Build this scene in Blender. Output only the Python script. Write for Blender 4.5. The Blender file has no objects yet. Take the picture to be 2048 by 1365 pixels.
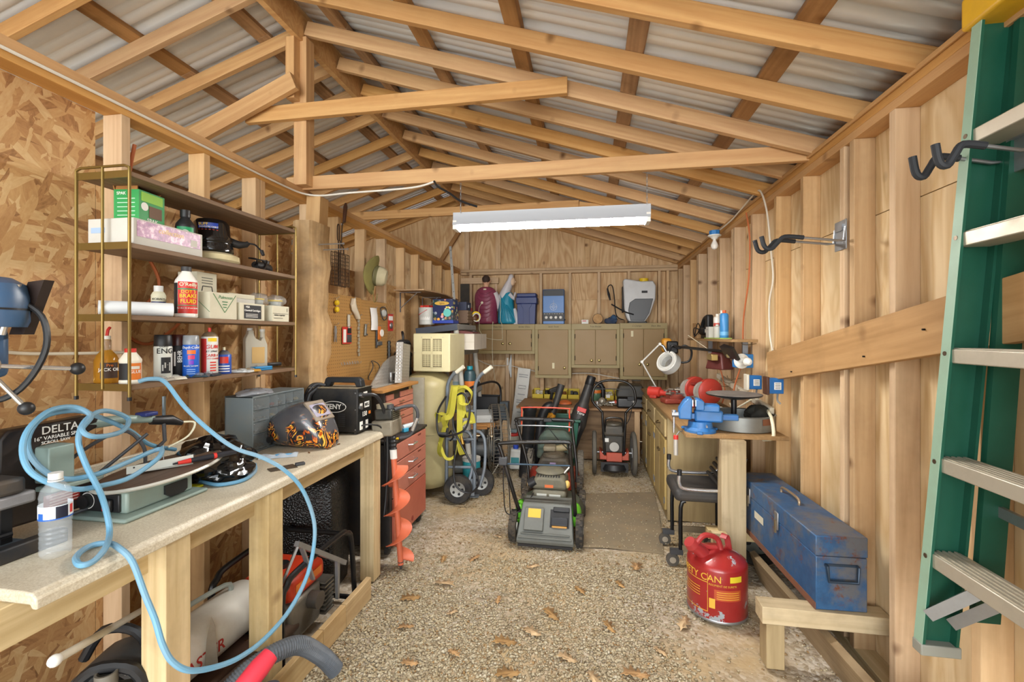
import bpy, bmesh, math, random
import numpy as np
from mathutils import Vector, Matrix
random.seed(7); np.random.seed(7)
S = bpy.context.scene; COL = S.collection
PI = math.pi

# ---------------------------------------------------------------- camera, world, light, exposure
FPX = 910.0
cam = bpy.data.cameras.new('camera'); cam.sensor_width = 36.0; cam.lens = FPX/2048*36.0
cam.shift_y = -11.5/2048; cam.clip_start = 0.02; cam.clip_end = 200
camo = bpy.data.objects.new('camera', cam); COL.objects.link(camo)
camo.location = (0, 0, 1.48); camo.rotation_euler = (PI/2, 0, math.radians(9.575))
S.camera = camo
S.view_settings.view_transform = 'Standard'; S.view_settings.look = 'None'
S.view_settings.gamma = 1; S.view_settings.use_curve_mapping = False
S.view_settings.exposure = EXPOSURE = 0.30
W = bpy.data.worlds.new('overcast_sky'); S.world = W; W.use_nodes = True
bg = W.node_tree.nodes['Background']; bg.inputs[0].default_value = (0.86, 0.94, 1.0, 1); bg.inputs[1].default_value = 2.9
# added area fill behind the camera, standing in for daylight through the open front
al = bpy.data.lights.new('daylight_fill', 'AREA'); al.shape = 'RECTANGLE'; al.size = 4.2; al.size_y = 2.6
al.energy = 290; al.color = (1.0, 0.985, 0.96)
alo = bpy.data.objects.new('daylight_fill', al); COL.objects.link(alo)
alo.location = (-0.3, -5.0, 1.3); alo.rotation_euler = (PI/2+.06, 0, 0)

# ---------------------------------------------------------------- helpers
def lin(h):
    if isinstance(h, str):
        h = h.lstrip('#'); c = [int(h[i:i+2], 16)/255 for i in (0, 2, 4)]
        return tuple((x/12.92 if x <= .04045 else ((x+.055)/1.055)**2.4) for x in c)
    return tuple(h[:3])
class NT:
    def __init__(s, mat):
        s.t = mat.node_tree; s.n = s.t.nodes; s.l = s.t.links
    def new(s, typ, **kw):
        n = s.n.new(typ)
        for k, v in kw.items():
            if k.startswith('i_'):
                key = k[2:]; key = int(key) if key.isdigit() else key
                n.inputs[key].default_value = v
            else: setattr(n, k, v)
        return n
    def link(s, a, b): s.l.new(a, b)
    def math(s, op, a, b=None, clamp=False):
        n = s.n.new('ShaderNodeMath'); n.operation = op; n.use_clamp = clamp
        for i, v in enumerate((a, b)):
            if v is None: continue
            if isinstance(v, (int, float)): n.inputs[i].default_value = v
            else: s.l.new(v, n.inputs[i])
        return n.outputs[0]
    def mix(s, f, a, b, mode='MIX'):
        n = s.n.new('ShaderNodeMix'); n.data_type = 'RGBA'; n.blend_type = mode
        for sk, v in ((n.inputs['Factor'], f), (n.inputs['A'], a), (n.inputs['B'], b)):
            if isinstance(v, (int, float)): sk.default_value = v
            elif isinstance(v, tuple): sk.default_value = (*v[:3], 1)
            else: s.l.new(v, sk)
        return [o for o in n.outputs if o.type == 'RGBA'][0]
    def ramp(s, f, stops):
        n = s.n.new('ShaderNodeValToRGB'); e = n.color_ramp.elements
        while len(e) < len(stops): e.new(.5)
        for k, (p, c) in zip(e, stops):
            k.position = p; k.color = (*(c if not isinstance(c, (int, float)) else (c, c, c)), 1)
        s.l.new(f, n.inputs[0]); return n.outputs[0]
MATS = {}
def base(name):
    m = bpy.data.materials.new(name); m.use_nodes = True
    return m, NT(m), m.node_tree.nodes['Principled BSDF']
def objco(t, scale=(1, 1, 1), rot=(0, 0, 0), rnd=True):
    tc = t.new('ShaderNodeTexCoord'); v = tc.outputs['Object']
    if rnd:
        oi = t.new('ShaderNodeObjectInfo'); sc = t.new('ShaderNodeVectorMath', operation='SCALE'); 
        cb = t.new('ShaderNodeCombineXYZ')
        t.link(oi.outputs['Random'], cb.inputs[0]); t.link(oi.outputs['Random'], cb.inputs[1]); t.link(oi.outputs['Random'], cb.inputs[2])
        t.link(cb.outputs[0], sc.inputs[0]); sc.inputs['Scale'].default_value = 37.0
        ad = t.new('ShaderNodeVectorMath', operation='ADD'); t.link(v, ad.inputs[0]); t.link(sc.outputs[0], ad.inputs[1]); v = ad.outputs[0]
    mp = t.new('ShaderNodeMapping'); t.link(v, mp.inputs[0]); mp.inputs['Scale'].default_value = scale; mp.inputs['Rotation'].default_value = rot
    return mp.outputs[0]
def noise(t, v, scale, detail=3, rough=.5, dist=0):
    n = t.new('ShaderNodeTexNoise', i_Scale=scale, i_Detail=detail, i_Roughness=rough, i_Distortion=dist); t.link(v, n.inputs['Vector']); return n.outputs['Fac']
def bump(t, b, h, strength=.2, dist=.005):
    n = t.new('ShaderNodeBump', i_Strength=strength, i_Distance=dist); t.link(h, n.inputs['Height']); t.link(n.outputs[0], b.inputs['Normal'])
def dl(h, s=.80, v=1.0):
    c = lin(h); g = .3*c[0]+.6*c[1]+.1*c[2]; return tuple(min(1, (g+(x-g)*s)*v) for x in c)
def pm(col, rough=.5, metal=0, dirt=0.0, dirtcol='6b5a44', scale=9, name=None, spec=.5, coat=0, bmp=0, trans=0, alpha=1, emit=0, var=.0):
    key = (col, rough, metal, dirt, dirtcol, scale, spec, coat, bmp, trans, alpha, emit, var)
    if key in MATS: return MATS[key]
    m, t, b = base(name or ('paint_%s' % (col if isinstance(col, str) else '%02d%02d%02d' % tuple(int(c*99) for c in col[:3]))))
    c = lin(col)
    b.inputs['Base Color'].default_value = (*c, 1); b.inputs['Roughness'].default_value = rough; b.inputs['Metallic'].default_value = metal
    b.inputs['Specular IOR Level'].default_value = spec; b.inputs['Coat Weight'].default_value = coat
    if trans: b.inputs['Transmission Weight'].default_value = trans; b.inputs['IOR'].default_value = 1.3
    if alpha < 1: b.inputs['Alpha'].default_value = alpha
    if emit: b.inputs['Emission Color'].default_value = (*c, 1); b.inputs['Emission Strength'].default_value = emit
    if dirt or bmp or var:
        v = objco(t); n = noise(t, v, scale, 6, .65)
        if dirt:
            f = t.ramp(n, [(.42, 0), (.72, 1)]); f = t.math('MULTIPLY', f, dirt)
            t.link(t.mix(f, c, lin(dirtcol)), b.inputs['Base Color'])
            t.link(t.math('ADD', t.math('MULTIPLY', f, .35), rough), b.inputs['Roughness'])
        elif var:
            t.link(t.mix(t.ramp(n, [(.3, 0), (.7, 1)]), tuple(x*(1-var) for x in c), tuple(min(1, x*(1+var)) for x in c)), b.inputs['Base Color'])
        if bmp: bump(t, b, noise(t, v, scale*6, 4), bmp, .003)
    MATS[key] = m; return m
def wood(c1='d9b27c', c2='b98a52', axis=0, knots=.6, rough=.62, fine=1.0, name='pine', dirt=0.15, dirtcol='6b5236', var=.22):
    key = ('w', c1, c2, axis, knots, fine, dirt, dirtcol, var)
    if key in MATS: return MATS[key]
    m, t, b = base('wood_'+name)
    sc = [1, 1, 1]; sc[axis] = .07
    v = objco(t, tuple(sc)); 
    warp = noise(t, v, 4*fine, 2)
    sc2 = [9*fine]*3; sc2[axis] = .35*fine
    rg = t.math('FRACT', t.math('MULTIPLY', noise(t, objco(t, tuple(sc2)), 1.0, 2, .4, .3), 7.0))
    rg = t.math('ABSOLUTE', t.math('SUBTRACT', t.math('MULTIPLY', rg, 2), 1))
    fine_n = noise(t, v, 75*fine, 5, .65); big = noise(t, v, 9*fine, 3, .6)
    g = t.math('ADD', t.math('ADD', t.math('MULTIPLY', rg, .22), t.math('MULTIPLY', big, .38)), t.math('MULTIPLY', fine_n, .4))
    a, c = dl(c1), dl(c2)
    col = t.mix(t.ramp(g, [(.28, 0), (.78, 1)]), a, c)
    if knots:
        sk = [2.6, 2.6, 2.6]; sk[axis] = 3.4
        vk = objco(t, tuple(sk)); vo = t.new('ShaderNodeTexVoronoi', i_Scale=1.4); t.link(vk, vo.inputs['Vector'])
        kf = t.ramp(vo.outputs['Distance'], [(.05, 1), (.12, .35), (.17, 0)])
        col = t.mix(t.math('MULTIPLY', kf, knots), col, lin('5f3a1c'))
    if dirt:
        vd = objco(t); nd = noise(t, vd, 2.3, 5, .65)
        col = t.mix(t.math('MULTIPLY', t.ramp(nd, [(.5, 0), (.78, 1)]), dirt*2.2), col, lin(dirtcol))
    oi = t.new('ShaderNodeObjectInfo')
    hs = t.new('ShaderNodeHueSaturation'); t.link(col, hs.inputs['Color'])
    t.link(t.math('ADD', t.math('MULTIPLY', oi.outputs['Random'], var), 1-var/2), hs.inputs['Value'])
    fr = t.math('FRACT', t.math('MULTIPLY', oi.outputs['Random'], 7.31)); t.link(t.math('ADD', t.math('MULTIPLY', fr, .25), .9), hs.inputs['Saturation'])
    t.link(hs.outputs[0], b.inputs['Base Color']); b.inputs['Roughness'].default_value = rough; b.inputs['Specular IOR Level'].default_value = .3
    bump(t, b, g, .12, .002)
    MATS[key] = m; return m
class M:
    def __init__(s): s.v = []; s.f = []
    def _add(s, vs, fs):
        o = len(s.v); s.v += [tuple(v) for v in vs]; s.f += [tuple(i+o for i in f) for f in fs]; return s
    def bx(s, x0, x1, y0, y1, z0, z1):
        return s._add([(x0,y0,z0),(x1,y0,z0),(x1,y1,z0),(x0,y1,z0),(x0,y0,z1),(x1,y0,z1),(x1,y1,z1),(x0,y1,z1)],
            [(0,3,2,1),(4,5,6,7),(0,1,5,4),(1,2,6,5),(2,3,7,6),(3,0,4,7)])
    def box(s, c, d, R=None):
        hx, hy, hz = d[0]/2, d[1]/2, d[2]/2; o = len(s.v); s.bx(-hx, hx, -hy, hy, -hz, hz)
        R = R if R is not None else Matrix.Identity(3); c = Vector(c)
        for i in range(o, len(s.v)): s.v[i] = tuple(R @ Vector(s.v[i]) + c)
        return s
    def bar(s, p0, p1, w, h, up=(0,0,1)):
        p0, p1 = Vector(p0), Vector(p1); d = p1-p0; L = d.length; x = d/L; z = Vector(up); z = z-x*z.dot(x)
        if z.length < 1e-4: z = Vector((0,1,0))-x*x.y
        z.normalize(); y = z.cross(x); R = Matrix((x, y, z)).transposed()
        return s.box((p0+p1)/2, (L, w, h), R)
    def cyl(s, p0, p1, r0, r1=None, n=16, cap=True):
        r1 = r0 if r1 is None else r1; return s.rings([p0, p1], [r0, r1], n, cap)
    def rings(s, pts, rs, n=12, cap=True, closed=False):
        pts = [Vector(p) for p in pts]; k = len(pts); o = len(s.v); prev = None
        for i, p in enumerate(pts):
            if closed: d = pts[(i+1) % k]-pts[i-1]
            else: d = pts[min(i+1, k-1)]-pts[max(i-1, 0)]
            d.normalize()
            if prev is None:
                a = Vector((0,0,1)) if abs(d.z) < .9 else Vector((1,0,0)); u = a.cross(d)
            else: u = prev-d*prev.dot(d)
            u.normalize(); prev = u; w = d.cross(u); r = rs[i] if isinstance(rs, (list, tuple)) else rs
            for j in range(n):
                t = 2*PI*j/n; s.v.append(tuple(p+(u*math.cos(t)+w*math.sin(t))*r))
        for i in range(k if closed else k-1):
            a = o+i*n; b = o+((i+1) % k)*n
            for j in range(n): s.f.append((a+j, a+(j+1) % n, b+(j+1) % n, b+j))
        if cap and not closed:
            s.f.append(tuple(o+j for j in reversed(range(n)))); s.f.append(tuple(o+(k-1)*n+j for j in range(n)))
        return s
    def tube(s, pts, r, n=8, closed=False, k=0):
        if k: pts = cr(pts, k, closed)
        return s.rings(pts, r, n, True, closed)
    def lathe(s, prof, c=(0,0,0), n=24, axis='z', sx=1, sy=1):
        o = len(s.v); c = Vector(c)
        for r, z in prof:
            for j in range(n):
                t = 2*PI*j/n; x, y = r*math.cos(t)*sx, r*math.sin(t)*sy
                p = (x, y, z) if axis == 'z' else (z, x, y) if axis == 'x' else (y, z, x)
                s.v.append(tuple(Vector(p)+c))
        for i in range(len(prof)-1):
            a = o+i*n; b = a+n
            for j in range(n): s.f.append((a+j, a+(j+1) % n, b+(j+1) % n, b+j))
        if tuple(prof[0]) == tuple(prof[-1]): return s
        if prof[0][0] > 1e-6: s.f.append(tuple(o+j for j in reversed(range(n))))
        if prof[-1][0] > 1e-6: s.f.append(tuple(o+(len(prof)-1)*n+j for j in range(n)))
        return s
    def prism(s, poly, a0, a1, axis='y', loc=(0,0,0)):
        def pt(u, v, a): return Vector((u, a, v) if axis == 'y' else (a, u, v) if axis == 'x' else (u, v, a))+Vector(loc)
        n = len(poly); return s._add([pt(u, v, a0) for u, v in poly]+[pt(u, v, a1) for u, v in poly],
            [tuple(range(n)), tuple(range(2*n-1, n-1, -1))]+[(i, i+n, (i+1) % n+n, (i+1) % n) for i in range(n)])
    def ell(s, c, r, n=16, m=10, fn=None):
        o = len(s.v); c = Vector(c)
        for i in range(m+1):
            ph = PI*i/m-PI/2
            for j in range(n):
                t = 2*PI*j/n; p = Vector((math.cos(ph)*math.cos(t)*r[0], math.cos(ph)*math.sin(t)*r[1], math.sin(ph)*r[2]))
                if fn: p = fn(p)
                s.v.append(tuple(c+p))
        for i in range(m):
            a = o+i*n; b = a+n
            for j in range(n): s.f.append((a+j, a+(j+1) % n, b+(j+1) % n, b+j))
        return s
    def loft(s, rings, cap=True, closed=True):
        o = len(s.v); n = len(rings[0])
        for r in rings: s.v += [tuple(p) for p in r]
        for i in range(len(rings)-1):
            a = o+i*n; b = a+n
            for j in range(n if closed else n-1): s.f.append((a+j, a+(j+1) % n, b+(j+1) % n, b+j))
        if cap:
            s.f.append(tuple(o+j for j in reversed(range(n)))); s.f.append(tuple(o+(len(rings)-1)*n+j for j in range(n)))
        return s
    def quad(s, *ps): return s._add(ps, [tuple(range(len(ps)))])
    def xf(s, R, t=(0,0,0)):
        t = Vector(t); s.v = [tuple(R @ Vector(v)+t) for v in s.v]; return s
    def obj(s, name, mat, parent=None, bev=0, loc=None, rot=None, label=None, sharp=38, seg=2, sub=0, solid=0):
        vs = s.v
        if parent is None and loc is None:
            a = np.array(vs); lo, hi = a.min(0), a.max(0); b = ((lo[0]+hi[0])/2, (lo[1]+hi[1])/2, lo[2])
            vs = [(x-b[0], y-b[1], z-b[2]) for x, y, z in vs]; loc = b
        me = bpy.data.meshes.new(name); me.from_pydata(vs, [], s.f)
        bm = bmesh.new(); bm.from_mesh(me); bmesh.ops.recalc_face_normals(bm, faces=bm.faces); bm.to_mesh(me); bm.free()
        for p in me.polygons: p.use_smooth = True
        me.set_sharp_from_angle(angle=math.radians(sharp))
        if mat: me.materials.append(mat)
        o = bpy.data.objects.new(name, me); COL.objects.link(o)
        if parent: o.parent = parent
        if loc: o.location = loc
        if rot: o.rotation_euler = rot
        if bev:
            md = o.modifiers.new('bevel', 'BEVEL'); md.width = bev; md.segments = seg; md.limit_method = 'ANGLE'; md.angle_limit = .6
        if sub:
            md = o.modifiers.new('sub', 'SUBSURF'); md.levels = sub; md.render_levels = sub
        if solid:
            md = o.modifiers.new('solid', 'SOLIDIFY'); md.thickness = solid
        if label: o['label'] = label
        return o
def cr(pts, k=6, closed=False):
    P = [Vector(p) for p in pts]; n = len(P); out = []
    for i in range(n if closed else n-1):
        g = (lambda j: P[j % n]) if closed else (lambda j: P[max(0, min(n-1, j))])
        a, b, c, d = g(i-1), g(i), g(i+1), g(i+2)
        for q in range(k):
            t = q/k; out.append(.5*((2*b)+(c-a)*t+(2*a-5*b+4*c-d)*t*t+(3*b-a-3*c+d)*t**3))
    if not closed: out.append(P[-1])
    return out
def rz(a): return Matrix.Rotation(a, 3, 'Z')
def rx(a): return Matrix.Rotation(a, 3, 'X')
def ry(a): return Matrix.Rotation(a, 3, 'Y')
def tag(o, label, cat, group=None):
    o['label'] = label; o['category'] = cat
    if group: o['group'] = group
    return o
def T(name, label, cat, loc=(0,0,0), a=0, group=None, rot=None):
    o = bpy.data.objects.new(name, None); COL.objects.link(o); o.location = loc; o.rotation_euler = rot or (0, 0, a); o.empty_display_size = .05
    return tag(o, label, cat, group)
def struct(o): o['kind'] = 'structure'; return o
def board(name, p0, p1, t, h, mat, parent, up=(0,0,1), bev=.003):
    """length along local x, thickness t on local y, height h on local z"""
    p0, p1 = Vector(p0), Vector(p1); d = p1-p0; L = d.length; x = d/L; z = Vector(up); z = z-x*z.dot(x)
    if z.length < 1e-3: z = Vector((1,0,0))-x*x.x
    z.normalize(); y = z.cross(x)
    o = M().bx(-L/2, L/2, -t/2, t/2, -h/2, h/2).obj(name, mat, parent, bev, loc=(0,0,0))
    R = Matrix((x, y, z)).transposed().to_4x4(); R.translation = (p0+p1)/2
    o.matrix_local = R; return o
def text(s, size, mat, parent, loc, rot=(PI/2,0,0), align='CENTER', bold=0.0, name='lettering', sx=1, cylr=None, ext=.0004, space=1.0, ital=0):
    cu = bpy.data.curves.new('t', 'FONT'); cu.body = s; cu.size = size; cu.align_x = align; cu.align_y = 'CENTER'; cu.offset = bold*.3; cu.extrude = ext; cu.resolution_u = 3; cu.space_character = space; cu.shear = ital
    o = bpy.data.objects.new('t', cu); COL.objects.link(o); bpy.context.view_layer.update()
    me = bpy.data.meshes.new_from_object(o.evaluated_get(bpy.context.evaluated_depsgraph_get())); bpy.data.objects.remove(o); bpy.data.curves.remove(cu)
    me.name = name; me.materials.clear(); me.materials.append(mat)
    if sx != 1 or cylr:
        for v in me.vertices:
            x = v.co.x*sx
            if cylr:   # wrapped around a vertical cylinder, centred on angle loc[0], at height loc[1]
                a = loc[0]+x/cylr; r = cylr+.0008+v.co.z; v.co = (r*math.cos(a), r*math.sin(a), loc[1]+v.co.y)
            else: v.co.x = x
    ob = bpy.data.objects.new(name, me); COL.objects.link(ob); ob.parent = parent
    if not cylr: ob.location = loc; ob.rotation_euler = rot
    return ob
def band(r, a0, a1, z0, z1, mat, parent, name='label_band', n=14, off=.0006, c=(0,0)):
    m = M(); A = [(c[0]+(r+off)*math.cos(a0+(a1-a0)*i/n), c[1]+(r+off)*math.sin(a0+(a1-a0)*i/n)) for i in range(n+1)]
    for i in range(n): m.quad((*A[i], z0), (*A[i+1], z0), (*A[i+1], z1), (*A[i], z1))
    return m.obj(name, mat, parent)
def patch(w, h, mat, parent, loc, rot=(PI/2,0,0), name='label_patch', t=.0012, bev=0):
    return M().bx(-w/2, w/2, -h/2, h/2, 0, t).obj(name, mat, parent, bev, loc=loc, rot=rot)
FX = (PI/2, 0, PI/2)     # a print facing +x
FXN = (PI/2, 0, -PI/2)   # a print facing -x
FY = (PI/2, 0, 0)        # a print facing -y
def copy_tree(o, parent=None):
    c = o.copy(); COL.objects.link(c); c.parent = parent
    for ch in o.children: copy_tree(ch, c)
    return c
# common materials
BLACK = pm('1a1a1c', .45); BLACKM = pm('141416', .35, .2); RUBBER = pm('232325', .8, 0, .35, '6f6350', 14); DGREY = pm('3c3d40', .55)
STEEL = pm('b9bcc0', .3, 1); ZINC = pm('a9adb2', .42, .9, .25, '7d7466', 12); CHROME = pm('dddfe2', .2, .85); WHITE = pm('d9d7d1', .5); CREAM = pm('e4dfc2', .5)
RED = pm('b3231c', .42, 0, .2); PINE = wood(); PINEZ = wood(axis=2); PINEY = wood(axis=1)
DUSTB = pm('26262a', .5, 0, .3, '7d6d55', 10)
# ================================================================ THE SHED
XR, XL, YB, ZP = 1.19, -1.86, 6.45, 2.375      # stud faces right / left / back, underside of the top plates
SL = 0.3225; XRG, ZRG = -1.83, 3.425            # rafter slope, ridge line (rafter undersides)
def zr(x): return ZRG-SL*abs(x-XRG)
STUD = wood('d2ab76', 'b78c58', 0, .8, name='stud', dirt=.2)
STUDR = wood('dab582', 'bf9460', 0, .85, name='stud_tan', dirt=.16, dirtcol='70543a')
RAFT = wood('d6a664', 'b98142', 0, .95, name='rafter', dirt=.08, var=.18)
PURL = wood('b98a54', '8c6236', 0, .7, name='purlin', dirt=.35, dirtcol='4a3018')
TREAT = wood('d8be88', 'b4955a', 0, .5, name='treated', dirt=.32, dirtcol='7a6a52')
PLATE = wood('d3a05c', 'b5803f', 0, .5, name='plate', dirt=.1)
def ply(c1, c2, c3, axis, name, knots=.85, thin=0):
    m, t, b = base('plywood_'+name)
    sc = [2.2, 2.2, 2.2]; sc[axis] = .42; v = objco(t, tuple(sc))
    n1 = noise(t, v, 1.6, 3, .5, .6)
    rings = t.math('FRACT', t.math('MULTIPLY', n1, 11.0)); tri = t.math('ABSOLUTE', t.math('SUBTRACT', t.math('MULTIPLY', rings, 2), 1))
    sf = [60, 60, 60]; sf[axis] = 3; fn = noise(t, objco(t, tuple(sf)), 1, 4, .6)
    g = t.math('ADD', t.math('MULTIPLY', tri, .5), t.math('MULTIPLY', fn, .5))
    col = t.mix(t.ramp(g, [(.3, 0), (.8, 1)]), dl(c1), dl(c2))
    sk = [2.6]*3; sk[axis] = 2.0; sk[thin] = .02
    vo = t.new('ShaderNodeTexVoronoi', i_Scale=1.1); t.link(objco(t, tuple(sk)), vo.inputs['Vector'])
    col = t.mix(t.math('MULTIPLY', t.ramp(vo.outputs['Distance'], [(.022, 1), (.04, .5), (.085, 0)]), knots), col, lin('5a3718'))
    col = t.mix(t.math('MULTIPLY', t.ramp(noise(t, objco(t), 1.4, 5, .65), [(.48, 0), (.75, 1)]), .35), col, lin(c3))
    t.link(col, b.inputs['Base Color']); b.inputs['Roughness'].default_value = .65; b.inputs['Specular IOR Level'].default_value = .25
    bump(t, b, g, .1, .002); return m
PLYR = ply('eacd98', 'd8b374', 'b08a58', 2, 'pale')
PLYB = ply('dcb67e', 'c29256', '8d6438', 2, 'amber', thin=1)
PLYH = ply('d2a662', 'b98644', '8c6434', 0, 'sheet')
PLYD = ply('8a6a44', '6b4e30', '3c2c1c', 0, 'grey_brown', .3)
def osb():
    m, t, b = base('strand_board'); sp = []
    for k, (ang, sx, sy) in enumerate(((1.45, 8, 40), (2.45, 10, 46), (.75, 9, 42), (.05, 9, 44), (1.95, 12, 52))):
        mp = objco(t, (1, 1, 1), (ang, 0, 0), rnd=False); mp2 = t.new('ShaderNodeMapping'); t.link(mp, mp2.inputs[0]); mp2.inputs['Location'].default_value = (k*3.1, k*5.7, k*2.3); mp2.inputs['Scale'].default_value = (.5, sx, sy)
        wob = t.new('ShaderNodeVectorMath', operation='ADD'); nz_ = t.new('ShaderNodeTexNoise', i_Scale=.9); t.link(mp2.outputs[0], nz_.inputs['Vector']); t.link(mp2.outputs[0], wob.inputs[0]); t.link(nz_.outputs['Color'], wob.inputs[1])
        vo = t.new('ShaderNodeTexVoronoi', i_Scale=.8, i_Randomness=1.0); t.link(wob.outputs[0], vo.inputs['Vector']); s_ = t.new('ShaderNodeSeparateColor'); t.link(vo.outputs['Color'], s_.inputs[0])
        fb = noise(t, mp2.outputs[0], 3.2, 3, .6); sp.append((t.math('ADD', t.math('MULTIPLY', s_.outputs[0], .62), t.math('MULTIPLY', fb, .38)), s_.outputs[1]))
    val = sp[0][0]
    for k in (1, 2, 3, 4):
        f = t.math('GREATER_THAN', sp[k][1], .66); mx = t.new('ShaderNodeMix'); t.link(f, mx.inputs[0]); t.link(val, mx.inputs[2]); t.link(sp[k][0], mx.inputs[3]); val = mx.outputs[0]
    fn = noise(t, objco(t, (30, 30, 30), rnd=False), 2, 4, .7)
    g = t.math('ADD', t.math('MULTIPLY', val, .85), t.math('MULTIPLY', fn, .15))
    col = t.ramp(g, [(.15, dl('7d4f22')), (.32, dl('b47c3a')), (.55, dl('cb9850')), (.85, dl('dfb979'))])
    col = t.mix(t.math('MULTIPLY', t.ramp(noise(t, objco(t, rnd=False), 2.2, 4, .6), [(.5, 0), (.8, 1)]), .3), col, lin('7a4d20'))
    t.link(col, b.inputs['Base Color']); b.inputs['Roughness'].default_value = .55; b.inputs['Specular IOR Level'].default_value = .35
    bump(t, b, g, .25, .004); return m
OSB = osb()

# ---- ground
gm, t, b = base('packed_gravel')
v = objco(t, rnd=False)
vo = t.new('ShaderNodeTexVoronoi', i_Scale=48); t.link(v, vo.inputs['Vector']); vo2 = t.new('ShaderNodeTexVoronoi', i_Scale=95); t.link(v, vo2.inputs['Vector'])
sc_ = t.new('ShaderNodeSeparateColor'); t.link(vo.outputs['Color'], sc_.inputs[0])
st = t.ramp(sc_.outputs[0], [(.0, lin('998b78')), (.35, lin('ada08e')), (.7, lin('bfb5a6')), (1, lin('cfc8bc'))])
dirtc = t.mix(noise(t, v, 3, 5, .6), lin('ab9066'), lin('cbb48c'))
grv = t.ramp(noise(t, v, 1.1, 4, .6), [(.36, 0), (.56, 1)])
col = t.mix(t.math('MULTIPLY', grv, .85), dirtc, st); col = t.mix(t.math('MULTIPLY', t.ramp(noise(t, v, 7, 6, .7), [(.5, 0), (.75, 1)]), .4), col, lin('6d553b'))
t.link(col, b.inputs['Base Color']); b.inputs['Roughness'].default_value = .9; b.inputs['Specular IOR Level'].default_value = .2
h = t.math('ADD', t.math('MULTIPLY', t.math('SUBTRACT', 1, vo.outputs['Distance']), grv), t.math('MULTIPLY', noise(t, v, 30, 6, .7), .6)); bump(t, b, h, .55, .012)
def gz(x, y): return .010*math.sin(x*3.1+1)*math.cos(y*2.3)+.006*math.sin(x*7.7+y*5.1)-.012
m = M(); nx, ny = 90, 110; X0, X1, Y0, Y1 = -2.6, 1.5, -1.2, 6.7
for j in range(ny+1):
    for i in range(nx+1):
        x = X0+(X1-X0)*i/nx; y = Y0+(Y1-Y0)*j/ny; m.v.append((x, y, gz(x, y)))
for j in range(ny):
    for i in range(nx): a = j*(nx+1)+i; m.f.append((a, a+1, a+nx+2, a+nx+1))
fl = struct(m.obj('floor', gm, loc=(0,0,0), sharp=180))
struct(M().quad((-14, -14, -.035), (14, -14, -.035), (14, 16, -.035), (-14, 16, -.035)).obj('ground', pm('bcb29e', .95, var=.12, scale=1.5), loc=(0,0,0)))

# ---- right wall: plywood sheets behind studs
wr = struct(M().bx(1.298, 1.31, -.6, 6.56, 0.0, 2.46).obj('wall_right', PLYR, loc=(0,0,0)))
ys = [-.6, .83, 2.05, 3.27, 4.49, 5.71, 6.54]
for a, c in zip(ys, ys[1:]):
    M().bx(1.279, 1.298, a+.0015, c-.0015, .02, 2.02).obj('panel', PLYR, wr); M().bx(1.279, 1.298, a+.0015, c-.0015, 2.024, 2.45).obj('panel', PLYR, wr)
SRY = [-.45, -.05, .35, .75, 1.2, 1.62, 2.018, 2.382, 2.796, 3.171, 3.603, 4.021, 4.443, 4.87, 5.275, 5.674, 6.078, 6.4]
for y in SRY: board('stud', (1.2345, y+.019, .05), (1.2345, y+.019, ZP), .089, .038, STUDR, wr, up=(0,1,0))
# doubled studs where the photograph shows pairs
for y in (2.30, 4.08, 5.33): board('stud', (1.2345, y+.019, .05), (1.2345, y+.019, ZP), .089, .038, STUDR, wr, up=(0,1,0))
for z in (ZP+.019, ZP+.0575): board('top_plate', (1.2345, -.6, z), (1.2345, 6.53, z), .089, .038, PLATE, wr)
board('sill_plate', (1.2345, -.6, .03), (1.2345, 6.53, .03), .089, .05, TREAT, wr)
board('top_board', (1.183, -.6, 2.455), (1.183, 6.45, 2.455), .012, .02, PLATE, wr)

# ---- left partition: strand board behind open studs, other bay beyond
wl = struct(M().bx(-1.962, -1.95, -.6, 1.52, .0, 2.375).obj('wall_left', OSB, loc=(0,0,0)))
M().bx(-1.962, -1.95, 1.523, 2.74, .0, 2.14).obj('panel', OSB, wl); M().bx(-1.962, -1.95, 2.743, 3.96, .0, 2.02).obj('panel', OSB, wl)
M().bx(-1.962, -1.95, 3.963, 5.18, .0, 1.98).obj('panel', PLYH, wl); M().bx(-1.962, -1.95, 5.183, 6.44, .0, 1.93).obj('panel', PLYH, wl)
SLY = [-.2, .35, .82, 1.548, 1.948, 2.298, 2.82, 3.162, 3.564, 3.954, 4.394, 4.788, 5.214, 5.601, 6.0, 6.35]
for y in SLY:
    if y < 1.3: continue
    board('stud', (-1.9045, y+.019, .02), (-1.9045, y+.019, ZP), .089, .038, STUD, wl, up=(0,1,0))
board('stud', (-1.9045, 2.34+.019, .02), (-1.9045, 2.34+.019, ZP), .089, .038, STUD, wl, up=(0,1,0))
board('top_plate', (-1.9045, -.6, ZP+.019), (-1.9045, 6.44, ZP+.019), .089, .038, PLATE, wl)
board('top_plate', (-1.9045, -.6, ZP+.0575), (-1.9045, 6.44, ZP+.0575), .089, .038, PLATE, wl)
# rest of the other bay (seen through the gap under the plate)
wf = struct(M().bx(-5.42, -5.4, 2.2, 6.5, 0, 2.25).obj('wall_far_left', PLYH, loc=(0,0,0)))
for y in np.arange(2.3, 6.5, .6): board('stud', (-5.35, y, .0), (-5.35, y, 2.25), .089, .038, STUD, wf, up=(0,1,0))

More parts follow.
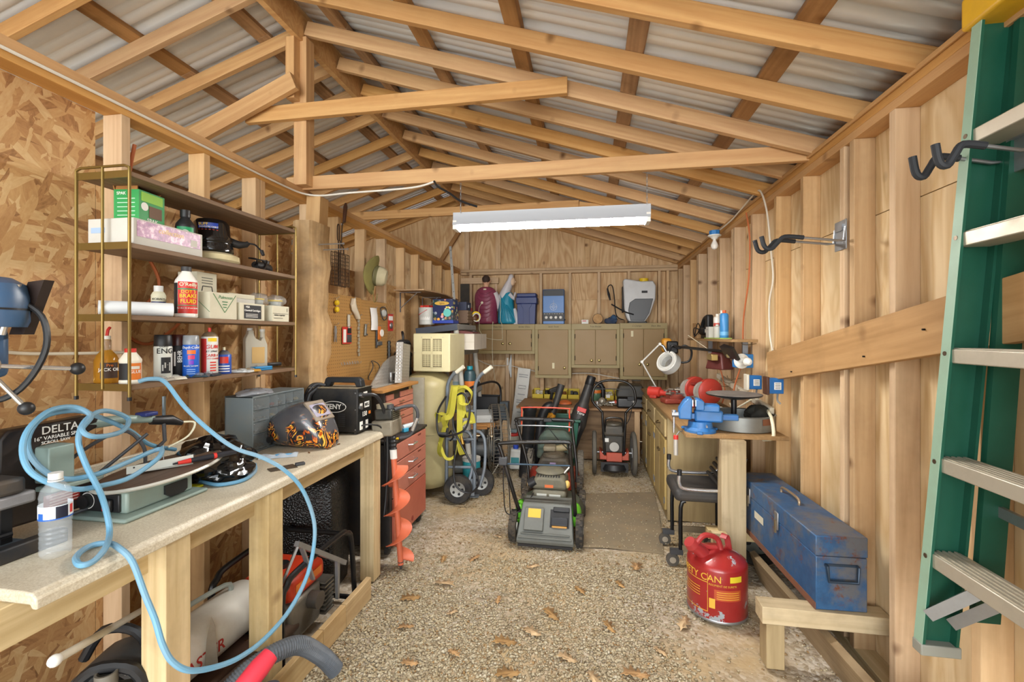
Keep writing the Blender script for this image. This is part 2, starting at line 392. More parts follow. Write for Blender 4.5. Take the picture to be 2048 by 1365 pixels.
# ---- back wall
wb = struct(M().bx(-5.4, 1.31, 6.557, 6.57, 0, 2.42).obj('wall_back', PLYB, loc=(0,0,0)))
xs = [-5.4, -4.16, -2.94, -1.98, -.70, .52, 1.30]
for a, c in zip(xs, xs[1:]):
    M().bx(a+.0015, c-.0015, 6.54, 6.557, .02, 1.98).obj('panel', PLYB, wb); M().bx(a+.0015, c-.0015, 6.54, 6.557, 1.984, 2.44).obj('panel', PLYB, wb)
# gable sheets
def gable(xa, xb):
    pts = [(xa, 2.40), (xb, 2.40), (xb, zr(xb)+.09)]
    if xa < XRG < xb: pts.append((XRG, zr(XRG)+.09))
    pts.append((xa, zr(xa)+.09)); M().prism(pts, 6.535, 6.555, 'y').obj('gable_panel', PLYB, wb)
for a, c in ((-5.3, -4.16), (-4.157, -2.94), (-2.937, -1.72), (-1.717, -1.29), (-1.287, -.02), (-.017, 1.27)): gable(a, c)
for x in (-1.77, -1.30, -.02, .90): board('gable_stud', (x, 6.51, 2.44), (x, 6.51, zr(x)), .038, .07, STUDR, wb, up=(1,0,0))
board('gable_brace', (-2.2, 6.48, 2.52), (-1.72, 6.48, 3.26), .038, .06, PURL, wb)
for x in (-1.72, -1.1, -.691, -.281, .12, .527, .931, 1.042): board('stud', (x+.019, 6.495, .03), (x+.019, 6.495, 2.36), .089, .038, STUDR, wb, up=(1,0,0))
for z in (2.379, 2.42): board('top_plate', (-1.85, 6.495, z), (1.19, 6.495, z), .089, .038, STUDR, wb)
board('block', (-1.84, 6.43, 2.27), (-1.28, 6.43, 2.27), .035, .085, STUDR, wb)
for x in (-.28, .12, .527, .93): board('blocking', (x+.04, 6.52, 1.0), (x+.365, 6.52, 1.0), .03, .09, STUDR, wb)
board('stud', (-1.15, 6.43, .35), (-1.15, 6.43, 1.22), .038, .05, STUDR, wb, up=(1,0,0))

# ---- roof: ridge, rafters, purlins, ribbed metal
ce = struct(M().bar((XRG, -1.2, 3.47), (XRG, 6.5, 3.47), .04, .20).obj('ceiling', RAFT, loc=(0,0,0)))
RY = [-.8, -.4, 0.0, .4, .78, 1.15, 1.52, 1.9, 2.296, 2.684, 3.067, 3.42, 3.80, 4.25, 4.68, 5.08, 5.45, 5.85, 6.25, 6.48]
uR = Vector((SL, 0, 1)).normalized(); uL = Vector((-SL, 0, 1)).normalized()
for y in RY:
    if y < .7: continue
    off = .0445
    a = Vector((XRG+.02, y, zr(XRG+.02)))+uR*off; c = Vector((1.36, y, zr(1.36)))+uR*off
    board('rafter', a, c, .038, .089, RAFT, ce, up=uR)
    a = Vector((XRG-.02, y+.03, zr(XRG-.02)))+uL*off; c = Vector((-5.5, y+.03, zr(-5.5)))+uL*off
    board('rafter', a, c, .038, .089, RAFT, ce, up=uL)
for k, d in enumerate((.25, .82, 1.42, 2.02, 2.62, 3.12)):
    for sgn, u in ((1, uR), (-1, uL)):
        for y0, y1 in ((-.6, 2.66), (2.66, 6.5)):
            x = XRG+sgn*d; p = Vector((x, y0, zr(x)))+u*(.089+.019); q = Vector((x, y1, zr(x)))+u*(.089+.019)
            board('purlin', p, q, .038, .089, PURL, ce, up=Vector((1, 0, -SL*sgn)))
x = XRG-3.5; p = Vector((x, .5, zr(x)))+uL*.108; board('purlin', p, p+Vector((0, 6, 0)), .038, .089, PURL, ce, up=(1,0,SL))
rm, t, b = base('roof_metal'); b.inputs['Base Color'].default_value = (*lin('eef3fa'), 1); b.inputs['Metallic'].default_value = .08; b.inputs['Roughness'].default_value = .3
v = objco(t); t.link(t.ramp(noise(t, v, 3, 5, .6), [(.3, lin('e2e9f3')), (.7, lin('f2f6fb'))]), b.inputs['Base Color'])
prof = []                       # one 0.915 m sheet: four ribs with two little ribs between each pair
for k in range(4):
    o = k*.229
    for a, h in ((0, 0), (.018, .02), (.038, .02), (.056, 0), (.10, 0), (.107, .006), (.115, .006), (.122, 0), (.162, 0), (.169, .006), (.177, .006), (.184, 0)): prof.append((o+a, h))
prof.append((.925, 0))
def sheet(y0, sgn, x1):
    u = uR if sgn > 0 else uL; m = M(); A, B = [], []
    for a, h in prof:
        for lst, x in ((A, XRG), (B, x1)): lst.append(Vector((x, y0+a, zr(x)))+u*(.089+.038+.001+h))
    n = len(A); m.v += [tuple(p) for p in A+B]
    for i in range(n-1): m.f.append((i, i+1, n+i+1, n+i))
    o = m.obj('roof_panel', rm, ce, solid=.0012, sharp=6); return o
for k in range(8):
    sheet(-.72+k*.915, 1, 1.62); sheet(-.72+k*.915, -1, -5.7)
M().prism([(XRG-.16, zr(XRG-.16)+.155), (XRG, ZRG+.16), (XRG+.16, zr(XRG+.16)+.155), (XRG, ZRG+.165)], -.72, 6.6, 'y').obj('ridge_cap', rm, ce)
# ties, king post and braces
board('collar_tie', (-1.98, 2.746, 2.483), (1.20, 2.746, 2.483), .038, .089, RAFT, ce)
board('collar_tie', (-2.19, 2.63, 2.90), (-.121, 2.63, 2.912), .038, .095, RAFT, ce)
board('collar_tie', (-2.6, 4.7, 2.80), (-.10, 4.7, 2.815), .038, .089, RAFT, ce)
board('collar_tie', (-.10, 4.7, 2.80), (.45, 4.7, 2.70), .038, .089, RAFT, ce)
board('king_post', (-1.83, 2.70, 2.45), (-1.83, 2.70, 3.40), .089, .089, RAFT, ce, up=(1,0,0))
board('king_post', (-1.86, 2.63, 2.98), (-1.86, 2.63, 3.37), .07, .06, RAFT, ce, up=(1,0,0))
board('knee_brace', (-2.62, 2.56, 2.72), (-1.80, 2.56, 3.06), .038, .11, RAFT, ce)
board('post_block', (-1.80, 2.79, 2.19), (-1.79, 2.79, 2.40), .10, .10, STUD, ce, up=(1,0,0))
# ---- shop light
lt = T('shop_light', 'long white fluorescent shop light hanging from chains under the tie beam', 'light', (-.245, 2.83, 2.178))
L2 = .605
M().loft([[(x, y, z) for y, z in ((-.06, .0), (-.03, .055), (-.03, .085), (.03, .085), (.03, .055), (.06, .0), (.056, 0), (.028, .05), (-.028, .05), (-.056, 0))] for x in (-L2, L2)]).obj('reflector', pm('b4b9c0', .4), lt)
for x in (-L2-.004, L2): M().bx(x, x+.004, -.03, .03, .015, .085).obj('end_plate', pm('aab0b8', .4), lt)
for y in (-.022, .022):
    M().cyl((-L2+.03, y, -.008), (L2-.03, y, -.008), .0165, n=14).obj('tube', pm((1, .97, .92), .5, emit=130), lt)
for x in (-L2+.012, L2-.012): M().bx(x-.012, x+.012, -.05, .05, -.026, .03).obj('lamp_holder', WHITE, lt)
for x in (-.555, .585):
    m = M()
    for k in range(13):
        z = .09+k*.0185; m.tube([(x+(.004*math.cos(a) if k % 2 else 0), -.04+(0 if k % 2 else .004*math.cos(a)), z+.013*math.sin(a)) for a in np.linspace(0, 2*PI, 9)[:-1]], .0013, 5, True)
    m.obj('chain', ZINC, lt)
# ================================================================ LEFT: wall shelf unit and what stands on it
BRASS = pm('8a7440', .38, .75, .2); SHELFW = wood('8a6a48', '6a4c30', 1, 0, name='walnut_print', dirt=.1, var=.05)
SX0, SX1, SY0, SY1 = -1.85, -1.62, 1.383, 2.308; SZ = (1.300, 1.553, 1.813, 2.07)
su = T('wall_shelf_unit', 'brass framed wall shelf unit with four dark wood shelves on the left wall', 'shelf', (-1.735, 1.845, 1.245))
def L(x, y, z): return (x+1.735, y-1.845, z-1.245)
for z in SZ:
    M().bx(SX0+1.735, SX1+1.735, SY0-1.845, SY1-1.845, z-.018-1.245, z-1.245).obj('shelf_board', SHELFW, su, .002)
    for y in (SY0-.004, SY1): M().bx(SX0+1.735, SX1+1.735, y-1.845, y+.004-1.845, z-.022-1.245, z+.004-1.245).obj('end_rail', BRASS, su)
for y in (SY0-.006, SY1+.006):
    M().tube([L(SX0, y, 1.25), L(SX0, y, 2.06), L(SX0, y, 2.082), L(SX0+.02, y, 2.09), L(SX1-.02, y, 2.09), L(SX1, y, 2.082), L(SX1, y, 2.06), L(SX1, y, 1.25)], .0052, 8).obj('end_frame', BRASS, su)
    M().tube([L(-1.735, y, 1.285), L(-1.735, y, 2.09)], .0045, 8).obj('rod', BRASS, su)
    for x in (SX0, SX1): M().cyl(L(x, y, 1.245), L(x, y, 1.258), .007, n=8).obj('foot_cap', BLACK, su)
def aim(x, y): return math.atan2(-y, -x)
def jar(name, label, cat, x, y, z, prof, mat, parts=(), n=24, group=None):
    o = T(name, label, cat, (x, y, z), aim(x, y), group); M().lathe(prof, n=n).obj('body', mat, o)
    return o
W_ = pm('dcdcd8', .4); YEL = pm('e8c520', .5); ORG = pm('d9762a', .45); GRN = pm('1f8a57', .45); NAVY = pm('22306e', .45); PRINTB = pm('1d1d20', .6); PRINTW = pm('f2f0ea', .6)
CARD = pm('a5743f', .8, var=.08, scale=20); WBOX = pm('c6c4bc', .7, 0, .15, 'a89a80'); TEA = pm('cfcab4', .7, 0, .15, '9d8f70')
REDP = pm('c8322a', .45); LGRN = pm('8fc93a', .5)
# --- second shelf from the top (z 1.813)
z2 = 1.813
b = T('cardboard_carton', 'white carton with purple picture side on the upper shelf', 'box', (-1.735, 1.555, z2)); M().bx(-.10, .10, -.15, .15, 0, .098).obj('body', WBOX, b, .002)
mp_, t, bb = base('purple_print'); v = objco(t, rnd=False); n = noise(t, v, 30, 5, .7); t.link(t.ramp(n, [(.3, lin('5d2f52')), (.5, lin('a0608c')), (.62, lin('e2c9d4')), (.8, lin('8a4a78'))]), bb.inputs['Base Color']); bb.inputs['Roughness'].default_value = .35
patch(.275, .06, mp_, b, (.1005, .0, .062), FX); text('collection', .028, pm('d9b860', .5), b, (.1018, .0, .07), FX, ital=.3)
patch(.03, .028, WBOX, b, (.1018, .105, .05), FX)
patch(.06, .02, pm('9fb6d6', .7), b, (-.055, -.1502, .055), FY)
g = T('open_green_box', 'green product box with torn brown flap standing on the white carton', 'box', (-1.745, 1.525, z2+.099), .12)
m = M()
for a in ((-.05, -.046, -.06, .06), (.046, .05, -.06, .06), (-.046, .046, -.06, -.056), (-.046, .046, .056, .06)): m.bx(*a, 0, .125)
m.bx(-.046, .046, -.056, .056, 0, .004).obj('body', pm('2f9a52', .5, 0, .1), g)
M().loft([[(-.05, y, .125), (-.062, y, .165), (-.066, y, .175), (-.064, y, .176), (-.058, y, .163), (-.046, y, .125)] for y in (-.06, -.03, .0, .03, .058)]).obj('back_flap', CARD, g)
M().loft([[(x, .057, .125), (x, .075, .15), (x, .095, .152), (x, .094, .156), (x, .073, .154), (x, .053, .127)] for x in (-.045, 0, .03)]).obj('side_flap', CARD, g)
M().loft([[(x, -.058, .125), (x, -.05, .165), (x, -.046, .166), (x, -.054, .125)] for x in (-.045, 0, .04)]).obj('front_flap', CARD, g)
patch(.10, .035, LGRN, g, (.0505, .0, .102), FX); patch(.06, .045, pm('6d5038', .6), g, (.0505, .015, .05), FX, 'window'); M().cyl((.0505, -.035, .065), (.0515, -.035, .065), .016, n=16).obj('seal', PRINTW, g)
text('SPAK', .022, PRINTW, g, (.052, .0, .014), FX, bold=.0008); text('SPAK', .016, PRINTW, g, (-.02, -.0605, .11), FY, bold=.0005)
for k in range(5): patch(.07, .003, pm('bfe3c8', .6), g, (0, -.0602, .09-.016*k), FY, 'print_line')
o = jar('additive_bottle', 'black bottle with green label between the carton and the buffer', 'bottle', -1.675, 1.66, z2, [(.033, 0), (.036, .004), (.036, .12), (.033, .135), (.017, .158), (.016, .165)], BLACK)
M().cyl((0,0,.163), (0,0,.192), .0185, n=20).obj('cap', BLACK, o); band(.036, -.9, .9, .03, .118, GRN, o); M().lathe([(.0004, 0), (.016, 0)], n=20).xf(ry(PI/2), (.0372, 0, .09)).obj('emblem', PRINTW, o); band(.0362, -.9, .9, .03, .045, PRINTW, o)
# buffer / polisher
o = T('car_buffer', 'black round car polisher with pale pad and hanging plug', 'power tool', (-1.735, 1.86, z2), aim(-1.735, 1.86))
M().lathe([(.10, .0), (.115, .012), (.112, .035), (.09, .046), (.02, .047)], n=32).obj('pad', pm('cbbf98', .95, 0, .3, '8f8160', 8), o)
M().lathe([(.082, .047), (.09, .055), (.09, .075), (.084, .085), (.084, .092), (.088, .097), (.086, .118), (.076, .13), (.072, .185), (.060, .2), (.0, .204)], n=32).obj('housing', pm('121214', .15, coat=.5), o)
M().tube([(.0, .07, .11), (.0, .11, .10), (.0, .14, .105), (.0, .15, .115)], [.022, .018, .014, .01], 10).obj('handle', BLACK, o)
for sx_ in (-1,): band(.0735, -.75, .35, .135, .178, pm('1c3c9c', .4), o)
band(.074, -.75, .35, .135, .147, REDP, o); text('BUFF', .018, YEL, o, (-.45, .17), cylr=.0745, bold=.0005); text('RANDOM ORBIT', .010, PRINTW, o, (-.15, .158), cylr=.0745)
M().tube([(.0, .15, .112), (.02, .175, .105), (.045, .19, .085), (.06, .2, .07)], .004, 7, k=4).obj('cord', BLACK, o); M().cyl((.06, .2, .072), (.07, .207, .05), .009, .007, 8).obj('plug', BLACK, o)
o = T('corded_grinder', 'small black corded tool lying at the far end of the upper shelf', 'power tool', (-1.70, 2.14, z2), .2)
M().rings([(0, -.06, .028), (0, -.03, .028), (0, .05, .026), (0, .07, .026), (0, .085, .02)], [.018, .026, .026, .027, .02], 14).obj('body', BLACK, o)
M().rings([(0, .05, .03), (0, .05, .065)], [.016, .019], 12).obj('head', BLACK, o)
M().tube([(.0, -.06, .028), (.03, -.1, .05), (-.02, -.08, .06), (.03, -.03, .055), (.02, .02, .06), (.04, -.05, .006), (.03, -.1, .005)], .004, 7, k=6).obj('cord', BLACK, o)
# --- third shelf (z 1.553)
z3 = 1.553
m = M(); R1, R0 = .027, .022
pts = [(-1.79, 1.375), (-1.645, 1.545)]
o = T('plastic_pipe', 'white plastic pipe offcut lying on the third shelf', 'pipe', (-1.70, 1.475, z3+.028), math.atan2(.17, .12))
n = 28; A = [[(x, r*math.cos(2*PI*j/n), r*math.sin(2*PI*j/n)) for j in range(n)] for x, r in ((-.11, .022), (-.11, .027), (.11, .027), (.11, .022), (-.11, .022))]
M().loft(A, cap=False).obj('body', pm('e6eaec', .35), o)
o = jar('additive_jar', 'small white bottle with navy label behind the pipe', 'bottle', -1.79, 1.645, z3, [(.024, 0), (.026, .004), (.026, .095), (.02, .108), (.015, .112)], CREAM)
M().cyl((0,0,.11), (0,0,.135), .0165, n=20).obj('cap', W_, o); band(.026, -1.2, 1.2, .03, .068, NAVY, o); text('KOBALT', .012, PRINTB, o, (0, .078), cylr=.027); 
for k in range(3): band(.0264, -.7, .7, .036+k*.009, .039+k*.009, PRINTW, o, 'print_line')
o = jar('brake_fluid_bottle', 'tall white brake fluid bottle with red label', 'bottle', -1.675, 1.665, z3, [(.037, 0), (.041, .005), (.041, .15), (.038, .16), (.017, .192), (.0165, .2)], pm('efece4', .4))
M().cyl((0,0,.196), (0,0,.215), .0185, n=20).obj('cap', DGREY, o); band(.041, -.75, 1.2, .018, .15, REDP, o); band(.041, -1.5, -.78, .018, .145, PRINTB, o, 'back_print')
text("O'Reilly", .021, pm('e9e5c8', .5), o, (.2, .138), cylr=.042, bold=.0006); text('DOT 3', .018, YEL, o, (.2, .108), cylr=.042, bold=.0005); text('BRAKE', .022, YEL, o, (.2, .09), cylr=.042, bold=.001); text('FLUID', .022, YEL, o, (.2, .068), cylr=.042, bold=.001)
band(.0414, -.75, 1.2, .117, .122, GRN, o, 'stripe'); band(.0414, -.75, 1.2, .05, .053, GRN, o, 'stripe'); text('for disc & drum brakes', .009, PRINTW, o, (.2, .04), cylr=.042)
def carton(name, label, x, y, z, dx, dy, dz, mat, a=0, group=None):
    o = T(name, label, 'box', (x, y, z), a, group); M().bx(-dx/2, dx/2, -dy/2, dy/2, 0, dz).obj('body', mat, o, .0015); return o
o = carton('small_carton', 'plain pale carton standing behind the triangle-marked box', -1.785, 1.835, z3, .10, .11, .215, TEA)
for k in range(3): patch(.06, .004, pm('6b6b60', .7), o, (.0502, 0, .19-.012*k), FX, 'print_line')
M().tube([(.0508, -.03, .13), (.0508, -.025, .152), (.0508, .025, .152), (.0508, .03, .13)], .002, 5).obj('printed_sketch', PRINTB, o)
o = carton('respirator_carton', 'cream carton printed with a green triangle on the third shelf', -1.68, 1.815, z3, .10, .155, .118, TEA)
G2 = pm('3c7a4c', .6); c = .0506
M().bar((c, -.06, .112), (c, .005, .03), .0008, .004, (1,0,0)).bar((c, .07, .112), (c, .005, .03), .0008, .004, (1,0,0)).obj('printed_triangle', G2, o); text('Pulmosan', .021, G2, o, (c, .01, .098), FX, ital=.25)
for k in range(3): patch(.03-.006*k, .004, G2, o, (c, .006, .078-.012*k), FX, 'print_line')
M().bar((-.045, -.0781, .112), (.05, -.0781, .03), .0008, .004, (0,1,0)).obj('printed_triangle', G2, o)
o = carton('cartridge_box', 'black and white box of chemical cartridges', -1.675, 1.995, z3, .09, .165, .083, TEA); patch(.115, .066, PRINTB, o, (.0455, .0, .041), FX); 
text('MSA', .014, PRINTW, o, (.047, -.035, .064), FX, bold=.0006); text('Chemical Cartridges', .0128, PRINTW, o, (.047, -.003, .048), FX, bold=.0003)
for k in range(3): patch(.08, .002, PRINTW, o, (.0468, -.008, .03-.007*k), FX, 'print_line')
o = carton('respirator_box', 'cream box marked with a figure one at the shelf end', -1.67, 2.195, z3, .09, .135, .083, TEA); text('custom respirator', .0118, PRINTB, o, (.0462, -.01, .034), FX, bold=.0003); text('1', .028, PRINTB, o, (.0462, .05, .062), FX); patch(.12, .0015, PRINTB, o, (.0456, 0, .042), FX, 'print_line'); patch(.07, .002, PRINTB, o, (.0456, -.02, .018), FX, 'print_line')
o = carton('flat_box', 'flat white box lying on top of the cartridge box', -1.71, 1.99, z3+.084, .08, .15, .022, WBOX, .1); 
o = carton('flat_box', 'shorter flat box on top of the other flat white box', -1.715, 1.985, z3+.107, .075, .16, .022, TEA, -.05)
FILM = pm('dfe3e2', .15, trans=.6, alpha=.45)
for i, (x, y, z, lb) in enumerate(((-1.71, 2.12, z3+.085, 'yellow banded filter cartridge in clear bag, taller of the two'), (-1.69, 2.235, z3+.084, 'yellow banded filter cartridge in clear bag, at the shelf end'))):
    o = T('filter_cartridge', lb, 'filter', (x, y, z), .4*i, 'bagged filter cartridges'); M().lathe([(.026, 0), (.03, .006), (.03, .022), (.034, .026), (.034, .033), (.025, .036), (0, .036)], n=20).obj('body', pm('bfc2c0', .4), o)
    M().lathe([(.0345, .026), (.036, .027), (.036, .033), (.0345, .034)], n=20).obj('ring', YEL, o)
    M().ell((0, .01, .03), (.05, .062, .034), 14, 8, lambda p: p*(1+.13*math.sin(p.x*160)*math.cos(p.y*130))).obj('bag', FILM, o)
# --- lowest shelf (z 1.300)
z4 = 1.300
OIL = pm('c8902a', .12, trans=.55, alpha=.9)
o = jar('jack_oil_bottle', 'clear long-necked bottle of amber jack oil', 'bottle', -1.79, 1.435, z4, [(.034, 0), (.037, .004), (.037, .085), (.030, .105), (.014, .125), (.013, .165)], OIL, n=24)
M().cyl((0,0,.10), (0,0,.162), .0145, n=14).obj('neck', FILM, o); M().cyl((0,0,.16), (0,0,.178), .013, n=14).obj('cap', pm('d9d6cc', .4), o); band(.037, -.5, 1.0, .02, .078, pm('3a2415', .5), o); text('JACK OIL', .016, PRINTW, o, (.25, .052), cylr=.0385, bold=.0004); text('Pro', .014, ORG, o, (.25, .068), cylr=.0385)
M().tube([(0,0,.17), (.002, .004, .2), (-.004, .01, .21)], .005, 6).obj('nozzle', REDP, o)
o = jar('glue_bottle', 'squat white bottle with red cap, black and orange label', 'bottle', -1.68, 1.432, z4, [(.031, 0), (.034, .004), (.034, .012), (.0325, .015), (.0325, .078), (.034, .082), (.034, .09), (.02, .112), (.0165, .118)], pm('e9e4d4', .45))
M().cyl((0,0,.116), (0,0,.131), .0175, n=20).obj('cap', REDP, o); band(.0327, -1.4, .05, .016, .077, PRINTB, o); band(.0327, .06, 1.2, .016, .077, ORG, o); band(.033, .0, .9, .055, .066, pm('d8d2c8', .5), o, 'printed_swirl'); text('GLUE', .016, PRINTW, o, (.45, .045), cylr=.0335)
def spray(x, y, h, r, lab, capm, bodym, caph=.045, name='spray_can'):
    o = T(name, lab, 'spray can', (x, y, z4), aim(x, y)); bh = h-caph
    M().lathe([(r-.002, 0), (r, .003), (r, bh-.006), (r-.003, bh)], n=24).obj('body', bodym, o); M().lathe([(r-.001, bh-.002), (r-.0005, bh+.004), (r-.002, h-.004), (r-.005, h), (0, h)], n=24).obj('cap', capm, o); return o
o = spray(-1.725, 1.605, .182, .0315, 'spray can with black cap and pale label showing an engine', BLACK, pm('d4d6cc', .35)); text('ENG', .03, PRINTB, o, (.25, .115), cylr=.032, bold=.0008); text('DUPLI', .011, PRINTB, o, (.1, .134), cylr=.032)
band(.0318, -.2, .9, .025, .09, PRINTB, o, 'engine_picture'); 
for k in range(4): band(.0322, -.1+.25*k, .05+.25*k, .035+.012*(k % 3), .06+.009*(k % 2), pm('b9b9b4', .4), o, 'engine_picture', 4)
o = spray(-1.735, 1.685, .183, .029, 'spray can with dark red cap and black label', pm('3d1512', .35), PRINTB); t_ = text('BEHR', .022, PRINTW, o, (.032, 0, .08), (0, -PI/2, 0), bold=.0006); t_.rotation_euler = (PI/2, -PI/2, PI/2); t_.location = (.0295, .006, .09); patch(.006, .06, PRINTW, o, (.0293, -.012, .08), FX)
o = spray(-1.682, 1.695, .18, .0305, 'blue spray can with clear grey cap', pm('9fa4a8', .25, alpha=.85), pm('2360c4', .3), .038); text('Dupli-Color', .0145, PRINTW, o, (.0, .128), cylr=.031, bold=.0005, ital=.2)
for k, cc in enumerate(('e8742a', 'd23a6a', '7a3ac0')): band(.0308+.0002*k, -.45+.1*k, .55-.12*k, .10-.022*k, .117-.022*k, pm(cc, .4), o, 'printed_swirl', 8)
text('Acrylic Lacquer', .009, PRINTW, o, (.0, .05), cylr=.031)
for k in range(3): band(.0309, -.5, .5, .015+.009*k, .018+.009*k, pm('9fc0ee', .5), o, 'print_line')
o = T('carburetor_cleaner_can', 'white and red cleaner can with red spout tip', 'spray can', (-1.68, 1.79, z4), aim(-1.68, 1.79)); M().lathe([(.031, 0), (.033, .003), (.033, .172), (.031, .176), (.02, .19), (.012, .194)], n=24).obj('body', WHITE, o); M().lathe([(.0328, .172), (.0305, .178), (.02, .191), (.008, .196), (0, .196)], n=24).obj('dome', pm('a08c70', .35, .6), o); M().cyl((0,0,.195), (0,0,.214), .006, n=10).obj('nozzle', REDP, o)
band(.033, -1.4, -.35, .01, .165, REDP, o); text('GUM', .024, REDP, o, (.3, .128), cylr=.0335, bold=.001, ital=.2); band(.0332, -.2, .9, .152, .168, YEL, o, 'stripe'); text('JET SPRAY', .011, PRINTB, o, (.3, .108), cylr=.0336); text('CARB +', .017, REDP, o, (.3, .09), cylr=.0335, bold=.0008); text('CHOKE CLEANER', .0095, REDP, o, (.3, .076), cylr=.0335)
for k in range(4): band(.0332, .05, .8, .02+.012*k, .026+.012*k, REDP, o, 'print_line')
o = T('starting_fluid_can', 'short blue aerosol can with picture and cream nozzle', 'spray can', (-1.685, 1.878, z4), aim(-1.685, 1.878)); M().lathe([(.028, 0), (.03, .003), (.03, .088), (.028, .091), (.016, .106), (.01, .109)], n=24).obj('body', pm('294fa8', .35), o); M().lathe([(.0285, .0905), (.016, .106), (.008, .11), (0, .11)], n=24).obj('dome', ZINC, o); M().cyl((0,0,.109), (0,0,.124), .0055, n=10).obj('nozzle', CREAM, o)
band(.03, -.6, .6, .05, .08, REDP, o, 'printed_car'); 
for k in range(3): band(.0302, -.8, .8, .01+.012*k, .015+.012*k, PRINTW, o, 'print_line')
TR = pm('d9d4c4', .3, trans=.35, alpha=.95)
o = T('measuring_jug', 'translucent twin-neck measuring bottle with cream label', 'bottle', (-1.75, 2.16, z4), aim(-1.75, 2.16)+.2)
M().prism([(-.05, 0), (.05, 0), (.052, .006), (.052, .13), (.045, .15), (.04, .165), (.04, .17), (.028, .17), (.02, .15), (-.005, .165), (-.012, .19), (-.012, .205), (-.038, .205), (-.038, .19), (-.05, .165), (-.052, .15), (-.052, .006)], -.032, .032, 'y').xf(rz(PI/2)).obj('body', TR, o, .008, seg=3)
M().cyl((0, -.025, .204), (0, -.025, .218), .014, n=16).obj('cap', W_, o); M().cyl((0, .034, .168), (0, .034, .2), .012, n=16).obj('measuring_neck', TR, o); M().cyl((0, .034, .2), (0, .034, .213), .0135, n=16).obj('cap', W_, o); patch(.06, .085, pm('c8a468', .5), o, (.0325, .008, .075), FX, 'label')
o = T('utility_knife', 'black folding knife lying at the far end of the lowest shelf', 'knife', (-1.70, 2.23, z4), 1.3); M().bx(-.055, .05, -.011, .011, .012, .032).obj('handle', BLACK, o, .006); M().prism([(-.12, .006), (-.055, .004), (-.055, .022), (-.09, .02)], -.0012, .0012, 'y', (0, 0, .006)).obj('blade', STEEL, o)
o = T('drill_index', 'flat bright blue plastic case on the lowest shelf', 'case', (-1.665, 2.10, z4), 1.35); M().bx(-.05, .05, -.02, .02, 0, .02).obj('body', pm('2a86c0', .4), o, .003); M().bx(-.05, .05, -.0205, -.0195, .009, .012).obj('seam', pm('17506f', .5), o)
for k, (x, y, a, c) in enumerate(((-1.66, 1.53, .2, 'b7b2a8'), (-1.66, 1.60, -.4, 'd7d2c2'), (-1.655, 1.70, .6, '3a4a52'), (-1.66, 1.76, .1, '2f3940'), (-1.65, 1.95, .3, 'd9dad6'), (-1.655, 2.01, -.2, 'b88a3a'))):
    o = T('hardware_packet', ['crumpled grey tool blister under the white spray can', 'cream card packet in front of the spray cans', 'dark steel bit strip before the blue can', 'dark steel clip before the cleaner can', 'clear blister packet beside the short blue can', 'amber card packet at the shelf edge'][k], 'packet', (x, y, z4), a)
    M().loft([[(i, -.025, .002), (i, -.02, .008+.006*math.sin(i*200+k)), (i, .02, .01+.005*math.cos(i*170)), (i, .025, .002)] for i in np.linspace(-.045, .045, 8)]).obj('card', pm(c, .35), o)
    M().ell((0, 0, .012), (.025, .014, .009), 10, 6).obj('blister', FILM, o)

# ================================================================ LEFT BENCH
CT, tn, bb = base('laminate_top'); v = objco(tn, rnd=False); n1 = noise(tn, v, 160, 3, .7); n2 = noise(tn, v, 5, 5, .6)
c_ = tn.mix(tn.ramp(n1, [(.35, 0), (.65, 1)]), lin('b9ac94'), lin('d6cdb8')); c_ = tn.mix(tn.math('MULTIPLY', tn.ramp(n2, [(.5, 0), (.8, 1)]), .45), c_, lin('8d7c62')); tn.link(c_, bb.inputs['Base Color']); bb.inputs['Roughness'].default_value = .38
wbn = T('workbench', 'long laminate-topped workbench on timber posts along the left wall', 'workbench', (-1.56, 1.75, 0))
def B(x, y, z): return (x+1.56, y-1.75, z)
prof_ = [(-1.855, .99), (-1.835, .99), (-1.835, .90), (-1.82, .882), (-1.30, .882), (-1.275, .880), (-1.262, .868), (-1.260, .842), (-1.275, .842), (-1.280, .852), (-1.855, .852)]
M().prism([(x+1.56, z) for x, z in prof_], .855-1.75, 2.70-1.75, 'y').obj('countertop', CT, wbn, .004)
for (ya, yb) in ((.60, 2.68),):
    board('apron', B(-1.352, ya, .80), B(-1.352, yb, .80), .038, .10, TREAT, wbn); board('ledger', B(-1.83, ya, .80), B(-1.83, yb, .80), .038, .10, TREAT, wbn)
for y in (.9, 1.5, 2.1, 2.66): board('cross_brace', B(-1.82, y, .80), B(-1.372, y, .80), .038, .09, TREAT, wbn)
for y in (1.235, 1.685, 2.595): board('leg', B(-1.3145-.0, y, 0), B(-1.3145, y, .850), .089, .089, TREAT, wbn)
for y in (.92, 1.75, 2.6): board('leg', B(-1.80, y, 0), B(-1.80, y, .75), .089, .038, TREAT, wbn)
SKW = wood('d4b682', 'b8945c', 0, .3, name='skirt', dirt=.2)
for ya, yb in ((1.45, 1.93), (1.933, 2.13), (2.133, 2.40)): board('skirt_board', B(-1.225+.0*ya, ya, .055), B(-1.225, yb, .055), .03, .12, SKW, wbn)

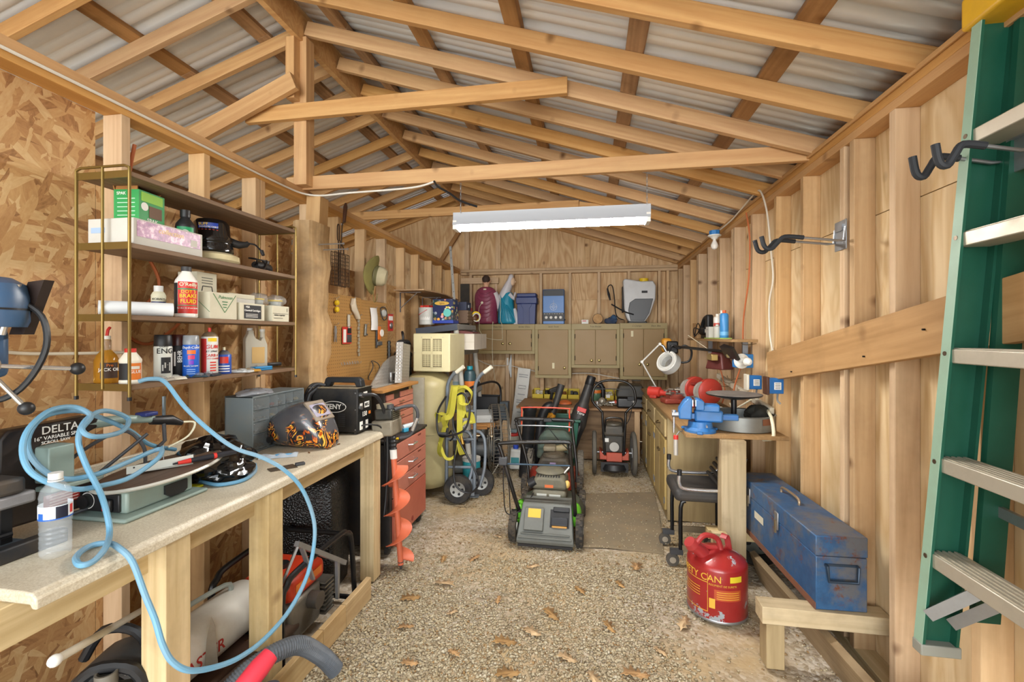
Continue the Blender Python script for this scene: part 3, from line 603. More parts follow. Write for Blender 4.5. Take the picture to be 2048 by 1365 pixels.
# --- drill press at the frame edge
BLUEP = pm('3c5a7c', .35, 0, .15); 
dp = T('drill_press', 'blue benchtop drill press with black ball handles at the left edge', 'drill press', (-1.64, .93, .882))
M().bx(-.10, .10, -.14, .10, 0, .03).obj('base', pm('4a5560', .5, .2, .3), dp, .008); M().cyl((0, .05, .03), (0, .05, .50), .024, n=20).obj('column', STEEL, dp); M().lathe([(.0, .25), (.09, .25), (.09, .268), (.0, .268)], (0, -.06, 0), 24).obj('table', ZINC, dp)
M().bx(-.055, .055, -.12, .09, .48, .62).obj('head', BLUEP, dp, .02, seg=3); M().lathe([(.068, .62), (.074, .635), (.074, .70), (.066, .735), (.04, .752), (0, .757)], (.075, .03, 0), 28).obj('motor', BLUEP, dp); M().lathe([(.0755, .665), (.0755, .67)], (.075, .03, 0), 28).obj('seam', BLACK, dp)
M().prism([(.05, .60), (.115, .745), (.17, .75), (.10, .60)], .085, .11, 'y').obj('belt_guard', pm('2a1f1b', .5), dp); M().cyl((.09, .045, .60), (.135, .05, .735), .007, n=8).obj('lift_rod', CHROME, dp)
M().cyl((.05, .0, .52), (.115, .0, .52), .028, n=20).obj('feed_hub', pm('b0aca6', .3, .8), dp)
for p in ((.16, .175, .50), (.14, .065, .40), (.09, -.15, .56)):
    q = Vector((.10, 0, .52)); d = Vector(p)-q; M().cyl(q, p, .006, n=8).obj('feed_handle', CHROME, dp); M().ell(p, (.018, .018, .018), 14, 10).obj('ball_knob', BLACK, dp)
M().cyl((0, -.06, .36), (0, -.06, .48), .02, n=16).cyl((0, -.06, .33), (0, -.06, .36), .014, .02, 16).obj('chuck', STEEL, dp)
M().tube([(.10, .06, .70), (.155, .09, .65), (.165, .09, .55), (.12, .05, .44), (.03, -.02, .41)], .008, 8, k=6).obj('power_cord', BLACK, dp)

# --- table saw-like flat machine behind the water bottle
ms = T('tile_saw', 'dark flat bench machine with worn grey top at the bench end', 'machine', (-1.70, .90, .882), -.05)
M().bx(-.14, .14, -.22, .13, .0, .02).obj('tray', pm('2a2a2a', .5, 0, .3), ms, .006)
for x in (-.12, .12):
    for y in (-.2, .1): M().bx(x-.012, x+.012, y-.012, y+.012, .0, .13).obj('leg', BLACKM, ms)
M().bx(-.16, .16, -.24, .15, .13, .165).obj('table', pm('8b8a8c', .45, .3, .5, '5c544c', 6), ms, .008); M().bx(-.16, .165, .04, .125, .166, .21).obj('motor_cover', pm('3a3633', .5, 0, .4), ms, .01)
M().bx(.165, .2, -.26, .2, .0, .04).obj('guide_rail', pm('26272a', .45, .3, .3), ms, .005); M().tube([(.1, -.2, .05), (.15, .1, .06)], .008, 8).obj('rod', BLACKM, ms)

# --- water bottle
wtb = T('water_bottle', 'clear plastic water bottle with white cap near the bench edge', 'bottle', (-1.43, 1.014, .8815), aim(-1.43, 1.014))
pr_ = [(.026, .0), (.031, .004), (.033, .012)]
for k in range(6): z = .018+.0125*k; pr_ += [(.0338, z), (.0325, z+.004), (.0325, z+.0075), (.0338, z+.0115)]
pr_ += [(.034, .10), (.034, .145), (.033, .155), (.0345, .162), (.030, .182), (.018, .198), (.0125, .204), (.0125, .212)]
PET, tt, bb = base('clear_plastic'); bb.inputs['Base Color'].default_value = (.95, .98, 1, 1); bb.inputs['Roughness'].default_value = .03; bb.inputs['Transmission Weight'].default_value = 1; bb.inputs['IOR'].default_value = 1.09
M().lathe(pr_, n=32).obj('body', pm('dfe8ee', .04, alpha=.17, coat=.5), wtb); M().cyl((0,0,.208), (0,0,.225), .0155, n=20).obj('cap', W_, wtb); M().lathe([(.0165, .203), (.0165, .206)], n=20).obj('neck_ring', W_, wtb)
band(.0343, -2.4, 2.4, .105, .142, pm('dfe6ee', .35), wtb, n=30); band(.0346, .0, .75, .108, .140, pm('1c2233', .35), wtb, 'label_picture'); band(.0346, -1.2, -.75, .108, .125, pm('2b5fb0', .35), wtb, 'label_picture'); band(.0346, .9, 1.2, .115, .138, REDP, wtb, 'label_picture'); band(.0346, -1.5, 1.5, .105, .109, pm('2b5fb0', .35), wtb, 'stripe', 20)

# --- scroll saw
SGG = pm('8fa39c', .45, .1, .3, '8a7f66', 7); SAWB = pm('221a18', .4, .1, .15)
sw = T('scroll_saw', 'benchtop scroll saw with oval table and dark C-shaped arm', 'scroll saw', (-1.56, 1.38, .8825))
M().bx(-.13, .12, -.17, .15, 0, .014).obj('base_plate', SGG, sw, .01); M().bx(-.10, .08, -.13, .12, .014, .085).obj('base_housing', SGG, sw, .008)
M().bx(-.095, .06, -.139, -.131, .02, .08).obj('control_panel', BLACK, sw, .004); M().cyl((-.06, -.14, .055), (-.06, -.158, .055), .022, n=20).obj('speed_dial', BLACK, sw); M().lathe([(.024, 0), (.027, 0), (.027, .001), (.024, 0)], n=24).xf(rx(PI/2), (-.06, -.1405, .055)).obj('dial_scale', PRINTW, sw)
M().bx(.005, .04, -.152, -.138, .025, .065).obj('switch_box', BLACK, sw, .005); M().bx(.013, .027, -.157, -.151, .03, .05).obj('switch', REDP, sw, .003)
M().prism([(.0, .065), (.09, .065), (.09, .03), (.075, .02), (.02, .02), (.0, .035)], .08, .087, 'x').obj('side_bracket', BLACK, sw)
cpoly = [(-.35, .04), (-.36, .10), (-.355, .30), (-.335, .325), (-.12, .33), (-.09, .32), (-.09, .285), (-.13, .27), (-.25, .265), (-.265, .25), (-.265, .16), (-.25, .145), (-.12, .135), (-.09, .12), (-.09, .05), (-.12, .03)]
M().prism(cpoly, -.13, -.08, 'x').obj('c_frame', SAWB, sw, .008); M().prism([(-.27, .15), (-.20, .15), (-.20, .26), (-.27, .26)], -.10, -.03, 'x').obj('web', SGG, sw, .004); M().bx(-.11, -.02, -.27, -.12, .125, .14).obj('lower_arm', SGG, sw, .004)
text('DELTA', .034, PRINTW, sw, (-.0795, -.255, .305), FX, align='LEFT', bold=.0008); text('16" VARIABLE SPEED', .016, PRINTW, sw, (-.0795, -.275, .282), FX, align='LEFT', bold=.0003); text('SCROLL SAW', .013, PRINTW, sw, (-.0795, -.255, .268), FX, align='LEFT', bold=.0003)
patch(.10, .04, pm('9c2622', .5), sw, (-.0795, -.20, .085), FX, 'warning_label')
for k in range(4): patch(.08, .003, pm('e6c7bf', .5), sw, (-.0782, -.195, .098-.009*k), FX, 'print_line')
M().rings([(-.10, -.12, .30), (-.09, .0, .295), (-.07, .12, .275)], [.02, .017, .012], 10).obj('upper_arm', SGG, sw)
M().rings([(-.075, .09, .275), (-.06, .16, .265), (-.05, .20, .245)], [.016, .02, .01], 10).obj('blade_clamp', BLACK, sw); M().cyl((-.07, .14, .26), (-.07, .14, .36), .006, n=8).obj('hold_down_rod', pm('77848c', .3, .7), sw); M().cyl((-.06, .13, .08), (-.06, .13, .28), .0015, n=6).obj('blade', STEEL, sw)
M().bx(-.10, -.05, .05, .10, .295, .31).obj('tension_lever', NAVY, sw, .004); M().tube([(-.05, .19, .25), (-.03, .24, .24), (-.04, .22, .19), (-.06, .15, .16)], .004, 6, k=5).obj('air_tube', CREAM, sw); M().tube([(-.06, .13, .27), (-.055, .13, .19), (-.05, .10, .175)], .007, 7).obj('blade_guard', DGREY, sw)
TT = wood('6d523c', '513a2a', 1, 0, name='worn_table', dirt=.3, var=.05)
R_ = rx(.06) @ ry(-.03)
M().lathe([(0, -.006), (.17, -.006), (.176, 0), (.17, .006), (0, .006)], n=40, sx=.86, sy=1.28).xf(R_, (.03, .045, .108)).obj('table', pm('c9c7bd', .4, .3, .2), sw); M().lathe([(0, .0062), (.168, .0062), (.168, .0066), (0, .0068)], n=40, sx=.86, sy=1.28).xf(R_, (.03, .045, .108)).obj('table_top', TT, sw)
M().cyl((-.02, .0, .08), (-.02, .0, .105), .06, n=16).obj('table_trunnion', DGREY, sw)
M().tube([(-.06, -.14, .03), (-.11, -.2, .02), (-.12, -.22, .1), (-.10, -.15, .2), (-.06, -.03, .26), (-.03, .02, .2), (-.03, .03, .13)], .006, 7, k=5).obj('power_cord', DGREY, sw); M().cyl((-.16, -.20, .01), (-.02, .03, .24), .006, n=8).obj('brace_rod', DGREY, sw)
o = T('fence_plate', 'white angled metal plate lying on the scroll saw table', 'plate', (-1.505, 1.40, 1.001), .9); M().prism([(-.10, 0), (.09, .008), (.09, .036), (-.10, .026)], -.0015, .0015, 'y').obj('upright', pm('c9ccc4', .4, .2), o); M().bx(-.09, .09, 0, .04, 0, .002).obj('flange', pm('c9ccc4', .4, .2), o)
for x in (-.08, .07): M().cyl((x, -.002, .02), (x, .002, .02), .003, n=8).obj('hole', BLACK, o)
o = T('soldering_torch', 'black and red pen-shaped tool on the scroll saw table', 'tool', (-1.43, 1.50, 1.012), 1.1); M().rings([(-.10, 0, .004), (-.04, 0, .005), (.06, 0, .006), (.11, 0, .006)], [.003, .009, .011, .009], 12).obj('body', pm('25262c', .35), o); M().rings([(-.085, 0, .0042), (-.045, 0, .005)], [.006, .0095], 12).obj('grip', REDP, o); M().rings([(.03, 0, .0055), (.04, 0, .0057)], [.0112, .0113], 12).obj('band', REDP, o)
# --- crumpled bag
def crumple(c, r, name, mat, parent, n=34, m_=20, amp=.28, f1=38, seed=0):
    rs = np.random.RandomState(seed); ph = rs.rand(6)*6
    def fn(p):
        q = p.normalized() if p.length > 0 else p
        d = math.sin(q.x*5+ph[0]+2*math.sin(q.y*4+ph[1]))*math.sin(q.z*6+ph[2])+.5*abs(math.sin(q.x*11+ph[3]+q.y*7))*math.cos(q.z*9+q.x*5+ph[4])+.35*abs(math.sin(q.y*17+q.z*13+ph[5]))
        p = p*(1+amp*d*.6); 
        return p
    o_ = M().ell(c, r, n, m_, fn); o_.v = [(x, y, max(z, .0)) for x, y, z in o_.v]; return o_.obj(name, mat, parent, sharp=28)
GLB = pm('0c0c0e', .16, coat=.3)
o = T('trash_bag_bundle', 'crumpled black plastic bag beside the scroll saw', 'bag', (-1.57, 1.69, .882)); crumple((0, 0, .075), (.13, .15, .085), 'bag', GLB, o, seed=3); crumple((.09, -.02, .04), (.085, .09, .045), 'folded_end', GLB, o, seed=5); crumple((-.05, .06, .10), (.08, .08, .05), 'knot', GLB, o, seed=8)
o = M().bx(-.03, .03, -.015, .015, 0, .008).obj('yellow_tag', pm('d6d21e', .5), None, .002, loc=(-1.53, 1.555, .883)); tag(o, 'small bright yellow tag under the black bag', 'tag')
o = T('putty_knife', 'thin dark scraper blade lying near the bench edge', 'tool', (-1.36, 1.84, .8825), .9); M().prism([(-.05, -.03), (.06, -.035), (.06, .035), (-.05, .03)], 0, .002, 'z').obj('blade', pm('6d6253', .35, .6), o); M().bx(.06, .10, -.012, .012, 0, .012).obj('handle', DGREY, o, .003)
o = T('glasses_wrapper', 'clear crumpled wrapper near the middle of the bench', 'wrapper', (-1.50, 2.02, .8825), .5); M().loft([[(x, -.035, .001), (x, -.012, .012+.006*math.sin(x*120)), (x, .015, .01+.006*math.cos(x*90)), (x, .035, .001)] for x in np.linspace(-.09, .08, 12)]).obj('film', pm('cfdbe6', .12, alpha=.75), o); M().bx(-.02, .06, -.01, .004, .003, .012).obj('blue_print', pm('6fb0dc', .4), o)

# --- drawer organiser
og = T('drawer_organizer', 'grey parts organizer cabinet with small clear drawers', 'organizer', (-1.755, 2.05, .8825))
OGM = pm('6f7a7e', .5, 0, .2, '9a8c70'); CLR = pm('8d9496', .08, alpha=.35)
dx, dy, dz = .16, .42, .285   # front looks to +x
M().bx(-dx/2, -dx/2+.004, 0, dy, 0, dz).obj('back_panel', OGM, og)
for z in (0, dz-.008): M().bx(-dx/2, dx/2, 0, dy, z, z+.008).obj('top_panel' if z else 'bottom_panel', OGM, og, .002)
for y in (0, dy-.006): M().bx(-dx/2, dx/2, y, y+.006, 0, dz).obj('side_panel', OGM, og, .002)
rows = [(.010, .085), (.092, .145), (.152, .205), (.212, .272)]
colsY = [(.008, .125), (.13, .19), (.195, .255), (.26, .32), (.325, .412)]
pal = ['6b5a40', 'c0a860', '444444', '8a8a86', 'c8401e', '77603c']
for i, (za, zb) in enumerate(rows):
    M().bx(-dx/2, dx/2-.004, .006, dy-.006, zb+.001, zb+.004).obj('divider', OGM, og)
    for j, (ya, yb) in enumerate(colsY):
        d = M().bx(dx/2-.006, dx/2, ya, yb, za, zb).obj('drawer', CLR, og, .002); M().bx(dx/2, dx/2+.01, ya+.3*(yb-ya), yb-.3*(yb-ya), za+.004, za+.012).obj('pull', CLR, d, .002)
        m = M(); rs = random.Random(i*7+j)
        for k in range(9): yy = rs.uniform(ya+.012, yb-.012); m.bar((dx/2-.012-rs.random()*.02, yy, za+.006+rs.random()*.012), (dx/2-.012-rs.random()*.03, yy+rs.uniform(-.01, .01), za+.008+rs.random()*.016), .006, .006)
        q = m.obj('hardware', pm(pal[(i*3+j) % 6], .4, .4), d); q['kind'] = 'stuff'
for (ya, yb) in colsY[:-1]: M().bx(-dx/2, dx/2-.004, yb+.001, yb+.004, 0, dz-.008).obj('divider', OGM, og)
o = T('plastic_bag', 'crumpled clear plastic bag lying on top of the parts organizer', 'bag', (-1.745, 2.15, 1.1685), .2); crumple((0, 0, .008), (.07, .11, .02), 'film', pm('a9adb4', .12, alpha=.7), o, seed=11)

# --- welding helmet
FL, tn, bb = base('flame_print'); v = objco(tn, (1, 1, 1), rnd=False)
wv_ = noise(tn, v, 12, 3, .5, 1.8); hgt = tn.new('ShaderNodeSeparateXYZ'); tn.link(v, hgt.inputs[0])
fr_ = tn.math('FRACT', tn.math('MULTIPLY', wv_, 5.5))
fl_ = tn.ramp(fr_, [(.0, lin('1a1c22')), (.34, lin('1a1c22')), (.42, lin('8e2a08')), (.58, lin('e07a14')), (.74, lin('f6c552')), (.88, lin('3a1408')), (1, lin('1c1d22'))])
msk = tn.ramp(noise(tn, v, 7, 2), [(.47, 0), (.55, 1)]); tn.link(tn.mix(msk, lin('4a4a4e'), fl_), bb.inputs['Base Color']); bb.inputs['Roughness'].default_value = .25; bb.inputs['Coat Weight'].default_value = .5
HS = 1.05
wh = T('welding_helmet', 'welding helmet with orange flame graphics lying on the bench', 'helmet', (-1.52, 2.25, .8825), -.12); wh.scale = (HS, HS, HS)
ringsH = []    # shell opening to -x (towards the left), front towards +x
for k, (x, ry_, zt, zb_) in enumerate(((-.15, .10, .15, .0), (-.10, .118, .195, .0), (-.03, .125, .225, .0), (.04, .12, .232, .0), (.085, .105, .215, .0), (.12, .09, .16, .0), (.15, .075, .11, .0), (.175, .05, .05, .0))):
    rg_ = []
    for j in range(28):
        a = 2*PI*j/28; ca, sa = math.cos(a), math.sin(a); zc = (zt+zb_)/2; hz = (zt-zb_)/2
        rg_.append((x, ry_*math.copysign(abs(ca)**.75, ca), zc+hz*math.copysign(abs(sa)**.75, sa)))
    ringsH.append(rg_)
hm = M(); hm.loft(ringsH, cap=False); hm.f.append(tuple(len(hm.v)-28+j for j in range(28)))
hm.obj('shell', FL, wh, sub=1, solid=.003)
Rl = ry(-.72)
M().box((0, 0, 0), (.012, .135, .12)).xf(Rl, (.088, 0, .184)).obj('lens_frame', pm('857868', .4, .2), wh, .004); M().box((0, 0, 0), (.006, .105, .075)).xf(Rl, (.093, 0, .188)).obj('lens', pm('a8a4b8', .12), wh, .002)
M().cyl((-.10, -.118, .05), (-.10, -.135, .05), .016, n=16).obj('pivot_knob', BLACK, wh); M().tube([(-.10, -.10, .05), (-.17, -.08, .06), (-.2, 0, .07), (-.17, .08, .06), (-.10, .10, .05)], .012, 8, k=4).obj('headband', BLACK, wh)

# --- welder
wd = T('welder', 'black portable wire welder box with carrying handle on the bench', 'welder', (-1.527, 2.615, .8825), -PI/2)
WBK = pm('16181b', .45, .1, .12, '8a7a60')
M().bx(-.085, .085, -.165, .165, .012, .275).obj('case', WBK, wd, .006)          # lettered side looks to local +x, control panel to +y
for x in (-.065, .065):
    for y in (-.14, .14): M().cyl((x, y, 0), (x, y, .013), .012, n=10).obj('foot', RUBBER, wd)
M().bx(-.08, .08, -.163, .163, .275, .279).obj('top_plate', pm('8d8068', .8, .0, .5, '4a4236'), wd)
hp = [(-.10, .279), (-.085, .33), (-.07, .338), (.13, .338), (.15, .325), (.16, .279), (.12, .279), (.11, .305), (-.045, .305), (-.06, .279)]
M().prism(hp, -.025, .025, 'x').obj('handle', pm('1d2024', .4), wd, .006)
M().tube([(.0855, .01+.078*math.cos(a), .165+.033*math.sin(a)) for a in np.linspace(0, 2*PI, 33)[:-1]], .0022, 5, True).obj('logo_oval', PRINTW, wd); text('ZENY', .042, PRINTW, wd, (.0862, .005, .165), FX, bold=.004); text('R', .009, PRINTW, wd, (.0862, .07, .178), FX)
for k in range(7): patch(.045, .006, pm('34373b', .4), wd, (.0855, .06, .05+.012*k), FX, 'vent_slot')
for y, z in ((-.15, .26), (.15, .25), (.15, .15), (.15, .03), (-.15, .03)): M().cyl((.085, y, z), (.0875, y, z), .0045, n=10).obj('screw', STEEL, wd)
FP = (PI/2, 0, PI)
pn_ = M().bx(-.083, .083, .165, .168, .014, .272).obj('control_panel', pm('101113', .4), wd)
for x, z, w, h in ((.0, .235, .05, .03), (.05, .17, .03, .03), (-.02, .17, .06, .035), (.05, .05, .035, .05), (-.02, .05, .03, .05)): patch(w, h, PRINTW, wd, (x, .1683, z), FP, 'panel_print')
text('130', .04, PRINTW, wd, (.01, .1695, .115), FP, bold=.003); patch(.025, .018, ORG, wd, (-.055, .1683, .115), FP, 'panel_print'); text('MIG', .03, BLACK, wd, (-.02, .1702, .17), FP, bold=.002)
M().cyl((.055, .168, .235), (.055, .185, .235), .016, n=14).obj('gun_socket', STEEL, wd); M().cyl((.06, .168, .16), (.06, .18, .16), .012, n=14).obj('knob', STEEL, wd)
M().bx(-.087, .087, .163, .172, .272, .278).obj('panel_edge', WBK, wd)
M().tube([(.055, .18, .235), (.0, .24, .225), (-.06, .265, .12), (-.09, .27, .0), (-.10, .27, -.2), (-.10, .26, -.42), (-.09, .25, -.55)], .011, 9, k=6).obj('torch_lead', BLACK, wd)
M().tube([(.05, .168, .05), (.01, .22, .05), (-.06, .255, -.0), (-.11, .25, -.2), (-.12, .25, -.30)], .005, 7, k=6).obj('earth_lead', BLACK, wd)
M().tube([(.0, -.12, .29), (.04, -.17, .285), (.07, -.20, .2), (.085, -.21, .10), (.08, -.2, .04)], .010, 8, k=6).obj('coiled_lead', BLACK, wd); M().tube([(.03, -.08, .29), (.07, -.13, .29), (.10, -.17, .2), (.11, -.17, .10)], .008, 8, k=6).obj('coiled_lead', DGREY, wd)
M().rings([(.06, -.10, .285), (.10, -.14, .24), (.115, -.15, .17), (.115, -.15, .13)], [.014, .016, .018, .009], 10).obj('torch_grip', BLACK, wd)
m = M(); rs = random.Random(3)
for k in range(12):
    x, y, a = -1.37+rs.uniform(-.05, .05), 2.18+rs.uniform(-.09, .12), rs.random()*3; m.bar((x, y, .886), (x+.016*math.cos(a), y+.016*math.sin(a), .886), .004, .005)
o = m.obj('rusty_screws', pm('7a5638', .6, .4)); tag(o, 'loose rusty screws scattered in front of the welding helmet', 'screws'); o['kind'] = 'stuff'
# --- blue air hose
HOSE = [(-1.615, 1.408, 1.312), (-1.585, 1.425, 1.32), (-1.56, 1.46, 1.305), (-1.5, 1.485, 1.209), (-1.42, 1.515, 1.117), (-1.34, 1.547, 1.046), (-1.27, 1.594, 1.004), (-1.21, 1.645, 0.945), (-1.17, 1.705, 0.853), (-1.14, 1.739, 0.729), (-1.12, 1.722, 0.633), (-1.1, 1.645, 0.53), (-1.08, 1.509, 0.474), (-1.07, 1.366, 0.463), (-1.07, 1.255, 0.478), (-1.08, 1.17, 0.507), (-1.09, 1.095, 0.55), (-1.11, 1.061, 0.596), (-1.13, 1.05, 0.648), (-1.16, 1.056, 0.708), (-1.19, 1.054, 0.774), (-1.23, 1.054, 0.86), (-1.271, 1.054, 0.893), (-1.339, 1.076, 0.893), (-1.368, 1.05, 0.893), (-1.337, 0.995, 0.893), (-1.28, 0.962, 0.893), (-1.268, 0.985, 0.893), (-1.291, 1.033, 0.905), (-1.37, 1.107, 0.908), (-1.4, 1.124, 0.951), (-1.44, 1.136, 1.011), (-1.5, 1.143, 1.088), (-1.53, 1.145, 1.162), (-1.56, 1.189, 1.214), (-1.58, 1.262, 1.23), (-1.6, 1.355, 1.186), (-1.53, 1.274, 1.16), (-1.5, 1.169, 1.167), (-1.52, 1.147, 1.193), (-1.56, 1.203, 1.223), (-1.6, 1.187, 1.253), (-1.6, 1.12, 1.253), (-1.58, 1.054, 1.212), (-1.56, 1.026, 1.16), (-1.53, 1.021, 1.107), (-1.5, 1.044, 1.067), (-1.48, 1.098, 1.03), (-1.47, 1.167, 1.019), (-1.46, 1.246, 1.021), (-1.46, 1.338, 1.056), (-1.5, 1.39, 1.074), (-1.52, 1.365, 1.069), (-1.5, 1.269, 1.061), (-1.5, 1.169, 1.05), (-1.52, 1.089, 1.062), (-1.57, 1.062, 1.115), (-1.6, 1.064, 1.178), (-1.62, 1.115, 1.233), (-1.62, 1.202, 1.239), (-1.62, 1.278, 1.204), (-1.62, 1.379, 1.138), (-1.62, 1.455, 1.07), (-1.68, 1.617, 1.009)]
bh = M().tube(HOSE, .0078, 9, k=5).obj('air_hose', pm('679cba', .55, 0, .45, 'a0978a', 5)); tag(bh, 'light blue air hose coiled over the scroll saw and draped off the bench', 'hose')
bh2 = M().tube([(-1.50, 1.85, .891), (-1.42, 1.75, .891), (-1.385, 1.64, .891), (-1.44, 1.575, .891), (-1.56, 1.60, .891), (-1.60, 1.56, .895)], .0075, 9, k=6).obj('air_hose_end', pm('5f98ba', .55, 0, .45, 'a0978a', 5)); tag(bh2, 'end loop of light blue hose lying around the black bag', 'hose')
# ================================================================ MIDDLE LEFT
# rough sawn timber post
ROUGH = wood('cfae7e', 'a9824f', 2, .35, fine=.7, name='rough_sawn', dirt=.45, dirtcol='6a5844', var=.05)
rg = []
rs = random.Random(5)
for k in range(15):
    z = .89+1.31*k/14; w0 = .012*math.sin(k*1.3)+.008*math.sin(k*2.9); w1 = .014*math.sin(k*.9+2)
    rg.append([(-1.845+w1*.5, 2.60, z), (-1.80, 2.585-.012+w0*.3, z), (-1.715+w0*.5, 2.585, z), (-1.700+w0, 2.61, z), (-1.695+w0, 2.70, z), (-1.695+w0, 2.775+w1, z), (-1.715+w0, 2.80+w1, z), (-1.845, 2.80, z)])
o = M().loft(rg).obj('timber_post', ROUGH, sharp=50); tag(o, 'rough sawn timber post with dark bark streak standing behind the welder', 'post')
o = T('coat_hook', 'two long steel nails driven into the rough timber post', 'hook', (-1.66, 2.66, 2.06))
for dy, dz in ((0, 0), (.05, -.025)): M().cyl((-.04, dy, dz), (.13, dy, dz), .004, n=8).cyl((.128, dy, dz), (.134, dy, dz), .008, n=8).obj('nail', ZINC, o)
# grill basket
gb = T('grill_basket', 'rusty wire grilling basket with wooden handle hanging beside the post', 'grill basket', (-1.84, 3.11, 1.845), rot=(0, .0, 0))
RUST = pm('4a3a2e', .6, .5, .3)
m = M()
for y in np.linspace(-.10, .10, 10): m.tube([(0, y, 0), (.012, y, .0), (.012, y, .24)], .002, 5)
for z in np.linspace(0, .24, 10): m.tube([(.012, -.10, z), (.012, .10, z)], .002, 5)
for y in np.linspace(-.10, .10, 10): m.tube([(.04, y, 0), (.04, y, .24)], .002, 5)
for z in np.linspace(0, .24, 10): m.tube([(.04, -.10, z), (.04, .10, z)], .002, 5)
q = m.obj('wire_mesh', RUST, gb); q['kind'] = 'stuff'
for x in (.012, .04): M().tube([(x, -.10, 0), (x, .10, 0), (x, .10, .24), (x, -.10, .24)], .0035, 6, True).obj('rim', RUST, gb)
M().tube([(.03, -.03, .0), (.03, -.03, .30), (.03, -.045, .34), (.03, -.045, .43), (.03, -.03, .45), (.03, -.02, .43), (.03, -.02, .34), (.03, .0, .30), (.03, .0, 0)], .0045, 7, k=3).obj('clasp', RUST, gb)
M().tube([(.03, .04, .24), (.03, .035, .29), (.03, .01, .32), (.03, .02, .45), (.035, .04, .5)], .005, 7, k=3).obj('shaft', RUST, gb); M().rings([(.035, .038, .48), (.036, .055, .60), (.036, .06, .63)], [.012, .016, .008], 10).obj('handle', pm('4a2c1c', .5), gb)
# hat on stud
ht = T('brimmed_hat', 'khaki brimmed hat with pale crown hung on a stud', 'hat', (-1.80, 3.56, 1.98), rot=(0, 0, 0))
R_ = Vector((.92, .30, -.18)).to_track_quat('Z', 'X').to_matrix()
KH = pm('7d7640', .85, 0, .4, '57503a', 6); 
def brim(p): return Vector((p.x, p.y, p.z*.0))
A = []
for i, (r, z) in enumerate(((.085, .0), (.11, -.006), (.15, -.012), (.175, -.03))): A.append([(r*math.cos(a)*.95, r*math.sin(a)*1.15, z+.03*math.cos(2*a)*(r/.175)**2) for a in np.linspace(0, 2*PI, 37)[:-1]])
M().loft(A, cap=False).xf(R_, (.04, 0, 0)).obj('brim', KH, ht, solid=.004, sub=1)
M().lathe([(.088, -.002), (.088, .035), (.08, .07), (.06, .092), (.0, .10)], n=28, sx=.95, sy=1.1).xf(R_, (.04, 0, 0)).obj('crown', pm('b3aa8c', .85, 0, .35, '7d745a', 6), ht)
M().lathe([(.0895, .0), (.0905, .012), (.0895, .026)], n=28, sx=.95, sy=1.1).xf(R_, (.04, 0, 0)).obj('band', pm('5f5b3a', .8), ht); M().tube([(.05, .02, -.15), (.05, .0, -.21), (.05, -.04, -.22), (.05, -.06, -.13)], .003, 6, k=4).obj('chin_cord', KH, ht)
# pegboard
PG, tn, bb = base('pegboard'); v = objco(tn, (1, 1, 1), rnd=False); sp = tn.new('ShaderNodeSeparateXYZ'); tn.link(v, sp.inputs[0])
def cell(ax): return tn.math('SUBTRACT', tn.math('FRACT', tn.math('MULTIPLY', sp.outputs[ax], 39.4)), .5)
d = tn.math('SQRT', tn.math('ADD', tn.math('POWER', cell(1), 2), tn.math('POWER', cell(2), 2)))
tn.link(tn.mix(tn.math('LESS_THAN', d, .13), tn.mix(noise(tn, v, 4, 5), lin('a57a44'), lin('bb9156')), lin('3a2816')), bb.inputs['Base Color']); bb.inputs['Roughness'].default_value = .6
pb = T('pegboard', 'brown perforated pegboard on the left wall', 'pegboard', (-1.853, 3.5, 1.0)); M().bx(-.003, .003, -.53, -.02, 0, .785).obj('panel', PG, pb); M().bx(-.003, .003, -.018, .49, 0, .775).obj('panel', PG, pb)
for y in (-.018,): M().bx(.002, .005, y-.004, y+.004, 0, .78).obj('joint_strip', PG, pb)
GP = 'tools hanging on the pegboard'
def peg(name, label, cat, y, z, a=0):
    o = T(name, label, cat, (-1.8495, y, z), 0, GP); M().tube([(0, 0, 0), (.02, 0, 0), (.035, 0, .002), (.038, 0, .012)], .002, 6).obj('hook', ZINC, o); return o
o = peg('scrub_pads', 'two yellow knotted foam plugs hanging on pegboard', 'foam plugs', 3.09, 1.755)
M().ell((.02, 0, -.035), (.018, .022, .02), 12, 8).obj('plug', YEL, o); M().ell((.02, 0, -.085), (.018, .022, .022), 12, 8).obj('plug', YEL, o); M().cyl((.02, 0, -.11), (.02, 0, 0), .002, n=6).obj('string', CREAM, o)
o = peg('dust_mask', 'clear wrapped bundle hanging beside the pegboard joint', 'bag', 3.33, 1.77)
M().loft([[(.02+.02*math.sin(a), y0+r*math.cos(a), z) for a in np.linspace(0, 2*PI, 11)[:-1]] for z, y0, r in ((-.0, 0, .01), (-.05, .0, .035), (-.09, .02, .04), (-.13, .06, .03), (-.16, .075, .012))]).obj('wrapper', pm('d9cdb8', .25, alpha=.85), o)
o = peg('spring_clamp', 'pale flat bracket strip hanging under the wrapped bundle', 'bracket', 3.275, 1.64); M().bx(.006, .016, -.014, .014, -.12, 0).obj('strip', pm('c9c3b6', .4), o, .003)
o = peg('saw_blade_pack', 'red and black blister pack on the pegboard', 'packet', 3.25, 1.545); M().bx(.01, .014, -.07, .06, -.13, .0).obj('card', REDP, o); M().bx(.014, .02, -.01, .055, -.12, -.06).obj('tool_head', DGREY, o, .005); M().bx(.0141, .0155, -.06, -.02, -.12, -.02).obj('print', PRINTW, o); M().bx(.014, .0165, .0, .055, -.05, -.01).obj('print', PRINTB, o)
o = peg('pliers', 'small steel pliers hanging low on the pegboard', 'pliers', 3.085, 1.56)
for s_ in (-1, 1): M().rings([(.012, s_*.004, -.01), (.012, s_*.012, -.05), (.012, s_*.006, -.07), (.012, s_*.014, -.13)], [.004, .006, .006, .004], 8).obj('jaw_handle', STEEL, o)
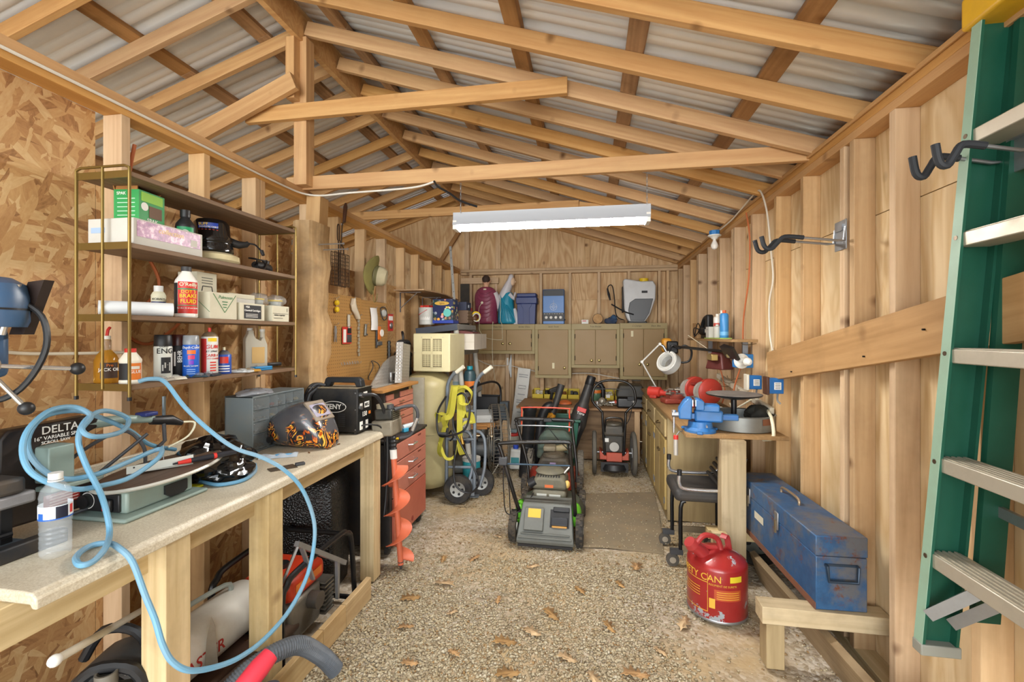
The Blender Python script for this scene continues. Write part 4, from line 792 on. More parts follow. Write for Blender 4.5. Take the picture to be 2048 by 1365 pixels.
o = peg('chain_strip', 'long narrow chain of clips hanging along the pegboard joint', 'chain', 3.43, 1.64); m = M()
for k in range(11): m.box((.012, .003*(-1)**k, -.03*k-.015), (.008, .02, .024), rx(.25*(-1)**k))
q = m.obj('links', pm('b9b4a6', .35, .5), o); q['kind'] = 'stuff'
o = peg('snap_hook', 'folding pocket tool hanging right of the clip chain', 'pocket tool', 3.54, 1.57); M().box((.014, .0, -.045), (.012, .026, .10), rx(-.15)).obj('body', pm('8a8a84', .35, .5), o, .004); M().box((.014, .012, -.085), (.014, .03, .014)).obj('blade', DGREY, o, .002)
o = peg('shop_gloves_pack', 'white wrapped pack hanging high on the pegboard', 'packet', 3.70, 1.715); M().loft([[(.01+.022*max(0, math.sin(a)), y0+.055*math.cos(a), z) for a in np.linspace(0, 2*PI, 13)[:-1]] for z, y0 in ((0, -.02), (-.07, 0), (-.14, .005), (-.19, .0))]).obj('pack', pm('dcdad8', .45, 0, .15), o)
o = peg('safety_goggles', 'clear safety goggles with dark strap on the pegboard', 'goggles', 3.86, 1.735); M().tube([(.02, -.055, -.02), (.03, -.05, -.09), (.03, 0, -.12), (.03, .05, -.09), (.02, .055, -.02), (.02, 0, .0)], .005, 7, True, k=3).obj('strap', DGREY, o); M().ell((.025, 0, -.055), (.02, .045, .035), 14, 9).obj('lens', pm('cfd4d2', .1, alpha=.5), o)
o = peg('caliper', 'grey caliper with orange tag and white dial', 'caliper', 3.79, 1.56); M().bx(.008, .018, -.06, -.035, -.19, .02).obj('beam', DGREY, o, .004); M().bx(.012, .02, -.03, .025, -.12, .0).obj('tag', ORG, o, .002); M().cyl((.016, .035, -.06), (.026, .035, -.06), .032, n=22).obj('dial', PRINTW, o); M().bx(.01, .02, -.045, .05, -.17, -.135).obj('jaw', ZINC, o, .002)
o = peg('key_card', 'red carded part hanging on the stud beside the pegboard', 'packet', 4.03, 1.68); M().bx(.01, .013, -.055, .055, -.16, .0).obj('card', REDP, o); M().bx(.0131, .0145, -.045, .045, -.06, -.02).obj('print', PRINTW, o); M().ell((.018, 0, -.11), (.012, .03, .03), 12, 8).obj('part', ZINC, o)
for k, y in enumerate(np.linspace(3.18, 3.42, 7)):
    o = T('wire_hook', 'empty wire hook low on the pegboard', 'hook', (-1.847, y, 1.255), 0, 'empty wire hooks on the pegboard'); M().tube([(0, 0, .02), (.004, 0, 0), (.03, 0, .0), (.034, 0, .016)], .002, 6).obj('wire', ZINC, o)
o = M().tube([(-1.82+.02*math.sin(a*3), 3.66+.07*math.cos(a), 1.16+.10*math.sin(a)) for a in np.linspace(0, 18, 90)], .004, 6).obj('cable_coil', DGREY); tag(o, 'dark cable coil hanging low at the pegboard corner', 'cable')
o = M().rings([(-1.83, 3.98, 1.43-.018*k) for k in range(13)], [.012+.006*(k % 2) for k in range(13)], 8).obj('auger_bit', pm('3a3a38', .4, .6)); tag(o, 'dark spiral drill bit hanging by the stud', 'drill bit')
# bracket shelf
bs = T('bracket_shelf', 'bowed bare board on two metal brackets above the plastic rack', 'shelf', (-1.86, 4.72, 1.91))
A = [[(x, y, dz+.010*math.sin((y+.6)*2.6)-.05*max(0, x-.18)*(y > .2)) for x, dz in ((0, 0), (.31, 0), (.31, .011), (0, .011))] for y in np.linspace(-.58, .62, 11)]
M().loft(A).obj('board', wood('c49c68', 'a87c48', 1, 0, name='thin_board', dirt=.1, var=.05), bs)
for y in (-.42, .2): M().bx(0, .004, y-.012, y+.012, -.20, -.002).obj('bracket_arm', ZINC, bs); M().bx(0, .22, y-.012, y+.012, -.006, -.001).obj('bracket_arm', ZINC, bs); M().bar((.004, y, -.16), (.18, y, -.006), .004, .012, (0,1,0)).obj('bracket_brace', ZINC, bs)

# red tool cabinet and chest
SAL = pm('bd7866', .42, 0, .22, '9a5a4a', 5); CBK = pm('2c2a2a', .5, 0, .25)
rc = T('tool_cabinet', 'faded red rolling tool cabinet with chrome drawer handles', 'tool cabinet', (-1.54, 3.17, 0))
M().bx(-.25, .24, -.33, .33, .07, .745).obj('body', CBK, rc, .004); M().bx(-.255, .255, -.335, .335, .745, .762).obj('top_tray', CBK, rc, .003)
M().bx(-.255, .262, -.335, -.31, .72, .775).obj('tray_edge', CBK, rc, .003)
for z0, z1 in ((.62, .735), (.50, .612), (.385, .492)):
    d = M().bx(.24, .256, -.30, .30, z0, z1).obj('drawer', SAL, rc, .003); M().tube([(.256, -.055, (z0+z1)/2+.012), (.285, -.045, (z0+z1)/2+.012), (.285, .045, (z0+z1)/2+.012), (.256, .055, (z0+z1)/2+.012)], .006, 8).obj('handle', CHROME, d); M().bx(.256, .2575, .13, .19, z1-.022, z1-.012).obj('badge', pm('6a2a22', .4), d)
d = M().bx(.24, .256, -.30, .30, .09, .378).obj('door', pm('b9654f', .42, 0, .25, '8d4a3a', 4), rc, .003); M().cyl((.256, .02, .13), (.2585, .02, .13), .018, n=16).obj('emblem', pm('93382c', .5), d)
M().cyl((.256, .28, .085), (.262, .28, .085), .008, n=10).obj('lock', STEEL, rc)
for x in (-.2, .2):
    for y in (-.28, .28): c_ = M().cyl((x-.012, y, .032), (x+.012, y, .032), .032, n=16).obj('caster', RUBBER, rc); M().bx(x-.018, x+.018, y-.012, y+.012, .04, .07).obj('caster_fork', DGREY, c_)
ch = T('tool_chest', 'faded red top tool chest standing on the rolling cabinet', 'tool chest', (-1.60, 3.19, .763))
M().bx(-.22, .215, -.25, .25, 0, .33).obj('body', pm('3a322e', .5, 0, .3), ch, .004)
for z0, z1 in ((.21, .255), (.155, .205), (.10, .15), (.02, .095)): d = M().bx(.215, .228, -.235, .235, z0, z1).obj('drawer', SAL, ch, .002); M().tube([(.228, -.03, (z0+z1)/2), (.243, -.025, (z0+z1)/2), (.243, .025, (z0+z1)/2), (.228, .03, (z0+z1)/2)], .004, 7).obj('handle', pm('8a6a50', .4, .5), d)
for y in (-.235, .0, .12): d = M().bx(.215, .228, y, y+.112, .26, .30).obj('drawer', SAL, ch, .002)
patch(.05, .03, pm('c8a468', .6), ch, (.2285, .17, .31), FX, 'label')
o = M().bx(-1.86, -1.33, 2.80, 3.43, 1.096, 1.118).obj('plank_top', wood('c08a4a', '9c6a30', 1, .2, name='stained_board', var=.05), None, .003); tag(o, 'amber stained wooden board lying on the tool chest', 'board')
o = T('scrub_brush', 'blue and white scrub brush lying on the tool cabinet', 'brush', (-1.34, 3.22, .763), 1.2); M().bx(-.05, .0, -.022, .022, 0, .03).obj('bristles', pm('3aa0c8', .8), o, .004); M().rings([(-.045, 0, .035), (.0, 0, .036), (.08, 0, .045), (.12, 0, .05)], [.018, .02, .012, .009], 10).obj('handle', pm('cfdfe6', .4), o)
o = T('marker_pen', 'small yellow marker lying on the tool cabinet corner', 'marker', (-1.32, 2.93, .763), .4); M().cyl((-.04, 0, .008), (.04, 0, .008), .008, n=10).obj('barrel', YEL, o); M().cyl((.04, 0, .008), (.055, 0, .008), .0085, n=10).obj('cap', BLACK, o)
# diamond plate pieces
DPm, tn, bb = base('diamond_plate'); v = objco(tn, (42, 42, 42), rnd=False); ck = tn.new('ShaderNodeTexBrick', i_Scale=1.0); tn.link(v, ck.inputs[0])
vo = tn.new('ShaderNodeTexVoronoi', i_Scale=1.0, i_Randomness=.15); tn.link(v, vo.inputs['Vector']); hh = tn.ramp(vo.outputs['Distance'], [(.2, 1), (.4, 0)])
bb.inputs['Base Color'].default_value = (*lin('c9c6c0'), 1); bb.inputs['Metallic'].default_value = .85; bb.inputs['Roughness'].default_value = .38; bump(tn, bb, hh, .5, .004)
o = T('tread_plate_wedge', 'cut corner of aluminium tread plate with square latch', 'metal plate', (-1.47, 3.12, 1.119)); M().prism([(-.24, 0), (.22, 0), (.22, .21), (.10, .20), (-.02, .16)], -.004, .004, 'x').obj('plate', DPm, o); M().bx(-.004, .05, -.24, .22, 0, .004).obj('flange', DPm, o)
l_ = M().bx(.004, .012, .09, .17, .01, .085).obj('latch_frame', CHROME, o, .004); M().bx(.012, .014, .105, .155, .022, .072).obj('latch_recess', pm('5a5048', .4, .4), l_)
o = T('tread_plate_channel', 'tall bent channel of aluminium tread plate leaning on the wall side', 'metal plate', (-1.40, 3.27, 1.119), rot=(-.10, 0, 0)); M().bx(-.003, .003, -.12, .13, 0, .30).obj('face', DPm, o); M().bx(-.003, .05, -.124, -.118, 0, .30).obj('side_flange', DPm, o); M().bx(-.05, .003, .126, .132, 0, .30).obj('side_flange', DPm, o)
o = M().box((0,0,0), (.42, .025, 1.12), rx(-.02)).obj('grey_sheet', pm('a39c8a', .75, 0, .35, '7a7260', 8), None, loc=(-1.55, 3.575, .57)); tag(o, 'mottled grey sheet leaning between the tool cabinet and the tank', 'sheet')
# auger with powerhead
au = T('earth_auger', 'orange spiral earth auger with engine powerhead beside the bench end', 'auger', (-1.17, 2.72, 0))
au.rotation_euler = (0, -.07, 0)
OR2 = pm('cc6848', .42, 0, .3, '8a4a30', 5)
M().cyl((0, 0, .03), (0, 0, .70), .018, n=14).obj('shaft', OR2, au)
rA, rB = [], []
m = M(); N = 120; pit = .19
for i in range(N+1):
    a = i/N*2*PI*3.1; z = .06+pit*a/(2*PI); R = .085; c_, s_ = math.cos(a), math.sin(a)
    m.v += [(.016*c_, .016*s_, z), (R*c_, R*s_, z-.012), (R*c_, R*s_, z-.008), (.016*c_, .016*s_, z+.006)]
for i in range(N):
    a = i*4; b_ = a+4
    for j in range(4): m.f.append((a+j, a+(j+1) % 4, b_+(j+1) % 4, b_+j))
m.obj('flighting', OR2, au, sharp=50); M().cyl((0, 0, 0), (0, 0, .05), .004, .02, 10).obj('point', DGREY, au)
M().cyl((0, 0, .70), (0, 0, .76), .022, n=14).obj('collar', WHITE, au); M().rings([(0, 0, .76+.012*k) for k in range(8)], [.02 if k % 2 else .026 for k in range(8)], 12).obj('spring_coupler', BLACK, au)
M().bx(-.11, .03, -.06, .10, .85, .95).obj('crankcase', pm('8d8676', .5, .4, .4), au, .012); M().bx(-.09, .03, -.05, .08, .95, 1.02).obj('cylinder_cover', pm('24241f', .5, 0, .3), au, .012); M().cyl((-.05, .02, 1.02), (-.05, .02, 1.045), .05, n=20).obj('recoil_cover', pm('9b9078', .5, 0, .3), au); M().cyl((.01, -.02, 1.02), (.01, -.02, 1.045), .022, n=14).obj('fuel_cap', DGREY, au)
M().tube([(.03, -.01, 1.01), (.08, .04, 1.02), (.135, .06, 1.015), (.15, .07, .95), (.10, .07, .84), (.03, .04, .82)], .011, 9, k=6).obj('handlebar', DGREY, au); M().rings([(.148, .07, .94), (.108, .07, .86)], .0135, 10).obj('grip', CHROME, au)
for k in range(5): M().bx(.03, .034, -.045, .075, .955+.012*k, .96+.012*k).obj('cooling_fin', pm('55503f', .5), au)

# beige compressor tank + window unit
TAN = pm('b9ad80', .4, 0, .15, '8a7c50'); tk = T('compressor_tank', 'beige vertical compressor tank behind the hand truck', 'tank', (-1.49, 4.10, 0))
M().lathe([(.10, .06), (.18, .09), (.225, .15), (.23, .2), (.23, 1.0), (.225, 1.05), (.17, 1.11), (.09, 1.14), (0, 1.145)], n=40).obj('shell', TAN, tk); M().lathe([(.231, .58), (.2335, .582), (.2335, .592), (.231, .594)], n=40).obj('weld_seam', TAN, tk)
for a in (.5, 2.6, 4.7): M().bar((.15*math.cos(a), .15*math.sin(a), .0), (.19*math.cos(a), .19*math.sin(a), .2), .05, .02).obj('leg', TAN, tk)
M().lathe([(.08, 1.13), (.09, 1.15)], n=20).obj('top_flange', BLACKM, tk)
BEI = pm('d0c79e', .45, 0, .08); ac = T('window_air_conditioner', 'cream window air conditioner standing on the tank', 'air conditioner', (-1.385, 4.12, 1.152), -.03)
M().bx(-.175, .175, -.22, .22, 0, .345).obj('case', BEI, ac, .01)
g_ = M().bx(-.085, .105, -.226, -.22, .04, .30).obj('grille_frame', BEI, ac, .003)
M().bx(-.08, .10, -.2265, -.2255, .045, .295).obj('grille_recess', pm('57482e', .6), ac)
for xa, xb in ((-.08, -.003), (.017, .10)):
    for za, zb in ((.05, .16), (.18, .29)):
        for k in range(13): z = za+(zb-za)*(k+.5)/13; M().bx(xa+.004, xb-.004, -.2295, -.2265, z-.0022, z+.0022).obj('slat', BEI, g_)
        for x in (xa+(xb-xa)*.33, xa+(xb-xa)*.66): M().bx(x-.0015, x+.0015, -.230, -.2265, za, zb).obj('grille_bar', BEI, g_)
for xa, xb, za, zb in ((-.004, .018, .04, .30), (-.085, .105, .158, .182)): M().bx(xa, xb, -.2305, -.226, za, zb).obj('grille_bar', BEI, g_)
for x, z in ((-.09, .31), (.0, .31), (.11, .31), (-.16, .17)): M().cyl((x, -.2205, z), (x, -.2225, z), .004, n=8).obj('screw', ZINC, ac)
o = T('motor_pump', 'black pump motor with hose elbow left of the air conditioner', 'pump', (-1.71, 4.02, 1.06)); M().lathe([(.075, 0), (.08, .01), (.08, .10), (.083, .105), (.083, .12), (.078, .125), (.078, .22), (.085, .225), (.085, .25), (.06, .28)], n=24).obj('housing', pm('202124', .4), o); M().rings([(.0, -.05, .33), (-.0, .07, .33)], .05, 18).obj('motor', BLACK, o); M().cyl((0, -.055, .33), (0, -.07, .33), .04, .03, 18).obj('end_cap', DGREY, o); M().tube([(.0, .0, .37), (.0, .0, .42), (-.02, .03, .45), (-.02, .05, .40)], .012, 8, k=4).obj('elbow', BLACK, o); M().bx(-.05, .05, -.05, .05, -1.06, .0).obj('stand', DGREY, o)

# hand truck
HT = pm('6c7680', .45, .2, .25); hd = T('hand_truck', 'grey tube hand truck with rubber wheels and white grips', 'hand truck', (-1.13, 3.98, 0), rot=(0, 0, .12))
for x in (-.13, .12):
    M().tube([(x, -.06, .10), (x, -.04, .6), (x, -.02, .95), (x+.01, -.02, 1.05), (x+.05, -.03, 1.12), (x+.09, -.04, 1.15)], .0165, 10, k=5).obj('side_rail', HT, hd)
    M().rings([(x+.085, -.038, 1.147), (x+.155, -.06, 1.20)], [.019, .019], 12).obj('grip', pm('d6d0be', .6), hd)
for z in (.3, .55, .8): M().tube([(-.13, -.045, z), (.12, -.045, z)], .013, 8).obj('cross_bar', HT, hd)
for x in (.02, .13): M().tube([(x-.02, -.03, .62), (x+.04, -.0, .60), (x+.08, -.02, .52), (x+.08, -.05, .3), (x+.04, -.08, .14)], .014, 9, k=5).obj('stair_guide', HT, hd)
M().bx(-.16, .15, .0, .22, .012, .02).obj('toe_plate', HT, hd, .003); M().bx(-.13, .12, -.06, -.05, .05, .2).obj('back_plate', HT, hd)
def wheel(parent, c, R, w, axis, tire, hub, hr=.55, name='wheel', n=28, spokes=5, tread=0):
    prof = [(R*hr, -w/2), (R*.93, -w/2), (R, -w*.32), (R, w*.32), (R*.93, w/2), (R*hr, w/2)]
    o = M().lathe(prof+[prof[0]], c, n, axis).obj(name, tire, parent); 
    h_ = M().lathe([(R*hr*1.01, -w*.30), (R*hr*.95, -w*.36), (R*.25, -w*.30), (R*.22, -w*.5), (R*.0, -w*.5)], c, n, axis).obj('hub', hub, o); M().lathe([(R*hr*1.01, w*.30), (R*hr*.95, w*.36), (R*.25, w*.30), (R*.22, w*.5), (R*.0, w*.5)], c, n, axis).obj('hub', hub, o)
    ax = {'x': 0, 'y': 1, 'z': 2}[axis]
    for k in range(spokes):
        a = 2*PI*k/spokes
        for sg in (-1, 1):
            p = [0, 0, 0]; p[ax] = sg*w*.335; u, v_ = math.cos(a)*R*hr*.62, math.sin(a)*R*hr*.62
            i, j = [q for q in range(3) if q != ax]; p[i] = u; p[j] = v_; p = Vector(p)+Vector(c); q_ = Vector((0, 0, 0)); q_[ax] = sg*w*.03
            M().cyl(p-q_, p+q_, R*hr*.17, n=10).obj('vent', BLACK, o)
    if tread:
        m = M()
        for k in range(tread):
            a = 2*PI*k/tread
            for sg in (-1, 1):
                p = [0, 0, 0]; p[ax] = sg*w*.22; i, j = [q for q in range(3) if q != ax]; p[i] = R*math.cos(a+sg*.06); p[j] = R*math.sin(a+sg*.06)
                Rm = Matrix.Rotation(a if ax == 2 else (a if ax == 0 else -a), 3, axis.upper()); d_ = [w*.4]*3; d_[i] = .012; d_[j] = R*.16; d_[ax] = w*.36
                m.box(Vector(p)+Vector(c), d_, Rm)
        q = m.obj('tread_blocks', tire, o); q['kind'] = 'stuff'
    return o
HUBG = pm('a9aba8', .4, .4, .2)
wheel(hd, (-.02, -.10, .125), .125, .07, 'y', RUBBER, HUBG); wheel(hd, (.16, .10, .125), .125, .07, 'y', RUBBER, HUBG); M().cyl((-.02, -.1, .125), (.16, .1, .125), .012, n=10).obj('axle', ZINC, hd)
# straps and cord on the hand truck
STR = pm('b8b03a', .8, 0, .3, '8a8230', 6)
ys_ = T('tow_strap', 'yellow webbing tow strap draped over the hand truck handle', 'strap', (-1.14, 3.86, .3))
def ribbon(pts, w, name, parent, mat, dirv=(1, 0, 0), th=.003, k=5):
    P_ = cr(pts, k); m = M(); rgs = []
    for i, p in enumerate(P_):
        t_ = (P_[min(i+1, len(P_)-1)]-P_[max(0, i-1)]).normalized(); d = Vector(dirv); d = (d-t_*d.dot(t_)).normalized(); nn = t_.cross(d)
        rgs.append([p+d*w/2+nn*th/2, p-d*w/2+nn*th/2, p-d*w/2-nn*th/2, p+d*w/2-nn*th/2])
    return m.loft(rgs).obj(name, mat, parent)
for k, (x0, x1, zb, yy) in enumerate(((-.02, -.14, .12, -.02), (.01, -.09, .38, -.05), (.05, .05, .15, -.03), (.06, .14, .42, -.02), (.0, -.16, .42, 0))):
    ribbon([(x0, yy+.04, .70), (x0, yy, .74), (x0, yy-.05, .70), (x0*.7+x1*.3, yy-.06, .5), (x1, yy-.05, zb+.08), (x1+.015, yy-.03, zb)], .05, 'webbing', ys_, STR, (1, .3*(k-2), 0))
ribbon([(.03, -.08, .72), (.10, -.1, .74), (.16, -.1, .68), (.13, -.1, .60), (.06, -.1, .60), (.04, -.09, .66)], .045, 'loop', ys_, STR, (0, 1, .4)); ribbon([(-.14, -.06, .25), (-.08, -.08, .12), (.0, -.08, .14), (.03, -.07, .3), (.08, -.08, .42), (.15, -.06, .44)], .025, 'tail', ys_, STR, (0, .5, 1))
M().tube([(-.05, -.07, .33), (-.02, -.09, .36), (-.01, -.09, .30), (-.04, -.08, .27)], .008, 7, k=4).obj('ratchet_hook', BLACK, ys_)
o = T('jumper_cable', 'black rubber cable looped over the hand truck', 'cable', (-1.12, 3.80, .5)); M().tube([(-.1, .0, .45), (-.18, 0, .3), (-.16, -.02, .12), (-.05, -.04, .12), (.08, -.04, .18), (.12, -.04, .35), (.06, -.03, .48), (-.02, -.02, .42), (-.03, -.02, .2), (.06, -.04, .02), (.16, -.05, -.15), (.2, -.05, -.28), (.12, -.05, -.36), (-.0, -.05, -.3), (-.02, -.03, -.1), (.02, 0, .1)], .009, 8, k=7).obj('cable', BLACK, o)
M().rings([(-.16, -.03, .13), (-.08, -.04, .13)], [.012, .016], 8).obj('clamp', DGREY, o); M().rings([(.04, -.03, .12), (.06, -.04, .05)], [.01, .014], 8).obj('brass_fitting', pm('b08a40', .35, .8), o)

# plastic rack
RK = pm('8d8d88', .5, 0, .25, '5d5546'); RKD = pm('3c4350', .5, 0, .15); LEGM = pm('bdbbb2', .5, 0, .15)
rk = T('storage_rack', 'leaning grey plastic shelving rack in the back left corner', 'shelf rack', (-1.335, 4.72, .03), rot=(0, -.105, 0))
for i, z in enumerate((1.49, 1.235, .80, .42, .08)):
    s_ = M().bx(-.215, .215, -.38, .38, z, z+.06).obj('shelf', RK, rk, .008)
    if i == 0: M().bx(-.217, .217, -.385, -.379, z-.002, z+.062).obj('front_edge', RKD, s_, .004)
for x in (-.17, .185):
    for y in (-.33, .33): M().cyl((x, y, .0), (x, y, 1.495), .026, n=14).obj('leg', LEGM, rk)
for y in (-.33,): 
    for z in (1.17, .36): M().cyl((.185, y, z), (.185, y, z+.08), .0285, n=14).obj('leg_collar', RKD, rk)
ztop = 1.60
o = T('paint_can', 'white pail with red stripe on the top of the plastic rack', 'pail', (-1.64, 4.47, ztop-.012)); M().lathe([(.075, 0), (.08, .005), (.086, .17), (.088, .175)], n=24).obj('body', pm('c6c6c0', .4, 0, .15), o); band(.0815, -2.2, -.9, .05, .11, WHITE, o, 'label'); M().bar((-.06, -.072, .10), (.03, -.084, .15), .004, .012, (0,1,0)).obj('stripe', REDP, o)
m = M(); 
for k in range(5): m.box((-.05+.025*k, .01*(-1)**k, .185), (.03, .06, .025), rz(k))
q = m.obj('red_contents', REDP, o); q['kind'] = 'stuff'
pk, tn, bb = base('gift_box_print'); v = objco(tn, rnd=False); vo = tn.new('ShaderNodeTexVoronoi', i_Scale=26); tn.link(v, vo.inputs['Vector'])
cc = tn.mix(tn.ramp(vo.outputs['Distance'], [(.36, 1), (.42, 0)]), lin('16204e'), tn.mix(.4, vo.outputs['Color'], lin('d9b23a'))); cc = tn.mix(tn.ramp(noise(tn, v, 9, 3), [(.5, 0), (.6, .8)]), cc, lin('1d3a2c')); tn.link(cc, bb.inputs['Base Color']); bb.inputs['Roughness'].default_value = .3
o = T('ornament_box', 'dark blue toy box covered with bright round pictures', 'box', (-1.44, 4.47, ztop-.0), .02); M().bx(-.105, .105, -.1, .1, 0, .24).obj('body', pk, o, .003); M().bx(-.107, .107, -.102, .102, .0, .03).obj('blue_base', pm('1f3a9c', .4), o); M().bx(-.1, .1, -.1, .1, .24, .243).obj('lid', pm('23306e', .4), o); M().lathe([(0, 0), (1, 0), (1, .002), (0, .002)], n=28, sx=.075, sy=.02).xf(rx(PI/2), (-.01, -.101, .2)).obj('printed_oval', pm('c8a03a', .4), o); text('lights', .026, pm('5d3a10', .5), o, (-.01, -.1035, .2), FY, ital=.2)
M().lathe([(0, 0), (1, 0), (1, .002), (0, .002)], n=24, sx=.04, sy=.04).xf(rx(PI/2), (.045, -.101, .105)).obj('printed_disc', pm('5fb8b0', .4), o)
o = T('ladder_rail_strip', 'perforated white metal strip leaning in the back corner', 'metal strip', (-1.46, 4.9, 1.60)); 
M().bar((.0, 0, 0), (-.26, .62, 1.0), .004, .03, (1, .2, 0)).obj('strip', pm('c9ccca', .4, .3), o)
for k in range(9): f_ = (k+.5)/9; M().box((-.26*f_+.0025, .62*f_-.003, 1.0*f_), (.004, .008, .012)).obj('slot', BLACK, o)
o = carton('wood_crate', 'brown slatted wooden crate on the rack top', -1.37, 4.86, ztop+.01, .16, .2, .14, pm('6a5240', .6, 0, .4)); 
for k in range(4): M().bx(.08, .086, -.098, .098, .01+.034*k, .036+.034*k).obj('slat', pm('77604a', .6, 0, .4), o)
o = carton('dark_case', 'small navy case on top of the slatted crate', -1.38, 4.87, ztop+.152, .15, .19, .09, pm('2a3048', .5)); M().bx(.075, .08, -.02, .02, .03, .06).obj('clasp', ZINC, o)
o = M().bx(-1.83, -1.70, 6.36, 6.38, 1.45, 2.22).obj('weathered_board', pm('2a2824', .6, 0, .3)); tag(o, 'dark weathered board leaning in the back left corner', 'board')
o = T('rope_spools', 'red and yellow cord spools at the rack edge', 'cord spool', (-1.30, 4.98, ztop+.03)); M().bx(-.03, -.005, -.04, .04, .0, .16).obj('red_bracket', REDP, o, .004); M().tube([(.05+.045*math.cos(a), .0, .06+.05*math.sin(a)) for a in np.linspace(0, 2*PI, 20)[:-1]], .01, 8, True).obj('yellow_coil', YEL, o); M().tube([(.06+.04*math.cos(a), -.025, .05+.045*math.sin(a)) for a in np.linspace(0, 2*PI, 20)[:-1]], .008, 8, True).obj('grey_coil', pm('b9b4a8', .5), o); M().ell((.03, 0, .04), (.04, .04, .04), 12, 8).obj('dark_spool', pm('5a3a20', .5), o)
# second tier
o = carton('carton_box', 'white shipping carton on the rack second shelf', -1.27, 4.66, 1.335, .30, .55, .16, pm('cdc5b8', .7, 0, .15)); M().bx(.15, .1505, .03, .035, 0, .16).obj('flap_seam', pm('8a8070', .7), o); M().bx(-.15, .15, -.276, -.275, .075, .08).obj('tape', pm('b5ab98', .4), o)
o = T('folded_cloth', 'folded maroon cloth on top of the white carton', 'cloth', (-1.27, 4.6, 1.497)); M().loft([[(x, y, h) for x, h in ((-.11, 0), (.12, 0), (.12, .012+.006*math.sin(y*40)), (0, .03+.006*math.cos(y*30)), (-.11, .02))] for y in np.linspace(-.16, .16, 9)]).obj('fold', pm('6d3a3a', .8, 0, .3), o)
m = M(); rs = random.Random(9)
for k in range(26): m.box((rs.uniform(-.12, .12), rs.uniform(-.05, .3), rs.uniform(.0, .17)), (rs.uniform(.02, .07), rs.uniform(.02, .06), rs.uniform(.02, .05)), rz(rs.random()*3) @ rx(rs.random()))
o = m.obj('metal_fittings', pm('2f302e', .4, .4, .4), loc=(-1.31, 4.78, 1.37)); tag(o, 'tangle of dark plumbing fittings behind the white carton', 'fittings'); o['kind'] = 'stuff'
# third tier: jugs, hoses
zt = .915
o = T('cleaner_jug', 'dark cleaner jug with orange label and teal cap', 'jug', (-1.20, 4.52, zt), .3); M().lathe([(.06, 0), (.065, .005), (.065, .16), (.05, .2), (.025, .215)], n=22).obj('body', pm('2f4a52', .4), o); M().cyl((0, 0, .215), (0, 0, .25), .03, n=16).obj('cap', pm('1f8fa0', .4), o); band(.0655, -2.6, 1, .02, .10, ORG, o, 'label', 24)
o = T('sealant_box', 'narrow white box beside the dark cleaner jug', 'box', (-1.31, 4.44, zt)); M().bx(-.04, .04, -.03, .03, 0, .22).obj('body', WHITE, o, .002); M().bx(-.038, .038, -.031, -.03, .02, .1).obj('print', pm('9ab0b8', .5), o)
o = M().tube([(-1.22, 4.4, .93), (-1.12, 4.5, .97), (-1.02, 4.8, .98), (-.98, 5.0, .90), (-.98, 5.02, .72), (-1.02, 5.0, .62)], .012, 9, k=7).obj('black_hose', BLACK); tag(o, 'black hose arching out of the rack towards the back wall', 'hose')
o = T('black_duct', 'black corrugated tube lying on the rack third shelf', 'tube', (-1.22, 4.74, zt+.03)); M().rings([(0, -.2+.02*k, .0) for k in range(21)], [.03 if k % 2 else .026 for k in range(21)], 14).obj('tube', BLACK, o)
# fourth tier
zf = .535
def drawerbox(x, y, z, lb):
    o = T('bin_drawers', lb, 'organizer', (x, y, z)); M().bx(-.07, .07, -.09, .09, 0, .22).obj('shell', pm('a8a49a', .4, alpha=.8), o, .004)
    for k in range(3): d = M().bx(-.065, .065, -.094, -.09, .012+.07*k, .072+.07*k).obj('drawer', pm('c8cac6', .2, alpha=.6), o, .002); M().bx(-.02, .02, -.104, -.094, .035+.07*k, .045+.07*k).obj('pull', WHITE, d)
    return o
drawerbox(-1.23, 4.47, zf, 'clear three-drawer bin on the lower rack shelf')
o = T('blister_tray', 'clear plastic clamshell tray with white parts', 'tray', (-1.10, 4.66, zf+.05), .3); M().loft([[(x, -.12, .0), (x, -.1, .07), (x, .1, .1), (x, .12, .0)] for x in np.linspace(-.1, .1, 4)]).obj('tray', pm('d9dcda', .12, alpha=.6), o); M().box((0, 0, .045), (.13, .15, .04)).obj('contents', pm('cfcfca', .4), o, .01); M().bx(-.12, .12, -.14, .14, -.05, -.005).obj('carton_below', CARD, o, .003)
o = T('black_crate', 'dark open crate at the back of the lower rack shelf', 'crate', (-1.12, 4.97, zf+.01)); 
for a in ((-.14, .14, -.1, -.09), (-.14, .14, .09, .1), (-.14, -.13, -.09, .09), (.13, .14, -.09, .09)): M().bx(*a, 0, .26).obj('side', BLACK, o, .004)
M().bx(-.13, .13, -.09, .09, 0, .01).obj('bottom', BLACK, o)
o = carton('grey_box', 'slate grey flat box standing beside the black crate', -.93, 5.03, .535, .09, .12, .2, pm('3f4a52', .5)); M().bx(-.04, .04, -.061, -.06, .09, .1).obj('strap', BLACK, o); M().bx(-.05, .05, -.07, .07, -.535, -.002).obj('stand', PINEZ, o)
o = carton('cardboard_sheet', 'torn cardboard tray on the lower rack shelf', -1.13, 4.52, zf, .22, .16, .03, CARD, .2); M().bx(-.11, .11, -.09, -.08, .03, .05).obj('torn_edge', CARD, o)
o = T('teal_pail', 'teal cylindrical canister on the floor behind the hand truck', 'canister', (-1.12, 4.28, .0)); M().lathe([(.08, 0), (.085, .01), (.085, .27), (.08, .28), (0, .28)], n=24).obj('body', pm('2a9aa8', .45), o); M().lathe([(.088, .27), (.088, .3), (.0, .305)], n=24).obj('lid', WHITE, o); band(.0855, -2.6, -.6, .08, .2, pm('3fb0bc', .4), o, 'label')
